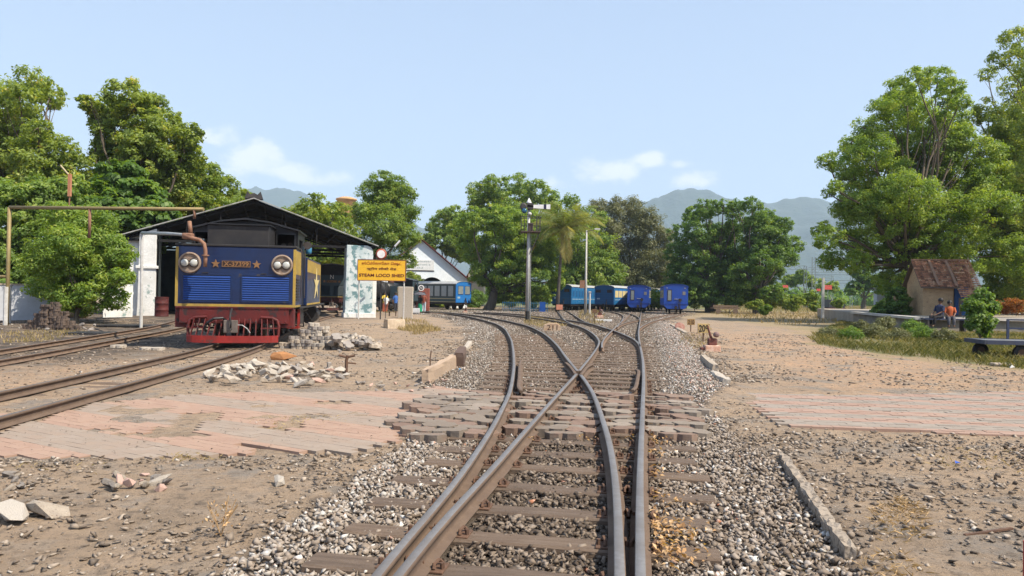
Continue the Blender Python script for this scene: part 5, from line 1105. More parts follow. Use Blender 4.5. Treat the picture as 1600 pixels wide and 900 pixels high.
# ============================================================ coaches and wagons
c_royal = mat('coach_royal_blue', (.010,.065,.42), .35, .05, (.014,.07,.34), 2, .5, coat=.3)
c_teal = mat('coach_teal_blue', (.013,.145,.36), .45, .05, (.03,.15,.32), 2, .5, coat=.15)
c_teald = mat('coach_end_blue', (.010,.085,.24), .5, .05, (.02,.09,.21), 2, .5)
c_light = mat('coach_bright_blue', (.018,.16,.50), .4, .05, (.03,.18,.46), 2, .5, coat=.2)
c_cream = mat('coach_cream', (.66,.55,.26), .6, 0, (.55,.46,.24), 3)
c_roof = mat('coach_roof_grey', (.45,.46,.46), .6, .1, (.36,.36,.35), 2)
c_greenside = mat('coach_dark_green', (.02,.05,.05), .4, .05, (.03,.06,.06), 2, coat=.2)
under = mat('underframe', (.025,.022,.022), .8, .2, (.05,.04,.035), 5)
glassm = mat('coach_glass', (.18,.21,.21), .08, 0, (.25,.27,.26), 2, spec=.9)
def arc(w, z, rise, n=8): return [(w*math.cos(math.pi*k/n), z+rise*math.sin(math.pi*k/n)) for k in range(n+1)]
def make_coach(style, label, L=9.0, cat='coach', group=None):
    e = empty('coach' if style != 'van' else 'wagon', (0, 0, 0), 0, label, cat, group); w = 1.22; zb = .75; zt = 2.75
    side, end = {'royal': (c_royal, c_royal), 'van': (c_teal, c_teald), 'view': (c_greenside, c_light), 'white': (mat('coach_pale', (.6,.6,.55), .5), c_royal)}[style]
    body = [(-w,zb),(w,zb),(w,zt)]+arc(w, zt, .28)[1:-1]+[(-w,zt)]
    if style == 'royal': body = [(-w*.72,zb-.25),(w*.72,zb-.25),(w,zb+.12),(w,zt)]+arc(w, zt, .28)[1:-1]+[(-w,zt),(-w,zb+.12)]
    MB().prism(body, 0, .12).build('end_wall', end, e, bevel=.015)
    MB().prism(body, .12, L-.12).build('body', side, e); MB().prism(body, L-.12, L).build('end_wall', end, e)
    rp = [(w+.06,zt+.0)]+arc(w+.06, zt+.02, .31)+[(-w-.06,zt)]; MB().prism(rp+[(x*.97, z-.03) for x, z in rp[::-1]], -.06, L+.06).build('roof', c_roof if style != 'royal' else c_royal, e)
    MB().box(-w+.1, w-.1, .1, L-.1, .55, zb-.0).build('underframe', under, e)
    for y in (1.4, L-1.4):
        bg = MB().box(-.75, .75, y-.8, y+.8, .38, .55).build('bogie', under, e)
        for yy in (y-.5, y+.5):
            for sx in (-1, 1):
                MB().lathe([(.33,0),(.33,.02),(.31,.025),(.31,.10),(.08,.10),(.08,.14)], 20, Matrix.Translation((sx*.50, yy, .32))@Matrix.Rotation(math.pi/2*sx, 4, 'Y')).build('wheel', under, bg, smooth=True)
    bf = MB().lathe([(.07,0),(.07,.3),(.17,.31),(.17,.36)], 14, Matrix.Translation((0, .05, .66))@Matrix.Rotation(math.pi/2, 4, 'X')).build('coupler', under, e)
    tb = MB(); tb.tube([(.28,0,1.05),(.28,-.12,1.0),(.3,-.16,.8),(.36,-.12,.55),(.34,-.05,.45)], .035, 6); tb.build('brake_hose', under, e)
    if style == 'royal':
        fr = MB(); x0, x1 = -.86, -.42; fr.box(x0, x1, -.03, -.002, 1.30, 2.48); f = fr.build('window', under, e); MB().box(x0+.06, x1-.06, -.036, -.031, 1.38, 2.40).build('pane', glassm, f)
        MB().box(.66, .96, -.02, -.002, 1.95, 2.3).build('notice', mat('notice_grey', (.25,.24,.24), .8), e)
        MB().bar((-.15,-.03,1.52), (.5,-.03,1.52), .05).build('handrail', c_roof, e)
        b2 = MB(); b2.bar((.42,-.05,1.4), (.42,-.05,.5), .05); b2.lathe([(.17,0),(.17,.05)], 16, Matrix.Translation((.42,-.05,1.42))@Matrix.Rotation(math.pi/2, 4, 'X')); b2.build('brake_wheel', under, e)
        st = MB(); st.box(-w, w, -.05, -.0, 1.02, 1.04); st.bar((-.2,-.05,.95), (-.2,-.05,.5), .04); st.build('trim_rib', c_royal, e)
        for sx in (-1, 1): MB().box(sx*.9-.07, sx*.9+.07, -.05, -.005, 2.62, 2.68).build('lamp_bracket', c_roof, e)
        for sx in (-1, 1):
            for k in range(6):
                y = .8+k*1.3; a, b = sorted((sx*w, sx*(w+.012))); f = MB().box(a, b, y, y+.9, 1.65, 2.45).build('window', c_cream, e); a, b = sorted((sx*(w+.012), sx*(w+.018))); MB().box(a, b, y+.07, y+.83, 1.72, 2.38).build('pane', glassm, f)
    if style == 'van':
        ri = MB()
        for k in range(7): ri.box(-w+.02, w-.02, -.012, -.002, .95+k*.27, .965+k*.27)
        for x in (-w+.03, w-.07): ri.box(x, x+.04, -.03, -.002, zb, zt)
        ri.build('planking', c_teal, e)
        MB().box(-w+.15, -.45, -.02, -.002, 2.15, 2.5).build('vent', under, e)
        MB().box(.35, .95, -.02, -.002, 2.15, 2.5).build('vent', under, e)
        MB().box(-.9, -.55, -.02, -.002, 1.35, 1.5).build('stencil', mat('stencil_pale', (.3,.42,.5), .8), e)
        hb = MB(); hb.bar((.3,-.05,1.3), (.3,-.05,.5), .04); hb.bar((.2,-.05,1.3), (.4,-.05,1.3), .04); hb.build('brake_lever', under, e)
        for sx in (-1, 1):
            for k in range(4):
                y = .25+k*(L-.5)/4; a, b = sorted((sx*w, sx*(w+.02)));
                pm = [c_teal, c_cream, c_light, c_teal][k] if 'cream' in label else c_teal
                pn = MB().box(a, b, y+.05, y+(L-.5)/4-.05, .85, 2.65).build('panel', c_teal if pm is c_teal else c_light, e)
                a2, b2 = sorted((sx*(w+.02), sx*(w+.028)))
                if 'cream' in label: MB().box(a2, b2, y+.1, y+(L-.5)/4-.1, 1.6, 2.4).build('cream_band', c_cream, pn)
                else: MB().box(a2, b2, y+.3, y+(L-.5)/4-.3, 1.6, 2.3).build('shutter', c_teald, pn)
                MB().box(a2, b2, y+.05, y+(L-.5)/4-.05, 1.28, 1.36).build('pale_line', mat('stencil_pale', (.3,.42,.5), .8), pn)
    if style == 'view':
        for sx in (-1, 1):
            x0, x1 = (-.98, -.08) if sx < 0 else (.12, 1.02); f = MB().box(x0, x1, -.03, -.002, 1.62, 2.58).build('window', mat('frame_blue_dark', (.01,.06,.2), .5), e, bevel=.01); MB().box(x0+.06, x1-.06, -.036, -.031, 1.68, 2.52).build('pane', glassm, f)
        MB().box(-1.0, -.6, -.012, -.002, 1.2, 1.4).build('stencil', mat('stencil_pale', (.3,.42,.5), .8), e)
        MB().lathe([(.17,0),(.17,.06),(.1,.1)], 16, Matrix.Translation((.85,0,.98))@Matrix.Rotation(math.pi/2, 4, 'X')).build('lamp', c_teald, e, smooth=True)
        b2 = MB(); b2.bar((.28,-.07,1.3), (.28,-.07,.5), .05); b2.bar((.28,-.07,1.3), (-.05,-.07,.7), .04); b2.build('brake_gear', under, e)
        for sx in (-1, 1):
            for k in range(9):
                y = .35+k*(L-.5)/9; q = (L-.5)/9-.1; a, b = sorted((sx*w, sx*(w+.012))); f = MB().box(a, b, y, y+q, 1.35, 2.62).build('window', mat('frame_dark', (.015,.02,.02), .5), e); a, b = sorted((sx*(w+.012), sx*(w+.018))); MB().box(a, b, y+.07, y+q-.07, 1.42, 2.55).build('pane', glassm, f)
            a, b = sorted((sx*w, sx*(w+.02))); MB().box(a, b, .1, L-.1, 1.14, 1.20).build('cream_line', mat('dull_cream', (.5,.42,.22), .7), e); MB().box(a, b, .1, L-.1, .80, .85).build('cream_line', mat('dull_cream', (.5,.42,.22), .7), e)
    return e
def put(o, px, py, Y, rz, z=None):
    c = D(px, py, Y); o.location = (c.x, c.y, (float(gz(c.x, c.y)) if z is None else z)+.06); o.rotation_euler = (0, 0, rad(rz)); return o
put(make_coach('view', 'glass sided coach with bright blue end standing on the left curve', 9.5), 724.5, 470, 80, 52)
put(make_coach('royal', 'rightmost royal blue coach end standing on the curved far track', 9.0), 1056, 470, 76, -9)
r2 = dup([o for o in COL.objects if o.get('label', '').startswith('rightmost royal')][0], None, None, 'narrower royal blue coach end with the track leading straight to it'); put(r2, 997, 470, 84, -12)
v1 = put(make_coach('van', 'teal van with a red stop board before it at the left of the row', 5.2, 'wagon'), 877, 470, 86, -22)
def behind(src, prev, gap, L, rz, label):
    o = dup(src, None, None, label); pr = prev.rotation_euler[2]; d = Vector((-math.sin(pr), math.cos(pr), 0))*(L+gap); o.location = prev.location+d; o.rotation_euler = (0, 0, rad(rz)); return o
v2 = behind(v1, v1, .6, 5.2, -26, 'second teal van coupled behind the one with the red stop board')
v3 = behind(v1, v2, .6, 5.2, -30, 'last teal van of the left row seen behind the lamp pole')
w1 = put(make_coach('van', 'blue van with cream banded side left of the royal blue coaches', 6.0, 'wagon'), 944, 470, 88, -27)
w2 = behind(w1, w1, .6, 6, -32, 'second blue and cream van coupled behind the first of its row')
w3 = behind(w1, w2, .6, 6, -36, 'hindmost blue and cream van next to the narrow royal blue coach')

# ============================================================ people
skin_m = mat('skin', (.20,.105,.065), .55, 0, (.17,.09,.055), 9)
hair_m = mat('hair_black', (.012,.011,.012), .6)
def person(label, loc, rz, h, pose, shirt, lower, long_skirt=False, holding=None, hair_long=False, group=None):
    """pose: 'stand', 'carry', 'umbrella', 'sit'. one skinned body, clothes and hair as separate shells"""
    e = empty('person', loc, rz, label, 'person', group); s = h/1.7
    sit = pose == 'sit'; hip = .93 if not sit else .48
    J = {'pel': (0,0,hip), 'sp': (0,.01,hip+.18), 'ch': (0,.01,hip+.40), 'nk': (0,0,hip+.56), 'hd0': (0,-.01,hip+.62), 'hd1': (0,-.015,hip+.74), 'hd2': (0,-.005,hip+.80)}
    R = {'pel': .13, 'sp': .12, 'ch': .145, 'nk': .05, 'hd0': .06, 'hd1': .088, 'hd2': .06}
    E = [('pel','sp'),('sp','ch'),('ch','nk'),('nk','hd0'),('hd0','hd1'),('hd1','hd2')]
    for sx, n in ((-1,'l'),(1,'r')):
        J['hip'+n] = (sx*.085,0,hip-.04); R['hip'+n] = .095
        if sit: J['kn'+n] = (sx*.11,-.43,hip-.02); J['an'+n] = (sx*.11,-.42,.08); J['to'+n] = (sx*.12,-.56,.03)
        else: J['kn'+n] = (sx*.09,-.01+.02*sx,.49); J['an'+n] = (sx*.09,.02+.04*sx,.08); J['to'+n] = (sx*.10,-.13+.04*sx,.03)
        R['kn'+n] = .055; R['an'+n] = .036; R['to'+n] = .030
        E += [('pel','hip'+n),('hip'+n,'kn'+n),('kn'+n,'an'+n),('an'+n,'to'+n)]
        sh = hip+.48; J['sh'+n] = (sx*.175,0,sh); R['sh'+n] = .055
        if pose == 'carry': el = (sx*.22,-.08,sh-.25); wr = (sx*.06,-.24,sh-.20)
        elif pose == 'umbrella' and sx > 0: el = (sx*.20,-.14,sh-.22); wr = (sx*.12,-.24,sh+.0)
        elif sit: el = (sx*.24,-.08,sh-.25); wr = (sx*.14,-.32,hip+.10)
        else: el = (sx*.23,.02,sh-.28); wr = (sx*.24,-.05,sh-.52)
        J['el'+n] = el; R['el'+n] = .040; J['wr'+n] = wr; R['wr'+n] = .026; d = (Vector(wr)-Vector(el)).normalized(); pm = Vector(wr)+d*.07; J['pm'+n] = tuple(pm); R['pm'+n] = .030
        E += [('ch','sh'+n),('sh'+n,'el'+n),('el'+n,'wr'+n),('wr'+n,'pm'+n)]
        side = Vector((0, 1, 0)) if abs(d.y) < .8 else Vector((1, 0, 0)); side = (side-d*side.dot(d)).normalized(); nrm = d.cross(side)
        for k in range(4):
            o = side*((k-1.5)*.021); L = (.062,.072,.068,.052)[k]; a = pm+d*.025+o; b = a+d*L*.55+nrm*.008*sx; c = b+d*L*.35+nrm*.022*sx
            for q, v, r in (('a',a,.009),('b',b,.0085),('c',c,.007)): J[f'f{k}{q}{n}'] = tuple(v); R[f'f{k}{q}{n}'] = r
            E += [('pm'+n,f'f{k}a{n}'),(f'f{k}a{n}',f'f{k}b{n}'),(f'f{k}b{n}',f'f{k}c{n}')]
        a = pm-side*.032-d*.02; b = a-side*.018+d*.035; J['t1'+n] = tuple(a); J['t2'+n] = tuple(b); R['t1'+n] = .011; R['t2'+n] = .009; E += [('pm'+n,'t1'+n),('t1'+n,'t2'+n)]
    keys = list(J); me = bpy.data.meshes.new('body'); me.from_pydata([Vector(J[k])*s for k in keys], [(keys.index(a), keys.index(b)) for a, b in E], []); o = bpy.data.objects.new('body', me); COL.objects.link(o)
    o.modifiers.new('skin', 'SKIN'); sv = me.skin_vertices[0].data
    for i, k in enumerate(keys):
        r = R[k]*s; sv[i].radius = (r, r*.78) if k in ('pel','sp','ch') else (r, r); sv[i].use_root = k == 'pel'
    o.modifiers.new('sub', 'SUBSURF').levels = 1
    bpy.context.view_layer.update(); m2 = bpy.data.meshes.new_from_object(o.evaluated_get(bpy.context.evaluated_depsgraph_get())); bpy.data.objects.remove(o); bpy.data.meshes.remove(me)
    m2.materials.clear(); m2.materials.append(skin_m); m2.name = 'body'; bo = bpy.data.objects.new('body', m2); COL.objects.link(bo); bo.parent = e
    for p_ in m2.polygons: p_.use_smooth = True
    hz_ = hip+.70; fc = MB(); 
    # face: nose, mouth, ears, eyes
    fc.add([(-.012,-.088,hz_+.01),(.012,-.088,hz_+.01),(.016,-.092,hz_-.03),(-.016,-.092,hz_-.03),(0,-.115,hz_-.024)],[(0,1,4),(1,2,4),(2,3,4),(3,0,4)])
    for sx in (-1, 1): fc.lathe([(.018,-.01),(.022,0),(.012,.012)], 8, Matrix.Translation((sx*.088, .0, hz_-.005))@Matrix.Rotation(math.pi/2, 4, 'Y'))
    fc.v = [tuple(Vector(v)*s) for v in fc.v]; fc.build('face', skin_m, e)
    ey = MB(); [ey.lathe([(.011,0),(.008,.006)], 8, Matrix.Translation((sx*.032, -.086, hz_+.008))@Matrix.Rotation(math.pi/2, 4, 'X')) for sx in (-1, 1)]; ey.box(-.025, .025, -.098, -.088, hz_-.058, hz_-.05); ey.v = [tuple(Vector(v)*s) for v in ey.v]; ey.build('eyes', hair_m, e)
    hr = MB(); hr.lathe([(.095,-.05),(.112,0),(.112,.06),(.09,.11),(.05,.14),(.001,.152)], 14, Matrix.Translation((0, .022, hz_+.02))@Matrix.Rotation(rad(-22), 4, 'X'), cap=False)
    if hair_long: hr.tube([(0,.09,hz_),(0,.11,hz_-.15),(0,.10,hz_-.35)], [.05,.035,.015], 8)
    hr.v = [tuple(Vector(v)*s) for v in hr.v]; hr.build('hair', hair_m, e, smooth=True)
    # clothes: loose shells around torso, arms and legs
    def shell(name, rings, m, n=14):
        mb = MB(); b = 0
        for (c, rx, ry) in rings:
            for k in range(n): t = 2*math.pi*k/n; w = 1+.04*math.sin(5*t+c[2]*9); mb.v.append(tuple(Vector((c[0]+rx*w*math.cos(t), c[1]+ry*w*math.sin(t), c[2]))*s))
        for i in range(len(rings)-1):
            for k in range(n): mb.f.append((i*n+k, i*n+(k+1) % n, (i+1)*n+(k+1) % n, (i+1)*n+k))
        return mb.build(name, m, e, smooth=True)
    sh = hip+.48; shell('shirt', [((0,.0,hip-.10),.185,.145),((0,.0,hip+.10),.165,.135),((0,0,hip+.32),.185,.145),((0,0,sh-.01),.20,.12),((0,0,sh+.05),.12,.085),((0,0,sh+.075),.068,.06)], shirt)
    for n in 'lr':
        sl_ = MB(); a = Vector(J['sh'+n]); b = Vector(J['el'+n]); sl_.tube([a*s, (a.lerp(b, .5))*s, (a.lerp(b, .95))*s], [.075*s, .066*s, .062*s], 10, cap=False)
        sl_.build('sleeve', shirt, e, smooth=True)
    if long_skirt and not sit: shell('skirt', [((0,0,.09),.24,.22),((0,0,.40),.21,.19),((0,0,.75),.19,.16),((0,0,hip+.02),.16,.135)], lower)
    else:
        tr = MB()
        for n in 'lr':
            a = Vector(J['hip'+n]); b = Vector(J['kn'+n]); c = Vector(J['an'+n]); tr.tube([a*s+Vector((0,0,.05*s)), a.lerp(b, .5)*s, b*s, b.lerp(c, .5)*s, (c+Vector((0,0,.04)))*s], [.115*s, .098*s, .078*s, .072*s, .066*s], 12, cap=False)
        tr.build('trousers', lower, e, smooth=True)
    return e
def cl(n, c): return mat('cloth_'+n, c, .85, 0, tuple(x*.75 for x in c), 9)
def at(px, py): return G(px, py, 0.0)
def at_Y(px, Y, dz=0): p = D(px, 460, Y); return onground(p.x, Y, dz)
person('woman in yellow blouse and orange sari standing behind a child by the pillar', at_Y(601.5, 60), rad(10), 1.62, 'carry', cl('yellow', (.75,.55,.08)), cl('orange', (.50,.13,.06)), True, hair_long=True)
person('child in pale top and brown trousers standing before the woman in yellow', at_Y(603.8, 57.5), rad(-5), 1.35, 'stand', cl('white', (.75,.76,.75)), cl('brown', (.30,.10,.07)))
pu = person('person in green skirt holding up a grey umbrella by the coach', at_Y(656.5, 62), rad(150), 1.50, 'umbrella', cl('dark', (.03,.03,.035)), cl('green', (.02,.30,.15)), True)
person('person in pale trousers and red top walking beside the umbrella holder', at_Y(662.5, 62.6), rad(170), 1.66, 'stand', cl('brick', (.28,.08,.05)), cl('pale', (.55,.62,.72)))
person('person in blue standing half hidden behind the pale slab', at_Y(618.5, 60), rad(20), 1.6, 'stand', cl('blue', (.05,.15,.45)), cl('dark2', (.05,.05,.06)))
um = empty('umbrella', pu.location+Vector((.0, -.25, 0)), 0, 'open dark grey umbrella held over the person in green', 'umbrella')
cn = MB(); n = 8; rings = [(.56,1.50),(.50,1.58),(.34,1.67),(.16,1.72),(.01,1.74)]
cn.lathe([(r, z) for r, z in rings], n, cap=False); cn.lathe([(r*.98, z-.012) for r, z in rings], n, cap=False); cn.build('canopy', cl('umbrella', (.10,.10,.12)), um)
MB().tube([(0,0,.95),(0,0,1.8)], .012, 6).build('shaft', rodm, um)

# ============================================================ station sign
yel = mat('sign_yellow', (.86,.50,.03), .5, 0, (.80,.44,.03), 2, .5)
ink = mat('sign_maroon', (.16,.02,.015), .6); inko = mat('sign_orange_letters', (.42,.09,.01), .6)
post_w = mat('post_white', (.62,.62,.60), .6, 0, (.45,.43,.40), 4)
def station_sign():
    Y = 34.6; a = D(559.5, 422, Y); b = D(633.5, 422.6, Y); c = (a+b)/2; z0 = float(gz(c.x, Y)); w = (b-a).length; h = 31.5*Y/F
    e = empty('station_sign', (c.x, Y, z0), 0, 'yellow board reading STEAM LOCO SHED on two white posts', 'sign'); zc = c.z-z0; rl = .0
    bd = MB().box(-w/2, w/2, -.02, .02, zc-h/2, zc+h/2).build('board', yel, e)
    fm = MB(); fm.box(-w/2-.02, w/2+.02, -.03, .03, zc+h/2, zc+h/2+.03); fm.box(-w/2-.02, w/2+.02, -.03, .03, zc-h/2-.03, zc-h/2); fm.box(-w/2-.03, -w/2, -.03, .03, zc-h/2, zc+h/2); fm.box(w/2, w/2+.03, -.03, .03, zc-h/2, zc+h/2); fm.build('board_frame', mat('frame_redbrown', (.22,.08,.05), .7), bd)
    text_obj('STEAM LOCO SHED', 'lettering', ink, bd, (0, -.026, zc-h*.25), w*.95, h*.15, .008, bold=.02)
    for txt, z, ww, hh, m in (('\u0bb8\u0bcd\u0b9f\u0bc0\u0bae\u0bcd\u0bc7\u0bb2\u0bbe\u0bc7\u0b95\u0bbe \u0bc6\u0bb7\u0b9f\u0bcd', .33, .84, .19, inko), ('\u0938\u094d\u091f\u0940\u092e \u0932\u094b\u0915\u094b \u0936\u0947\u0921', .06, .62, .17, ink)):
        try: text_obj(txt, 'lettering', m, bd, (0, -.026, zc+h*z), w*ww, h*hh, .008, bold=.008)
        except Exception as ex: print('text', ex)
    for px, dz in ((560.5, 0), (631, 0)):
        x = D(px, 450, Y).x-c.x; MB().tube([(x, .05, -.3), (x, .05, zc+h/2+.02)], .032, 10).build('post', post_w, e)
    return e
station_sign()
rdp = D(595.5, 397, 34.7); e = empty('round_signal', onground(rdp.x, 34.75), 0, 'round white target with a red ring standing above the yellow board', 'signal disc'); zz = rdp.z-e.location.z
MB().lathe([(.255,0),(.255,.04),(.19,.045)], 28, Matrix.Translation((0,0,zz))@Matrix.Rotation(math.pi/2, 4, 'X')).build('ring', mat('ring_red', (.42,.10,.05), .6), e, smooth=True)
MB().lathe([(.185,.045),(.185,.055)], 28, Matrix.Translation((0,0,zz))@Matrix.Rotation(math.pi/2, 4, 'X')).build('disc', mat('disc_white', (.95,.93,.90), .4), e)
MB().tube([(0,.06,-.2),(0,.06,zz)], .03, 8).build('post', steel_dk, e)
e = empty('tube_lamp', D(604, 395, 36)-Vector((0,0,0)), 0, 'slanting white tube lamp on an arm behind the round target', 'lamp'); p0 = e.location.copy(); a = D(625, 376, 36)-p0; b = D(617, 385, 36)-p0
e.location.z = float(gz(p0.x, 36)); dz = Vector((0, 0, p0.z-e.location.z)); MB().tube([dz*0-Vector((0,0,.2)), dz, b+dz], .018, 6).build('arm', steel_dk, e); MB().tube([b+dz, a+dz], .05, 8).build('tube', mat('tube_white', (.8,.8,.8), .4), e)

# ============================================================ semaphore signal
def semaphore():
    B = G(824, 501, 0); Y = B.y; e = empty('semaphore_signal', B, 0, 'tall grey semaphore signal with white arm, railed platform and ladder', 'signal'); s = Y/F; k = s
    T = D(826.5, 318, Y); H = T.z-B.z; tx = T.x-B.x
    def Z(py): return D(826, py, Y).z-B.z
    def Xo(px): return D(px, 400, Y).x-B.x
    ln = lambda z: tx*z/H
    grey = mat('mast_grey', (.52,.53,.52), .6, .1, (.40,.39,.37), 2)
    MB().tube([(0,0,-.3),(ln(H*.55),0,H*.55),(tx,0,H)], [.115,.095,.075], 12).build('mast', grey, e, smooth=True)
    MB().tube([(0,0,-.3),(0,0,Z(486))], .13, 12).build('mast_base', mat('base_dark', (.03,.03,.03), .7), e)
    MB().lathe([(.14,H),(.16,H+.05),(.10,H+.15),(.05,H+.26),(.01,H+.33)], 14, Matrix.Translation((tx,0,0))).build('finial', mat('finial_white', (.85,.85,.85), .5), e, smooth=True)
    za = Z(323); arm = MB(); x0 = Xo(832); x1 = Xo(858.5); arm.add([(x0,-.16,za-.10),(x1,-.16,za-.145),(x1,-.16,za+.145),(x0,-.16,za+.10),(x0,-.13,za-.10),(x1,-.13,za-.145),(x1,-.13,za+.145),(x0,-.13,za+.10)],[(0,1,2,3),(4,7,6,5),(0,4,5,1),(1,5,6,2),(2,6,7,3),(3,7,4,0)])
    ar = arm.build('arm', mat('arm_white', (.85,.85,.84), .5), e); xa, xb = Xo(848.2), Xo(852.2); MB().add([(xa,-.166,za-.135),(xb,-.166,za-.14),(xb,-.166,za+.14),(xa,-.166,za+.135),(xa,-.161,za-.135),(xb,-.161,za-.14),(xb,-.161,za+.14),(xa,-.161,za+.135)],[(0,1,2,3),(4,7,6,5),(0,4,5,1),(1,5,6,2),(2,6,7,3),(3,7,4,0)]).build('arm_stripe', mat('stripe_black', (.02,.02,.06), .6), ar)
    sp = MB(); sp.box(Xo(822.5), Xo(832), -.2, .1, za-.17, za+.2); sp.bar((Xo(815), -.16, za+.05), (Xo(832), -.16, za), .08, .14); sp.build('pivot_casting', steel_dk, e, bevel=.02)
    Mx = lambda px, py: Matrix.Translation((Xo(px), -.15, Z(py)))@Matrix.Rotation(math.pi/2, 4, 'X')
    MB().lathe([(.20,0),(.20,.10),(.13,.11)], 18, Mx(816.5, 323.5)).build('spectacle', steel_dk, e, smooth=True)
    MB().lathe([(.155,0),(.155,.10),(.10,.14),(.01,.15)], 18, Mx(818, 330)).build('lamp_lens', mat('lens_teal', (.01,.10,.20), .15, spec=.9), e, smooth=True)
    MB().box(Xo(813), Xo(820), -.05, .25, Z(329), Z(317)).build('lamp_case', steel_dk, e, bevel=.02)
    MB().lathe([(.12,0),(.13,.12),(.06,.2)], 14, Matrix.Translation((Xo(826.5), -.1, Z(337)))).build('bracket', grey, e, smooth=True)
    pz = Z(362); x0, x1 = Xo(813), Xo(843.5); pf = MB().box(x0, x1, -.55, .55, pz-.05, pz).build('platform', mat('platform_rusty', (.12,.09,.075), .8, .2), e)
    rl = MB(); t = Z(340)
    for y in (-.53, .53):
        for x in (x0+.02, x0+.22, x1-.22, x1-.02): rl.bar((x, y, pz), (x, y, t), .03)
        rl.bar((x0, y, t), (x1, y, t), .035); rl.bar((x0, y, (pz+t)/2), (x1, y, (pz+t)/2), .02)
    for x in (x0+.02, x1-.02): rl.bar((x, -.53, t), (x, .53, t), .035)
    rl.build('railing', steel_dk, pf)
    MB().box(Xo(824), Xo(832), -.35, .25, pz, Z(349)).build('lamp_box', mat('box_darkred', (.09,.06,.055), .7), e, bevel=.03)
    br = MB(); br.bar((x1-.05, -.1, pz-.05), (Xo(828.5), -.1, Z(395)), .05); br.bar((x0+.25, .1, pz-.05), (Xo(818.5), .1, Z(400)), .03); br.build('brace', steel_dk, e)
    ld = MB(); xl = .16
    for q in (0, 1): ld.bar((xl+ .02, .22+.0+.3*q, -.1), (ln(H*.55)+.14, .14+.3*q, pz-.05), .03)
    for k_ in range(18): z = .1+k_*(pz-.2)/18; ld.bar((xl+.02+(ln(H*.55)+.12-xl)*z/pz, .20, z), (xl+.02+(ln(H*.55)+.12-xl)*z/pz, .48, z), .022)
    ld.build('ladder', mat('ladder_grey', (.40,.40,.39), .6), e)
    MB().tube([(-.14,-.1,.3), (-.10,-.1,pz)], .012, 6).build('pull_rod', rust, e)
    return e
semaphore()

def put_empty(name, px, py, label, cat, rz=0.0, dz=0.0, group=None):
    return empty(name, G(px, py, dz), rz, label, cat, group)
# lamp pole between the vans
B = onground(D(915, 470, 66).x, 66); e = empty('lamp_pole', B, 0, 'thin grey pole with a control box between the two van rows', 'pole'); T = D(915, 360, 66).z-B.z
MB().tube([(0,0,-.2),(0,0,T*.4),(0,0,T)], [.13,.10,.06], 8).build('pole', mat('pole_grey', (.55,.54,.50), .7, 0, (.4,.38,.35), 2), e, smooth=True)
MB().bar((0,-.05,T-.1), (.9,-.05,T+.15), .05).build('arm', steel_dk, e); MB().box(.7,1.2,-.12,.05,T+.08,T+.2).build('lamp_head', post_w, e)
MB().box(-.55,-.12,-.15,.15,T*.36-.35,T*.36+.35).build('control_box', mat('box_rust', (.30,.16,.10), .8), e)
B = onground(D(921.5, 470, 68).x, 68); e = empty('short_post', B, 0, 'short pale post right of the thin grey pole', 'post'); MB().tube([(0,0,-.2),(0,0,2.0)], .09, 8).build('shaft', post_w, e); MB().box(-.12,.12,-.12,.12,2.0,2.12).build('cap', post_w, e)
# low blue fence behind the semaphore
bf = mat('fence_blue', (.02,.15,.30), .6); B = onground(D(815, 470, 78).x, 78); e = empty('fence', B, 0, 'low blue picket fence behind the semaphore mast', 'fence'); f1 = MB()
for k in range(26): f1.bar((-2+k*.19, 0, -.1), (-2+k*.19, 0, 1.05), .035)
f1.build('pickets', bf, e); f2 = MB(); f2.bar((-2.05,.04,.3), (2.8,.04,.3), .05); f2.bar((-2.05,.04,.9), (2.8,.04,.9), .05); f2.build('rails', bf, e); MB().box(1.9,2.5,-.1,.3,0,1.05).build('blue_cabinet', mat('cab_blue', (.01,.08,.35), .5), e)
# white low fence sign boards and ground pieces near the far tracks
def board_sign(px, pyb, pyt, w, txt, label, bm_, tm, Y=None, name='number_board', pole=True, tw=.8, pm=None):
    B = G(px, pyb, 0); Y = B.y; c = D(px, pyt, Y); z = c.z-B.z; s = Y/F; W_ = w*s; H = W_*.8; e = empty(name, B, 0, label, 'sign')
    bd = MB().box(-W_/2, W_/2, -.02, .02, z-H/2, z+H/2).build('board', bm_, e, bevel=.004)
    if txt: text_obj(txt, 'digits', tm, bd, (0, -.025, z), W_*tw, H*.72, .006, bold=.01)
    if pole: MB().box(-.02, .02, .02, .05, -.15, z).build('post', pm or iron, e)
    return e
yb = mat('board_yellow_stained', (.62,.47,.18), .7, 0, (.36,.24,.12), 9, .5, spots=(.10,.06,.04), sscale=12, sthr=.6)
board_sign(1099, 535.5, 513, 18.5, '209', 'stained yellow board with the number 209 beside the point lever', yb, mat('paint_black', (.012,.012,.012), .6))
board_sign(1079.5, 519, 503, 12, '210', 'small rusty flaking number board behind the 209 board', mat('board_rust', (.26,.14,.06), .9, 0, (.45,.33,.15), 12, .55), mat('paint_brown', (.07,.035,.02), .8))
board_sign(929, 503, 486, 7.5, '', 'small brown square board on a post before the cream banded van', mat('board_brown', (.18,.10,.05), .8), None)
board_sign(874, 489, 480, 10, '', 'red square stop board standing before the teal van', mat('board_red', (.55,.16,.10), .7, 0, (.6,.3,.2), 8), None, name='stop_board')
board_sign(983.5, 478, 471, .01, '', 'tiny', iron, None) if False else None
e = put_empty('number_stone', 862, 516, 'half buried stone painted with the number 211 between the tracks', 'stone'); MB().prism([(-.38,-.1),(.36,-.1),(.34,.20),(.22,.29),(-.12,.30),(-.32,.22)], -.07, .07).build('slab', mat('stone_tan', (.42,.27,.17), .9, 0, (.55,.42,.30), 6, .5, .01, 20), e, bevel=.02); text_obj('211', 'digits', mat('paint_brown', (.07,.035,.02), .8), e, (.02, -.075, .12), .42, .2, .006)
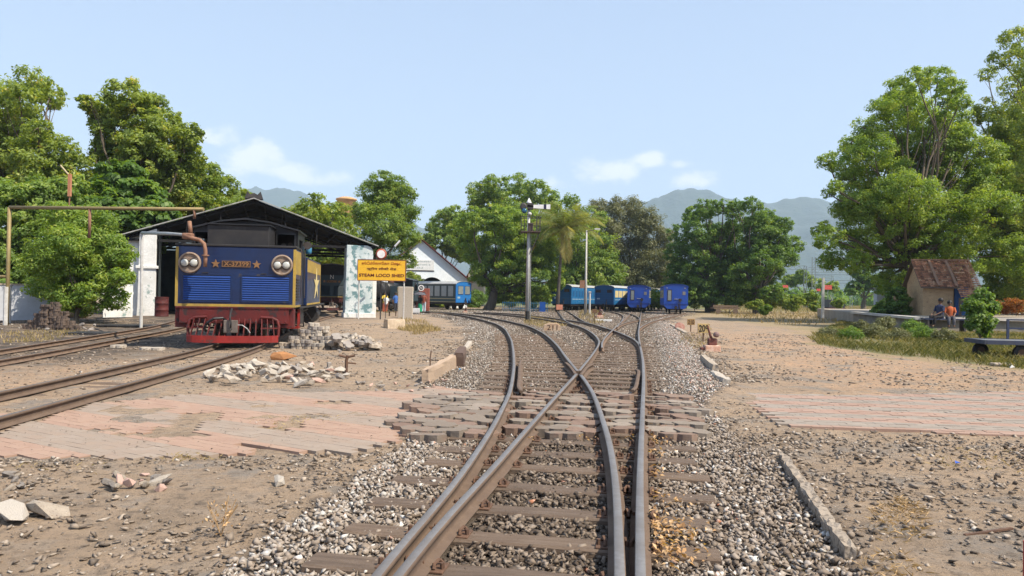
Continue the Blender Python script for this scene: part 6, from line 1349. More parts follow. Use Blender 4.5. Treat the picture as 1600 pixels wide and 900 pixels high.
e = put_empty('painted_bar', 943, 501.5, 'white painted concrete bar lying between the far tracks', 'bar'); MB().box(-.52,.52,-.08,.08,-.02,.10).build('bar', mat('bar_white', (.82,.82,.80), .6), e, bevel=.01)
def lever(px, py, s, label, lean):
    e = put_empty('point_lever', px, py, label, 'point lever', group='point levers by the tracks'); rm = mat('lever_redbrown', (.20,.06,.045), .8, .1, (.12,.06,.05), 8); wm_ = mat('lever_white', (.70,.55,.45), .8, 0, (.5,.25,.16), 9)
    MB().box(-.20*s,.20*s,-.15*s,.15*s,-.05,.16*s).build('base', wm_, e, bevel=.02*s); MB().box(-.30*s,-.12*s,-.10*s,.10*s,0,.10*s).build('crank_box', rm, e, bevel=.01)
    MB().box(-.10*s,.12*s,-.08*s,.08*s,.16*s,.34*s).build('pedestal', rm, e, bevel=.02*s)
    MB().tube([(.0,-.02,.3*s),(lean*.5*s,-.02,.45*s),(lean*s,-.02,.66*s)], [.035*s,.03*s,.02*s], 8).build('handle', rm, e)
    MB().lathe([(.05*s,-.05*s),(.075*s,0),(.075*s,.06*s),(.03*s,.10*s)], 14, Matrix.Translation((.09*s,-.05,.44*s))@Matrix.Rotation(math.pi/2, 4, 'X')).build('weight', mat('weight_grey', (.22,.14,.13), .7), e, smooth=True); return e
lever(1112, 549, 1.0, 'rusty red point lever with pale base next to the 209 board', -.12)
lever(937, 497, 1.25, 'small red and white point indicator before the royal blue coach', .0)
lever(727, 488.5, .9, 'far red topped point lever beside the left curve', .02)
e = put_empty('pulley_wheel', 1062, 516, 'rusty pulley wheel lying on edge by the ballast', 'wheel'); Mw = Matrix.Translation((0,0,.14))@Matrix.Rotation(rad(60), 4, 'X'); MB().lathe([(.19,-.04),(.22,-.03),(.22,.03),(.19,.04),(.10,.03),(.06,.05)], 20, Mw).build('rim', mat('pulley_rust', (.24,.09,.06), .8, .1, (.35,.22,.18), 8), e, smooth=True)
# iron stump with rods near the left debris
e = put_empty('iron_fitting', 541, 583, 'broken rusty iron fitting standing in the dirt', 'scrap iron'); m_ = MB(); m_.tube([(0,0,-.05),(0,0,.22),(.02,0,.30)], .028, 6); m_.tube([(-.13,0,.30),(0,0,.27),(.14,.02,.30)], .022, 6); m_.tube([(-.02,0,.18),(.16,.03,.16)], .014, 6); m_.build('rod', iron, e)
e = put_empty('iron_peg', 672, 577, 'thin rusty peg behind the left kerb block', 'peg'); MB().tube([(0,0,-.1),(.0,0,.22),(.015,0,.34)], .012, 6).build('rod', iron, e)

# ============================================================ concrete pieces
conc = mat('concrete_old', (.44,.37,.29), .92, 0, (.34,.285,.225), 3, .5, .012, 30, spots=(.20,.16,.13), sscale=14, sthr=.64)
conc_l = mat('concrete_light', (.46,.405,.335), .92, 0, (.44,.39,.33), 4, .5, .01, 40, spots=(.28,.24,.20), sscale=20, sthr=.62)
def rough_block(name, A, B_, w, h, z0, label, cat, m, seed, n=10, tilt=0, wob=.012):
    """weathered bar from A to B"""
    A = Vector(A); B_ = Vector(B_); mid = (A+B_)/2; L = (B_-A).length; ang = math.atan2(B_.y-A.y, B_.x-A.x); rr = random.Random(seed); V = []; Fs = []
    for i in range(n+1):
        x = -L/2+L*i/n; sh = .85 if i in (0, n) else 1; j = lambda: rr.uniform(-wob, wob)
        for (y, z) in ((-w/2,-.1),(w/2,-.1),(w/2*sh,h*.7),(w/2*.86*sh,h),(0,h*1.01),(-w/2*.86*sh,h),(-w/2*sh,h*.7)): V.append((x+j(), y+j(), z+j()+tilt*x if z > 0 else z))
    k = 7
    for i in range(n):
        for q in range(k): Fs.append((i*k+q, i*k+(q+1) % k, (i+1)*k+(q+1) % k, (i+1)*k+q))
    Fs += [tuple(range(k)), tuple(n*k+q for q in range(k-1, -1, -1))]
    e = empty(name, (mid.x, mid.y, mid.z+z0), ang, label, cat); MB().add(V, Fs).build('block', m, e); return e
rough_block('kerb', G(1222, 716), G(1328, 870), .07, .05, 0, 'long rough edging kerb at the right foreground ending by the straw', 'kerb', mat('kerb_weathered', (.36,.30,.235), .92, 0, (.26,.215,.17), 9, .5, .008, 50, spots=(.14,.115,.09), sscale=26, sthr=.56), 1, 30, wob=.010)
rough_block('kerb', G(1098, 566), G(1118, 584), .14, .16, 0, 'dark short kerb right of the pale ballast, nearer the lever', 'kerb', conc, 2, 6)
rough_block('kerb', G(1114, 588), G(1136, 602), .15, .10, 0, 'pale short kerb right of the ballast, nearest of the pair', 'kerb', conc_l, 3, 6)
rough_block('kerb', G(1049, 511), G(1072, 523), .16, .12, 0, 'low kerb below the pulley wheel', 'kerb', conc, 12, 6)
rough_block('kerb', G(664, 598), G(711, 569), .12, .20, 0, 'thick tan kerb block at the left of the curved track', 'kerb', mat('kerb_tan', (.40,.29,.20), .9, 0, (.40,.30,.22), 4, .5, .01, 30), 4, 8)
rough_block('kerb', G(717, 571), G(722, 558), .20, .24, 0, 'dark broken kerb end behind the thick tan kerb', 'kerb', mat('kerb_dark', (.13,.085,.065), .9), 5, 4)
rough_block('kerb', G(726, 549), G(735, 538), .12, .10, 0, 'small pale kerb farther up the left ballast edge', 'kerb', conc_l, 6, 4)
rough_block('stone_block', G(601, 513.5)+Vector((0,.2,0)), G(628, 514)+Vector((0,.2,0)), .34, .36, 0, 'squared speckled stone block lying before the yellow board', 'stone block', mat('stone_buff', (.58,.47,.34), .9, 0, (.42,.33,.24), 6, .5, .015, 30), 7, 5)
# upright slab
a = D(621.5, 470, 37.6); e = empty('concrete_slab', onground(a.x+.38, 37.6), 0, 'upright pale concrete slab leaning behind the right sign post', 'slab'); MB().box(-.38,.38,0,.22,-.2,1.62).build('slab', conc_l, e, bevel=.03)
e = empty('small_bench', at_Y(614, 41), 0, 'tiny dark bench beside the upright slab', 'bench'); MB().box(-.22,.22,-.15,.15,.24,.28).build('seat', wood_d, e); [MB().box(x-.02,x+.02,-.13,.13,-.05,.24).build('leg', wood_d, e) for x in (-.18,.18)]
e = empty('white_box', at_Y(650, 50), 0, 'low white stool shaped box left of the umbrella holder', 'box'); MB().box(-.25,.25,-.15,.15,.05,.36).build('box', mat('box_white', (.8,.8,.8), .6), e); MB().box(-.2,.2,-.12,.12,-.03,.05).build('base', mat('box_base', (.4,.4,.4)), e)
e = empty('red_crate', at_Y(663, 66, 0), 0, 'tall brick red cabinet standing behind the umbrella holder', 'cabinet'); MB().box(-.45,.45,-.3,.3,.1,2.1).build('cabinet', mat('cabinet_red', (.33,.09,.06), .7, 0, (.22,.07,.05), 3), e, bevel=.02); MB().box(-.22,.4,-.25,.25,-.1,.1).build('plinth', conc, e)
e = empty('disc_sign', at_Y(659, 64.5), 0, 'round black and white disc mark above the red cabinet', 'sign'); zq = D(659,450,64.5).z-e.location.z
MB().lathe([(.26,0),(.26,.02)], 22, Matrix.Translation((0,-.45,zq))@Matrix.Rotation(math.pi/2, 4, 'X')).build('disc', mat('disc_white', (.95,.93,.90)), e); MB().lathe([(.18,.02),(.18,.028)], 22, Matrix.Translation((0,-.45,zq))@Matrix.Rotation(math.pi/2, 4, 'X')).build('centre', steel_dk, e); text_obj('N', 'letter', mat('disc_white', (.95,.93,.90)), e, (0,-.485,zq), .18, .2, .006); MB().bar((0,-.42,-.1), (0,-.42,zq), .05).build('post', steel_dk, e)

# rubble: broken concrete in the open, each chunk its own object
chunk_m = [conc_l, mat('rubble_pale', (.50,.45,.38), .95, 0, (.48,.43,.37), 5, .5, .01, 40), conc, mat('rubble_grey', (.33,.30,.27), .95, 0, (.24,.21,.19), 5, .5, .01, 40), mat('rubble_pink', (.50,.33,.27), .95, 0, (.4,.28,.23), 5)]
cv = rock_variants(14, .75, 77, 16); chunk_me = {}
def chunk(P, s, flat, m, k, label, cat, group, name='rubble_chunk'):
    V, T = cv[k % len(cv)]; key = (k % len(cv), m.name)
    if key not in chunk_me:
        me = bpy.data.meshes.new(name); me.from_pydata(V.tolist(), [], T.tolist()); me.materials.append(m); chunk_me[key] = me
    o = bpy.data.objects.new(name, chunk_me[key]); COL.objects.link(o); o.location = P; o.scale = (s, s*random.uniform(.6, 1), s*flat); o.rotation_euler = (random.uniform(-.5, .5), random.uniform(-.5, .5), random.uniform(0, 6.28)); tag(o, label, cat, group); return o
def heap(poly, n, s0, s1, hmax, label, group, seed, mats_, cat='rubble'):
    random.seed(seed); P = gpoly(poly); xs2 = [p[0] for p in P]; ys2 = [p[1] for p in P]; cx, cy_ = sum(xs2)/len(P), sum(ys2)/len(P); k = 0; t = 0
    while k < n and t < 9999:
        t += 1; x = random.uniform(min(xs2), max(xs2)); y = random.uniform(min(ys2), max(ys2))
        if not pip(P, np.array([x]), np.array([y]))[0]: continue
        d = math.hypot((x-cx)/(max(xs2)-min(xs2)), (y-cy_)/(max(ys2)-min(ys2)))*2; z = hmax*max(0, 1-d)*random.random(); s = random.uniform(s0, s1)
        chunk(onground(x, y, s*.22+z), s, random.uniform(.6, 1), random.choice(mats_), random.randint(0, 99), label, cat, group); k += 1
heap([(320,592),(345,578),(420,572),(470,575),(470,600),(430,606),(350,604)], 85, .10, .26, .20, 'broken pale concrete chunk in the heap right of the siding rails', 'broken concrete heap by the siding', 1, chunk_m[:3]+chunk_m[:2])
heap([(430,598),(460,570),(520,574),(545,588),(520,602),(470,607)], 40, .12, .28, .14, 'grey or pink broken block at the right end of the concrete heap', 'mixed blocks at the heap end', 2, chunk_m)
heap([(160,770),(180,742),(260,738),(275,762),(240,775)], 22, .05, .13, .05, 'broken block in the small group at the left foreground', 'broken blocks in the left foreground', 3, [conc, conc_l, chunk_m[3], chunk_m[4]])
heap([(0,745),(60,735),(70,760),(30,775),(0,770)], 9, .05, .13, .02, 'broken block near the left edge below the paving', 'broken blocks by the left edge', 4, [conc, chunk_m[3]])
heap([(60,500),(150,505),(160,520),(60,522),(20,516)], 30, .12, .3, .06, 'dark soot stained rubble around the old brick stack', 'dark rubble by the brick stack', 5, [mat('rubble_dark', (.12,.10,.085), .95), chunk_m[3]])
heap([(545,600),(690,585),(700,600),(640,615),(560,612)], 40, .04, .12, .02, 'small reddish stone scattered before the thick tan kerb', 'reddish stones by the tan kerb', 6, [chunk_m[4], conc, chunk_m[3]])
heap([(500,545),(560,528),(650,530),(640,560),(560,565)], 26, .04, .11, .02, 'small stone scattered on the grey dirt patch', 'small stones on the dirt patch', 9, [conc, chunk_m[3]])
heap([(180,515),(330,470),(420,470),(420,490),(250,530)], 1, .05, .1, 0, 'loose stone in the shadow beside the engine', 'loose stones', 11, [conc])
for (px, py, s, k, lab) in [(22, 800, .34, 1, 'biggest broken slab piece at the left edge of the foreground'), (75, 796, .30, 2, 'flat grey paver half buried beside the biggest broken slab'), (436, 752, .17, 4, 'pale stone lump alone between the paving and the ballast'), (246, 752, .20, 3, 'tilted pale brick leaning in the small left group'), (506, 590, .34, 5, 'standing grey wedge shaped stone on the concrete heap'), (1100, 552, .12, 6, 'small pale stone by the point lever base'), (650, 678, .14, 7, 'white paver lump at the lower left of the crossing')]:
    chunk(G(px, py, s*.16), s, .7, chunk_m[k % 3], k*3, lab, 'broken block', None, 'broken_block')
# old paver stacks beside the engine: each block its own object
pv_me = {}
def paver_obj(P, rz, tilt, m, label, group, sx=.27, sy=.21, sz=.07):
    key = (m.name, sx)
    if key not in pv_me:
        mb = MB(); sh = [(-.5,-.28),(-.36,-.5),(-.12,-.5),(0,-.38),(.12,-.5),(.36,-.5),(.5,-.28),(.44,0),(.5,.28),(.36,.5),(.12,.5),(0,.38),(-.12,.5),(-.36,.5),(-.5,.28),(-.44,0)]
        n = len(sh); mb.add([(x*sx, y*sy, 0) for x, y in sh]+[(x*sx, y*sy, sz) for x, y in sh], [tuple(range(n-1, -1, -1)), tuple(range(n, 2*n))]+[(i, (i+1) % n, (i+1) % n+n, i+n) for i in range(n)]); t = mb.build('paver_block', m); pv_me[key] = t.data; bpy.data.objects.remove(t)
    o = bpy.data.objects.new('paver_block', pv_me[key]); COL.objects.link(o); o.location = P; o.rotation_euler = (tilt[0], tilt[1], rz); tag(o, label, 'paver', group)
random.seed(5); pm_ = [chunk_m[3], conc_l, conc, mat('paver_grey', (.36,.33,.29), .95, 0, (.27,.24,.21), 5, .5, .006, 40)]
c = G(487, 545)
for (dx, dy, n) in [(-.42,0,4),(-.17,.03,6),(.08,.05,7),(.33,.02,4),(-.3,.28,6),(-.05,.30,8),(.2,.30,7),(-.6,-.15,2),(-.3,-.2,3),(-.05,-.18,3),(.2,-.2,2),(.45,.25,4),(.6,0,2),(-.5,.3,3)]:
    for k in range(n): paver_obj(onground(c.x+dx+random.uniform(-.03,.03), c.y+dy+random.uniform(-.03,.03), k*.077), random.uniform(-.5,.5)+.1, (random.uniform(-.06,.06), random.uniform(-.06,.06)), random.choice(pm_), 'zigzag paving block stacked beside the blue engine', 'stacked paving blocks beside the engine')
for k in range(34):
    x = c.x+.5+random.random()*1.15; y = c.y+random.uniform(-.5, 1.3); paver_obj(onground(x, y, .05+random.random()*.28*(1.7-(x-c.x))), random.uniform(0,6.28), (random.uniform(-.6,.6), random.uniform(-.6,.6)), random.choice(pm_), 'paving block tumbled right of the neat stack', 'tumbled paving blocks')
c = G(70, 515); brm = [mat('brick_sooty', (.09,.065,.052), .95, 0, (.16,.12,.095), 7), mat('brick_sooty2', (.14,.10,.08), .95, 0, (.09,.07,.06), 7)]
for (dx, dy, n) in [(0,0,11),(.26,.05,10),(-.26,.1,7),(.52,0,6),(.15,.3,12),(-.5,.15,4),(.75,.1,4),(-.2,.35,9),(.42,.3,8),(-.7,.2,2),(.95,.1,2)]:
    for k in range(n): paver_obj(onground(c.x+dx+random.uniform(-.03,.03), c.y+dy+random.uniform(-.03,.03), k*.075), random.uniform(-.2,.2), (0, 0), random.choice(brm), 'sooty block in the dark stack by the left wall', 'sooty blocks stacked by the left wall', .28, .18)
for (x, y, r) in [(238, 547, .2), (185, 543, 0.0)]: paver_obj(G(x, y), r, (0, 0), conc_l, 'flat paving block lying in the shed shadow' if x > 200 else 'flat paving block left of the one in the shed shadow', None, .5 if x > 200 else .3, .3, .06)
e = put_empty('crumpled_sack', 440, 563, 'crumpled orange brown sack lying behind the concrete heap', 'sack'); V, T = rock_variants(1, .5, 3, 30)[0]; m_ = MB(); m_.add([(v[0]*.55*(1+.2*math.sin(i*7)), v[1]*.3, v[2]*.5+.07) for i, v in enumerate(V)], [tuple(t) for t in T]); m_.build('cloth', mat('sack_brown', (.42,.20,.08), .9, 0, (.30,.14,.06), 7), e)
for (px, py, c_, lab) in [(719, 577, (.05,.35,.75), 'bright blue plastic scrap on the left ballast'), (1496, 723, (.05,.12,.5), 'dark blue wrapper scrap on the right gravel')]:
    e = put_empty('plastic_scrap', px, py, lab, 'litter', dz=.02); MB().add([(-.05,-.03,0),(.03,-.04,.015),(.06,.02,.0),(-.02,.04,.03),(-.05,-.03,-.006),(.03,-.04,.009),(.06,.02,-.006),(-.02,.04,.024)],[(0,1,2,3),(7,6,5,4),(0,4,5,1),(1,5,6,2),(2,6,7,3),(3,7,4,0)]).build('film', mat('plastic_'+lab[:6], c_, .3), e).scale = (.5, .5, .5)
e = put_empty('iron_strip', 1545, 837, 'thin rusty iron strip lying in the right foreground', 'scrap iron'); MB().bar((-.16,-.03,.01),(.17,.05,.03),.02,.012).build('strip', iron, e)
e = empty('marker_post', G(1612, 935), 0, 'red post cut off by the bottom right corner', 'post'); MB().tube([(0,0,-.1),(0,0,.26)], .035, 12).build('post', mat('post_red', (.35,.03,.025), .6), e)
e = put_empty('dry_twig', 345, 838, 'dry leafy twig standing in the left foreground gravel', 'plant'); m_ = MB(); rr = random.Random(8)
for k in range(6): a = rr.uniform(0, 6.28); m_.tube([(0,0,0),(.03*math.cos(a),.03*math.sin(a),.08),(.09*math.cos(a),.07*math.sin(a),.16+.05*rr.random())], .0025, 4)
m_.build('stalks', mat('twig_tan', (.38,.25,.13), .9), e); C_ = RNG.normal(0, .045, (70, 3))+np.array([0, 0, .11]); nv = RNG.normal(0, 1, (70, 3)); nv /= np.linalg.norm(nv, axis=1)[:, None]; V_, F_, A_ = leaf_arrays(C_, RNG.random(70), nv, .022, RNG); arrmesh('leaves', V_, F_, MATS['dry_leaves'], {'rnd': A_}, parent=e)

# ============================================================ left yard furniture
pipe_m = mat('pipe_olive', (.22,.18,.08), .6, .2, (.30,.22,.10), 3); pipe_r = mat('pipe_rust', (.22,.11,.07), .75, .2, (.30,.17,.11), 8)
Y = 26.0; a = D(15, 324, Y); b = D(318, 327, Y-1.5); B = onground(a.x, Y); e = empty('overhead_pipe', B, 0, 'long overhead water pipe on a tall post crossing to the engine', 'pipe')
lb = b-B; la = a-B; MB().tube([la, lb], .06, 10).build('pipe', pipe_m, e, smooth=True); MB().tube([(0,0,-.2),(0,0,la.z)], .065, 10).build('post', pipe_m, e, smooth=True)
x0 = D(10, 460, Y); MB().tube([(0,-.08,-.2),(0,-.08,1.35)], .075, 8).build('white_sleeve', post_w, e)
for px, py in ((145, 372), (305, 342)):
    t = (px-15)/(318-15); p = la.lerp(lb, t); q = D(px, py, B.y+p.y)-B; MB().tube([p, (p.x, p.y, q.z)], .05, 8).build('drop_pipe', pipe_r, e, smooth=True)
MB().tube([(-1.2,0,(D(0,432,Y).z-B.z)),(0,0,(D(0,432,Y).z-B.z))], .05, 8).build('side_pipe', pipe_m, e)
# water crane with a rusty spout beside the engine
Y = 16.9; B = onground(D(222, 450, 24).x, 24); e = empty('water_crane', B, 0, 'rusty swan neck water hose reaching over the engine bunker', 'water crane')
def q(px, py, Y): return D(px, py, Y)-B
MB().tube([(0,0,-.2), q(222, 364, 24)], .05, 8).build('stand_pipe', post_w, e); MB().tube([q(222, 364, 24), q(262, 365, 20), q(288, 367, 17.2)], [.05, .045, .035], 8).build('feed_pipe', mat('pipe_grey', (.4,.42,.42), .5, .3), e, smooth=True)
MB().tube([q(296, 346, 17.0), q(298, 364, 16.95)], .045, 10).build('riser', pipe_r, e, smooth=True); MB().box(*(lambda c: (c.x-.12, c.x+.12, c.y-.08, c.y+.08, c.z-.07, c.z+.07))(q(294, 369, 16.95))).build('valve_body', pipe_r, e, bevel=.03)
MB().tube([q(287, 368, 16.9), q(300, 372, 16.9), q(312, 375, 16.85), q(319, 381, 16.85), q(321, 391, 16.85), q(321, 405, 16.85), q(320.5, 417, 16.85)], [.05,.045,.043,.043,.043,.043,.04], 12).build('spout', pipe_r, e, smooth=True)
MB().lathe([(.08,-.015),(.08,.015)], 14, Matrix.Translation(q(321, 399, 16.85))).build('flange', pipe_r, e)
# pale wall with mesh fence posts
wm_ = mat('wall_grey_white', (.56,.58,.62), .9, 0, (.48,.50,.54), .8, .5, .003, 20)
a = G(-120, 503); b = G(86, 500); rough = (b-a); e = empty('boundary_wall', (a+b)/2, math.atan2(rough.y, rough.x), 'low pale boundary wall at the left edge', 'wall'); L = rough.length; H = D(40, 447, (a.y+b.y)/2).z-float(gz(a.x, a.y)); MB().box(-L/2, L/2, 0, .2, -.3, H).build('wall', wm_, e); MB().box(-L/2-.02, L/2+.02, -.03, .23, H, H+.06).build('coping', conc, e)
for i, (px, t_) in enumerate(((7, 452), (14.5, 447))):
    p = G(px, 505); ee = empty('wall_post', p, 0, ['slim white post leaning at the far left before the wall', 'white post right beside the tall water pipe post'][i], 'post'); MB().tube([(0,0,-.2),(0,0,D(px, t_, p.y).z-p.z)], .045, 8).build('shaft', post_w, ee); MB().lathe([(.06,0),(.06,.03)], 8, Matrix.Translation((0,0,D(px, t_, p.y).z-p.z))).build('cap', post_w, ee)
# picket fence by the shed side
a = G(163, 498); b = G(205, 496.5); d = b-a; e = empty('picket_fence', a, math.atan2(d.y, d.x), 'white picket fence between the small tree and the shed wall', 'fence'); pk = MB(); n = 13; L = d.length; H = D(180, 441, a.y).z-a.z
for k in range(n): x = L*k/(n-1); pk.prism([(x-.055,0.05),(x+.055,.05),(x+.055,H-.12),(x,H),(x-.055,H-.12)], 0, .03)
pk.build('pickets', plaster_w, e); rl = MB(); rl.box(-.1, L+.1, .03, .08, .3, .4); rl.box(-.1, L+.1, .03, .08, H-.5, H-.4); rl.build('rails', plaster_w, e)
e = empty('oil_drum', at_Y(253, 33.2), 0, 'red oil drum, darkened for shade, standing in the shed doorway', 'drum'); MB().lathe([(.29,0),(.30,.02),(.29,.05),(.285,.28),(.30,.30),(.285,.32),(.285,.58),(.30,.60),(.285,.62),(.29,.86),(.30,.88),(.28,.88),(.27,.85)], 24).build('drum', mat('drum_red_shaded', (.12,.02,.018), .7, .1, (.07,.02,.02), 4), e, smooth=True); MB().lathe([(.03,.85),(.03,.88)], 8, Matrix.Translation((.15,0,0))).build('bung', steel_dk, e)  # drum red is darkened to carry the shadow it stands in
for i, (px, py) in enumerate(((104, 482), (113, 474))):
    e = empty('log', D(px, py, 30.5), rad(8), ['lower tan log lying behind the small tree', 'upper tan log lying behind the small tree'][i], 'log', 'tan logs behind the small tree'); o = MB().tube([(-.75,0,0),(0,.03,.02),(.8,0,0)], [.15,.16,.14], 10).build('log_body', mat('log_tan', (.46,.32,.18), .9, 0, (.36,.25,.15), 4), e, smooth=True)
    if i == 0: e.location.z = float(gz(e.location.x, e.location.y))+.15
    else: e.location.z = float(gz(e.location.x, e.location.y))+.44
e = empty('street_lamp', onground(D(105, 460, 33).x, 33), 0, 'rusty street lamp post with slanted white head among the trees', 'street lamp'); t = D(105, 272, 33).z-e.location.z; MB().tube([(0,0,-.2),(0,0,t)], [.05,.03], 8).build('pole', pipe_r, e); MB().tube([(0,0,t-.1),(-.38,-.1,t+.38)], .035, 8).build('lamp_head', mat('lamp_tan', (.5,.42,.26), .6), e)
MB().box(-.06,.06,-.06,.06,t-1.0,t).build('sleeve', mat('sleeve_orange', (.5,.22,.12), .7), e)
for k, (px, py, w_, lab) in enumerate([(210, 510, 2.2, 'flat dark sheet lying on the soot before the shed pillar'), (150, 522, 1.4, 'flat dark board lying on the soot left of the shed')]):
    p = G(px, py); e = empty('dark_sheet', p, rad(8), lab, 'sheet'); MB().box(-w_/2, w_/2, -.5, .5, .0, .06).build('sheet', blk_dusty, e, bevel=.01)

# ============================================================ right side: platform, hut, people, trolley, gantries
plat = [Vector((18.9,34.2)), Vector((24,34.9)), Vector((45,35.8)), Vector((45,75)), Vector((31,75)), Vector((22.7,49))]
e = empty('platform', (28, 45, float(gz(28, 45))), 0, 'raised platform with pale edge in front of the tiled hut', 'platform'); z0 = e.location.z; pt = .60-z0; ps = [Vector((p.x-28, p.y-45)) for p in plat]
n = len(ps); mb = MB().add([(p.x, p.y, -.4) for p in ps]+[(p.x, p.y, pt) for p in ps], [tuple(range(n-1, -1, -1)), tuple(range(n, 2*n))]+[(i, (i+1) % n, (i+1) % n+n, i+n) for i in range(n)]); mb.build('deck', mat('platform_dirt', (.40,.34,.27), .95, 0, (.28,.24,.19), .8, .5, .01, 10), e)
ed = MB()
for i in (5, 0, 1):
    a, b = ps[i], ps[(i+1) % n]; ed.bar((a.x, a.y, pt+.03), (b.x, b.y, pt+.03), .45, .12)
ed.build('edge_coping', mat('edge_pale', (.55,.52,.48), .9, 0, (.40,.37,.33), 2), e)
wl2 = MB()
for i in (5, 0, 1):
    a, b = ps[i], ps[(i+1) % n]; wl2.bar((a.x, a.y, pt*.5-.25), (b.x, b.y, pt*.5-.25), .08, pt+.4)
wl2.build('edge_wall', mat('edge_wall', (.27,.24,.21), .95, 0, (.16,.15,.12), 1.2, .5, .015, 12), e)
PZ = .60
def hut():
    Y0 = 43.0; A = D(1419.5, 480, 46.5); Cn = D(1442, 480, 43.4); Bn = D(1486, 480, 45.2)
    ang = -rad(12); u = Vector((math.cos(ang), math.sin(ang), 0)); b = Vector((-u.y, u.x, 0)); e = empty('hut', (Cn.x, Cn.y, PZ), ang, 'small brick hut with red tiled roof standing on the platform', 'hut')
    L = 1.62; dep = 3.0; ez = D(1442, 441, 43.4).z-PZ; rz_ = D(1432, 408.5, 45).z-PZ; wallm = mat('hut_brick', (.50,.35,.20), .95, 0, (.38,.26,.15), 1.6, .5, .02, 14, spots=(.22,.15,.10), sscale=6, sthr=.62, stretch=(1, 1, 2.6))
    w = MB(); g_ = [(0,0),(dep,0),(dep,ez),(dep/2,rz_-.12),(0,ez)]
    w.add([(0,y,z) for y, z in g_]+[(L,y,z) for y, z in g_], [(0,1,2,3,4),(9,8,7,6,5)]+[(i,i+5,(i+1) % 5+5,(i+1) % 5) for i in range(5)]); w.build('wall', wallm, e)
    tm = ramp_mat('clay_tiles', [(0,(.12,.055,.035)),(.4,(.27,.12,.065)),(.8,(.36,.17,.095)),(1,(.42,.26,.16))], nmix=.2, bscale=9, bump=.01)
    def slope(y0, z0_, y1, z1_, xa, xb, name='roof_tiles'):
        V = []; Fs = []; A_ = []; rows = int(math.hypot(y1-y0, z1_-z0_)/.16); cols = int((xb-xa)/.17); rr = random.Random(3)
        dy = (y1-y0)/rows; dz = (z1_-z0_)/rows; nl = math.hypot(dy, dz); ny_, nz_ = -dz/nl*np.sign(dy), abs(dy)/nl
        for r in range(rows):
            for c_ in range(cols):
                x = xa+(xb-xa)*c_/cols; ww = (xb-xa)/cols; ya = y0+dy*r; za = z0_+dz*r; b_ = len(V); h = .035+rr.uniform(-.01,.01); t = rr.random()
                for (ox, hh) in ((.01,.0),(.3,h),(.7,h),(.99,.0)):
                    V.append((x+ww*ox, ya-dy*.15, za-dz*.15+.05+hh)); V.append((x+ww*ox, ya+dy*1.0, za+dz*1.0+.02+hh*.7))
                for k in range(3): Fs.append((b_+k*2, b_+k*2+2, b_+k*2+3, b_+k*2+1))
                A_ += [t]*8
        return arrmesh(name, np.array(V), np.array(Fs), tm, {'rnd': np.array(A_)}, parent=e)
    sl = (rz_-ez)/(dep/2); o = .35
    slope(-o, ez-sl*o, dep/2, rz_, -.22, L+.10); slope(dep+o, ez-sl*o, dep/2, rz_, -.22, L+1.35)
    bd = MB(); bd.add([(-.22,-o,ez-sl*o-.05),(L+.2,-o,ez-sl*o-.05),(L+.2,dep/2,rz_-.05),(-.22,dep/2,rz_-.05),(-.22,dep+o,ez-sl*o-.05),(L+.2,dep+o,ez-sl*o-.05),(-.22,-o,ez-sl*o+.01),(L+.2,-o,ez-sl*o+.01),(L+.2,dep/2,rz_+.01),(-.22,dep/2,rz_+.01),(-.22,dep+o,ez-sl*o+.01),(L+.2,dep+o,ez-sl*o+.01)],[(0,1,2,3),(3,2,5,4),(9,8,7,6),(10,11,8,9),(0,6,7,1),(0,3,9,6),(3,4,10,9)]); bd.build('roof_deck', wood_d, e)
    sp = MB(); sp.bar((-.22,dep/2,rz_+.09),(L+1.35,dep/2,rz_+.09),.16,.10)
    for x in (.75, L+.05): sp.bar((x,-o,ez-sl*o+.10),(x,dep/2,rz_+.10),.14,.07)
    sp.build('ridge_tiles', mat('ridge_clay', (.30,.17,.11), .9, 0, (.2,.13,.09), 4), e)
    # lower porch bay with the blue door
    pe = ez-.55; slope(-.9, pe-.35, dep/2, rz_-.02, L+.08, L+1.4); MB().box(L+.003, L+1.25, .5, dep, 0, ez-.2).build('porch_wall', wallm, e); MB().add([(L+1.25,.5,ez-.2),(L+1.25,dep,ez-.2),(L+1.25,dep/2,rz_-.15),(L+1.15,.5,ez-.2),(L+1.15,dep,ez-.2),(L+1.15,dep/2,rz_-.15)],[(0,1,2),(5,4,3),(0,3,4,1),(1,4,5,2),(2,5,3,0)]).build('porch_gable', wallm, e)
    d = MB().box(L+.2, L+.95, .43, .498, .05, 1.75).build('door', mat('door_blue', (.015,.09,.30), .6), e); MB().box(L+.85, L+.9, .38, .43, .9, 1.0).build('handle', steel_dk, d)
    for x in (L+.1, L+1.15): MB().box(x-.06, x+.06, -.8, -.68, 0, pe-.35).build('porch_post', wood_d, e)
    MB().box(L+.1, L+1.15, -.82, -.7, pe-.62, pe-.38).build('porch_beam', wood_d, e)
    return e
hut()
e = empty('tall_cabinet', onground(D(1378, 470, 60).x, 60), 0, 'tall pale cabinet beyond the platform left of the hut', 'cabinet'); z_ = D(1378, 452, 60).z-e.location.z; MB().box(-.55,.55,-.3,.3,-.2,z_).build('case', mat('cabinet_pale', (.5,.54,.56), .7), e, bevel=.02); MB().box(-.7,.75,-.45,.45,z_,z_+.07).build('lid', steel_dk, e)
e = empty('store_door', (D(1412, 480, 47.5).x, 47.5, PZ), 0, 'dark shed door leaf left of the hut gable', 'gate'); MB().box(-.55,.55,0,.1,0,1.5).build('leaf', blk_dusty, e); MB().box(-.62,-.55,-.02,.12,0,1.6).build('jamb', wood_d, e)
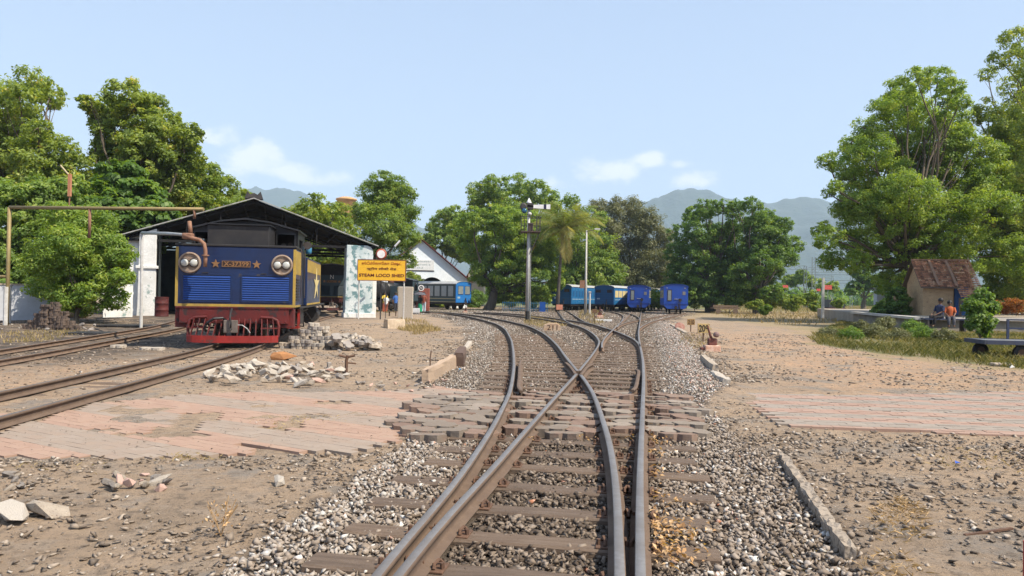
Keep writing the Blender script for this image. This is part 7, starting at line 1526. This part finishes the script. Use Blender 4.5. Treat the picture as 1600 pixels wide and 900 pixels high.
# people on the platform edge
Yp = 34.0
def sit_at(px, Y): return Vector((D(px, 480, Y).x, Y, PZ+.09-.42))
bl = empty('bench', (D(1477, 500, 33.6).x, 33.7, float(gz(17, 33))), 0, 'dark blue bench the two people sit on', 'bench'); zb = PZ+.05-bl.location.z; MB().box(-.95,1.0,-.2,.22,zb-.06,zb).build('seat', mat('bench_blue', (.02,.03,.07), .6), bl); [MB().box(x-.04,x+.04,-.18,.18,-.1,zb-.06).build('leg', steel_dk, bl) for x in (-.8,.85)]
person('person in dark blue shirt sitting on the bench facing the tracks', Vector((D(1470, 480, 33.7).x, 33.75, PZ+.07-.40)), rad(-75), 1.68, 'sit', cl('navy', (.03,.04,.09)), cl('black', (.02,.02,.025)))
person('person with orange shawl sitting at the right end of the bench', Vector((D(1484, 480, 33.8).x, 33.8, PZ+.07-.40)), rad(-20), 1.55, 'sit', cl('orange_s', (.50,.12,.04)), cl('greyish', (.10,.10,.12)))
# luggage trolley
def trolley():
    B = G(1556, 560, 0); e = empty('trolley', B, rad(-8), 'dark blue flat platform trolley with end rail at the right edge', 'trolley'); dz = .44; bm2 = mat('trolley_blue', (.04,.055,.11), .6, .2, (.07,.075,.10), 3)
    MB().box(-.42,1.9,-.45,.55,dz-.03,dz+.02).build('deck', mat('deck_grey', (.16,.17,.18), .8, 0, (.10,.11,.12), 3), e); fm = MB(); fm.box(-.44,1.92,-.48,-.42,dz-.07,dz+.03); fm.box(-.44,1.92,.55,.61,dz-.07,dz+.03); fm.box(-.48,-.42,-.48,.61,dz-.07,dz+.03); fm.build('frame', bm2, e)
    rl = MB()
    for x in (.55, 1.85): rl.bar((x,-.44,dz),(x,-.44,.98),.06); rl.bar((x,.58,dz),(x,.58,.98),.05)
    for z in (.96, .74): rl.bar((.55,-.44,z),(1.88,-.44,z),.05); rl.bar((.55,.58,z),(1.88,.58,z),.04)
    rl.build('rail', bm2, e)
    for i, (x, y) in enumerate(((-.18,.40),(.40,-.35),(1.5,-.35),(1.3,.4))):
        wv = MB().lathe([(.165,-.05),(.18,-.04),(.18,.04),(.165,.05),(.06,.05)], 22, Matrix.Translation((x,y,.18))@Matrix.Rotation(math.pi/2, 4, 'X')).build('wheel', mat('tyre', (.03,.028,.028), .8), e, smooth=True); MB().lathe([(.09,-.055),(.09,.06)], 14, Matrix.Translation((x,y,.18))@Matrix.Rotation(math.pi/2, 4, 'X')).build('hub', iron, wv)
        MB().bar((x-.12,y,dz-.05),(x,y,.18),.04).bar((x+.12,y,dz-.05),(x,y,.18),.04).build('fork', bm2, e)
trolley()
e = put_empty('flat_stone', 1566, 572, 'flat stone lying under the trolley by a white scrap', 'stone'); MB().box(-.22,.22,-.1,.12,0,.07).build('stone', conc, e, bevel=.03)
e = put_empty('paper_scrap', 1581, 575, 'white crumpled scrap beside the flat stone', 'litter'); MB().add([(-.06,-.03,0),(.05,-.03,.02),(.04,.03,.05),(-.03,.03,.02),(0,0,.07)],[(0,1,4),(1,2,4),(2,3,4),(3,0,4),(3,2,1,0)]).build('paper', post_w, e)
# white field post, parked wagon, gantries, old cart, bird
e = empty('field_post', at_Y(1286, 62), 0, 'tall white concrete post in the dry field', 'post'); MB().box(-.09,.09,-.09,.09,-.2,D(1286, 434, 62).z-e.location.z).build('shaft', post_w, e); MB().box(-.11,.11,-.11,.11,-.2,.12).build('foot', conc, e)
def gantry(px0, px1, pyt, Y, label, lattice=True):
    a = D(px0, 460, Y); b = D(px1, 460, Y); z0 = float(gz(a.x, Y)); H = D((px0+px1)/2, pyt, Y).z-z0; w = b.x-a.x; e = empty('steel_gantry', ((a.x+b.x)/2, Y, z0), 0, label, 'gantry', 'overhead line gantries'); gm_ = mat('gantry_grey', (.22,.25,.26), .7, .2)
    for sx in (-1, 1):
        m_ = MB(); x = sx*w/2
        for o in (-.3, .3): m_.bar((x+o,0,-.2),(x+o,0,H),.10)
        for k in range(8): m_.bar((x-.3,0,H*k/8),(x+.3,0,H*(k+1)/8),.06)
        m_.build('mast', gm_, e)
    m_ = MB(); m_.bar((-w/2,0,H),(w/2,0,H),.1); m_.bar((-w/2,0,H-.8),(w/2,0,H-.8),.1)
    for k in range(12): m_.bar((-w/2+w*k/12,0,H-.8*(k % 2)),(-w/2+w*(k+1)/12,0,H-.8*((k+1) % 2)),.06)
    m_.build('beam', gm_, e)
gantry(1200, 1258, 415, 165, 'nearer steel gantry with its beam left of the tall lattice mast'); gantry(1258, 1330, 421, 190, 'wider steel gantry reaching behind the very tall leafy tree'); gantry(1205, 1300, 430, 230, 'lowest and farthest steel gantry beyond the field')
e = empty('lattice_mast', at_Y(1271, 160), 0, 'tall lattice mast standing by the gantries', 'mast'); H = D(1271, 402, 160).z-e.location.z; m_ = MB()
for o in (-.35, .35): m_.bar((o,0,-.2),(o,0,H),.12)
for k in range(16): m_.bar((-.35,0,H*k/16),(.35,0,H*(k+1)/16),.06)
m_.build('frame', MATS['gantry_grey'], e); MB().bar((-1.2,0,H*.8),(1.2,0,H*.8),.08).build('cross_arm', MATS['gantry_grey'], e)
wires = MB(); [wires.tube([D(1200, y, 180), D(1330, y+1.5, 175), D(1460, y+5, 160)], .03, 4) for y in (428, 437, 441)]; o = wires.build('overhead_wire', steel_dk); tag(o, 'thin overhead wires running right behind the trees', 'wire')
for i, (px, py, lab) in enumerate([(1227, 448, 'left small red board under the gantries'), (1294, 449, 'largest red board beside the white field post'), (1279, 453, 'small dull red board left of the white field post')]):
    Y = 150; p = D(px, py, Y); g0 = onground(p.x, Y); e = empty('red_board', g0, 0, lab, 'sign', 'red boards under the gantries'); z = p.z-g0.z; s = (.55, .75, .4)[i]; MB().box(-s, s, -.05, .05, z-s*.6, z+s*.6).build('board', mat('signal_red', (.65,.10,.08), .6), e); MB().bar((0,.1,-.1),(0,.1,z),.12).build('post', MATS['gantry_grey'], e)
def parked_wagon():
    B = at_Y(1308, 110); e = empty('open_wagon', B, rad(-12), 'dark open wagon parked far off beyond the field', 'wagon'); MB().box(-1.1,1.1,0,5,.7,1.9).build('body', mat('wagon_dark', (.05,.055,.07), .7), e); MB().box(-1.2,1.2,-.05,5.05,.55,.7).build('sole_bar', mat('wagon_red', (.12,.04,.035), .8), e)
    for y in (1, 4):
        for sx in (-1, 1): MB().lathe([(.4,0),(.4,.1)], 18, Matrix.Translation((sx*.55,y,.4))@Matrix.Rotation(math.pi/2, 4, 'Y')).build('wheel', under, e)
    MB().bar((-.2,-.3,.7),(-1.0,-.2,2.6),.08).build('jib', mat('pale_cable', (.5,.5,.5)), e)
parked_wagon()
e = put_empty('old_cart', 1133, 473, 'old brown plank cart standing under the huge dark tree', 'cart', rad(5)); e.location = at_Y(1133, 84); MB().box(-1.5,1.5,-.6,.6,.55,.75).build('bed', wood, e); MB().box(-1.6,1.3,-.62,-.55,.75,1.0).build('side_board', wood, e); [MB().lathe([(.3,-.05),(.3,.05)], 16, Matrix.Translation((x,-.6,.3))@Matrix.Rotation(math.pi/2, 4, 'X')).build('wheel', wood_d, e) for x in (-1, 1)]
e = empty('far_platform', at_Y(1370, 78), rad(-6), 'low pale wall of the farther platform beyond the field', 'platform'); MB().box(-4,5,0,3,-.2,.55).build('wall', conc, e); MB().box(-4.1,5.1,-.1,3.1,.55,.65).build('coping', conc_l, e)
bd = MB(); bd.lathe([(.01,-.14),(.06,-.08),(.075,0),(.05,.08),(.03,.12),(.035,.15),(.01,.19)], 10, Matrix.Translation((0,0,.17))@Matrix.Rotation(rad(-50), 4, 'X')); bd.bar((.03,0,.12),(.03,0,0),.01); bd.bar((-.03,0,.12),(-.03,0,0),.01); bd.add([(-.03,-.10,.08),(.03,-.10,.08),(.03,-.26,.02),(-.03,-.26,.02),(-.03,-.10,.09),(.03,-.10,.09),(.03,-.26,.03),(-.03,-.26,.03)],[(0,1,2,3),(4,7,6,5),(0,4,5,1),(1,5,6,2),(2,6,7,3),(3,7,4,0)])
o = bd.build('crow', mat('crow_black', (.015,.015,.018), .5)); B = G(1166, 482); o.location = B; o.rotation_euler = (0, 0, rad(60)); o.scale = (1.6,)*3; tag(o, 'black crow standing on the bare ground right of the coaches', 'bird')
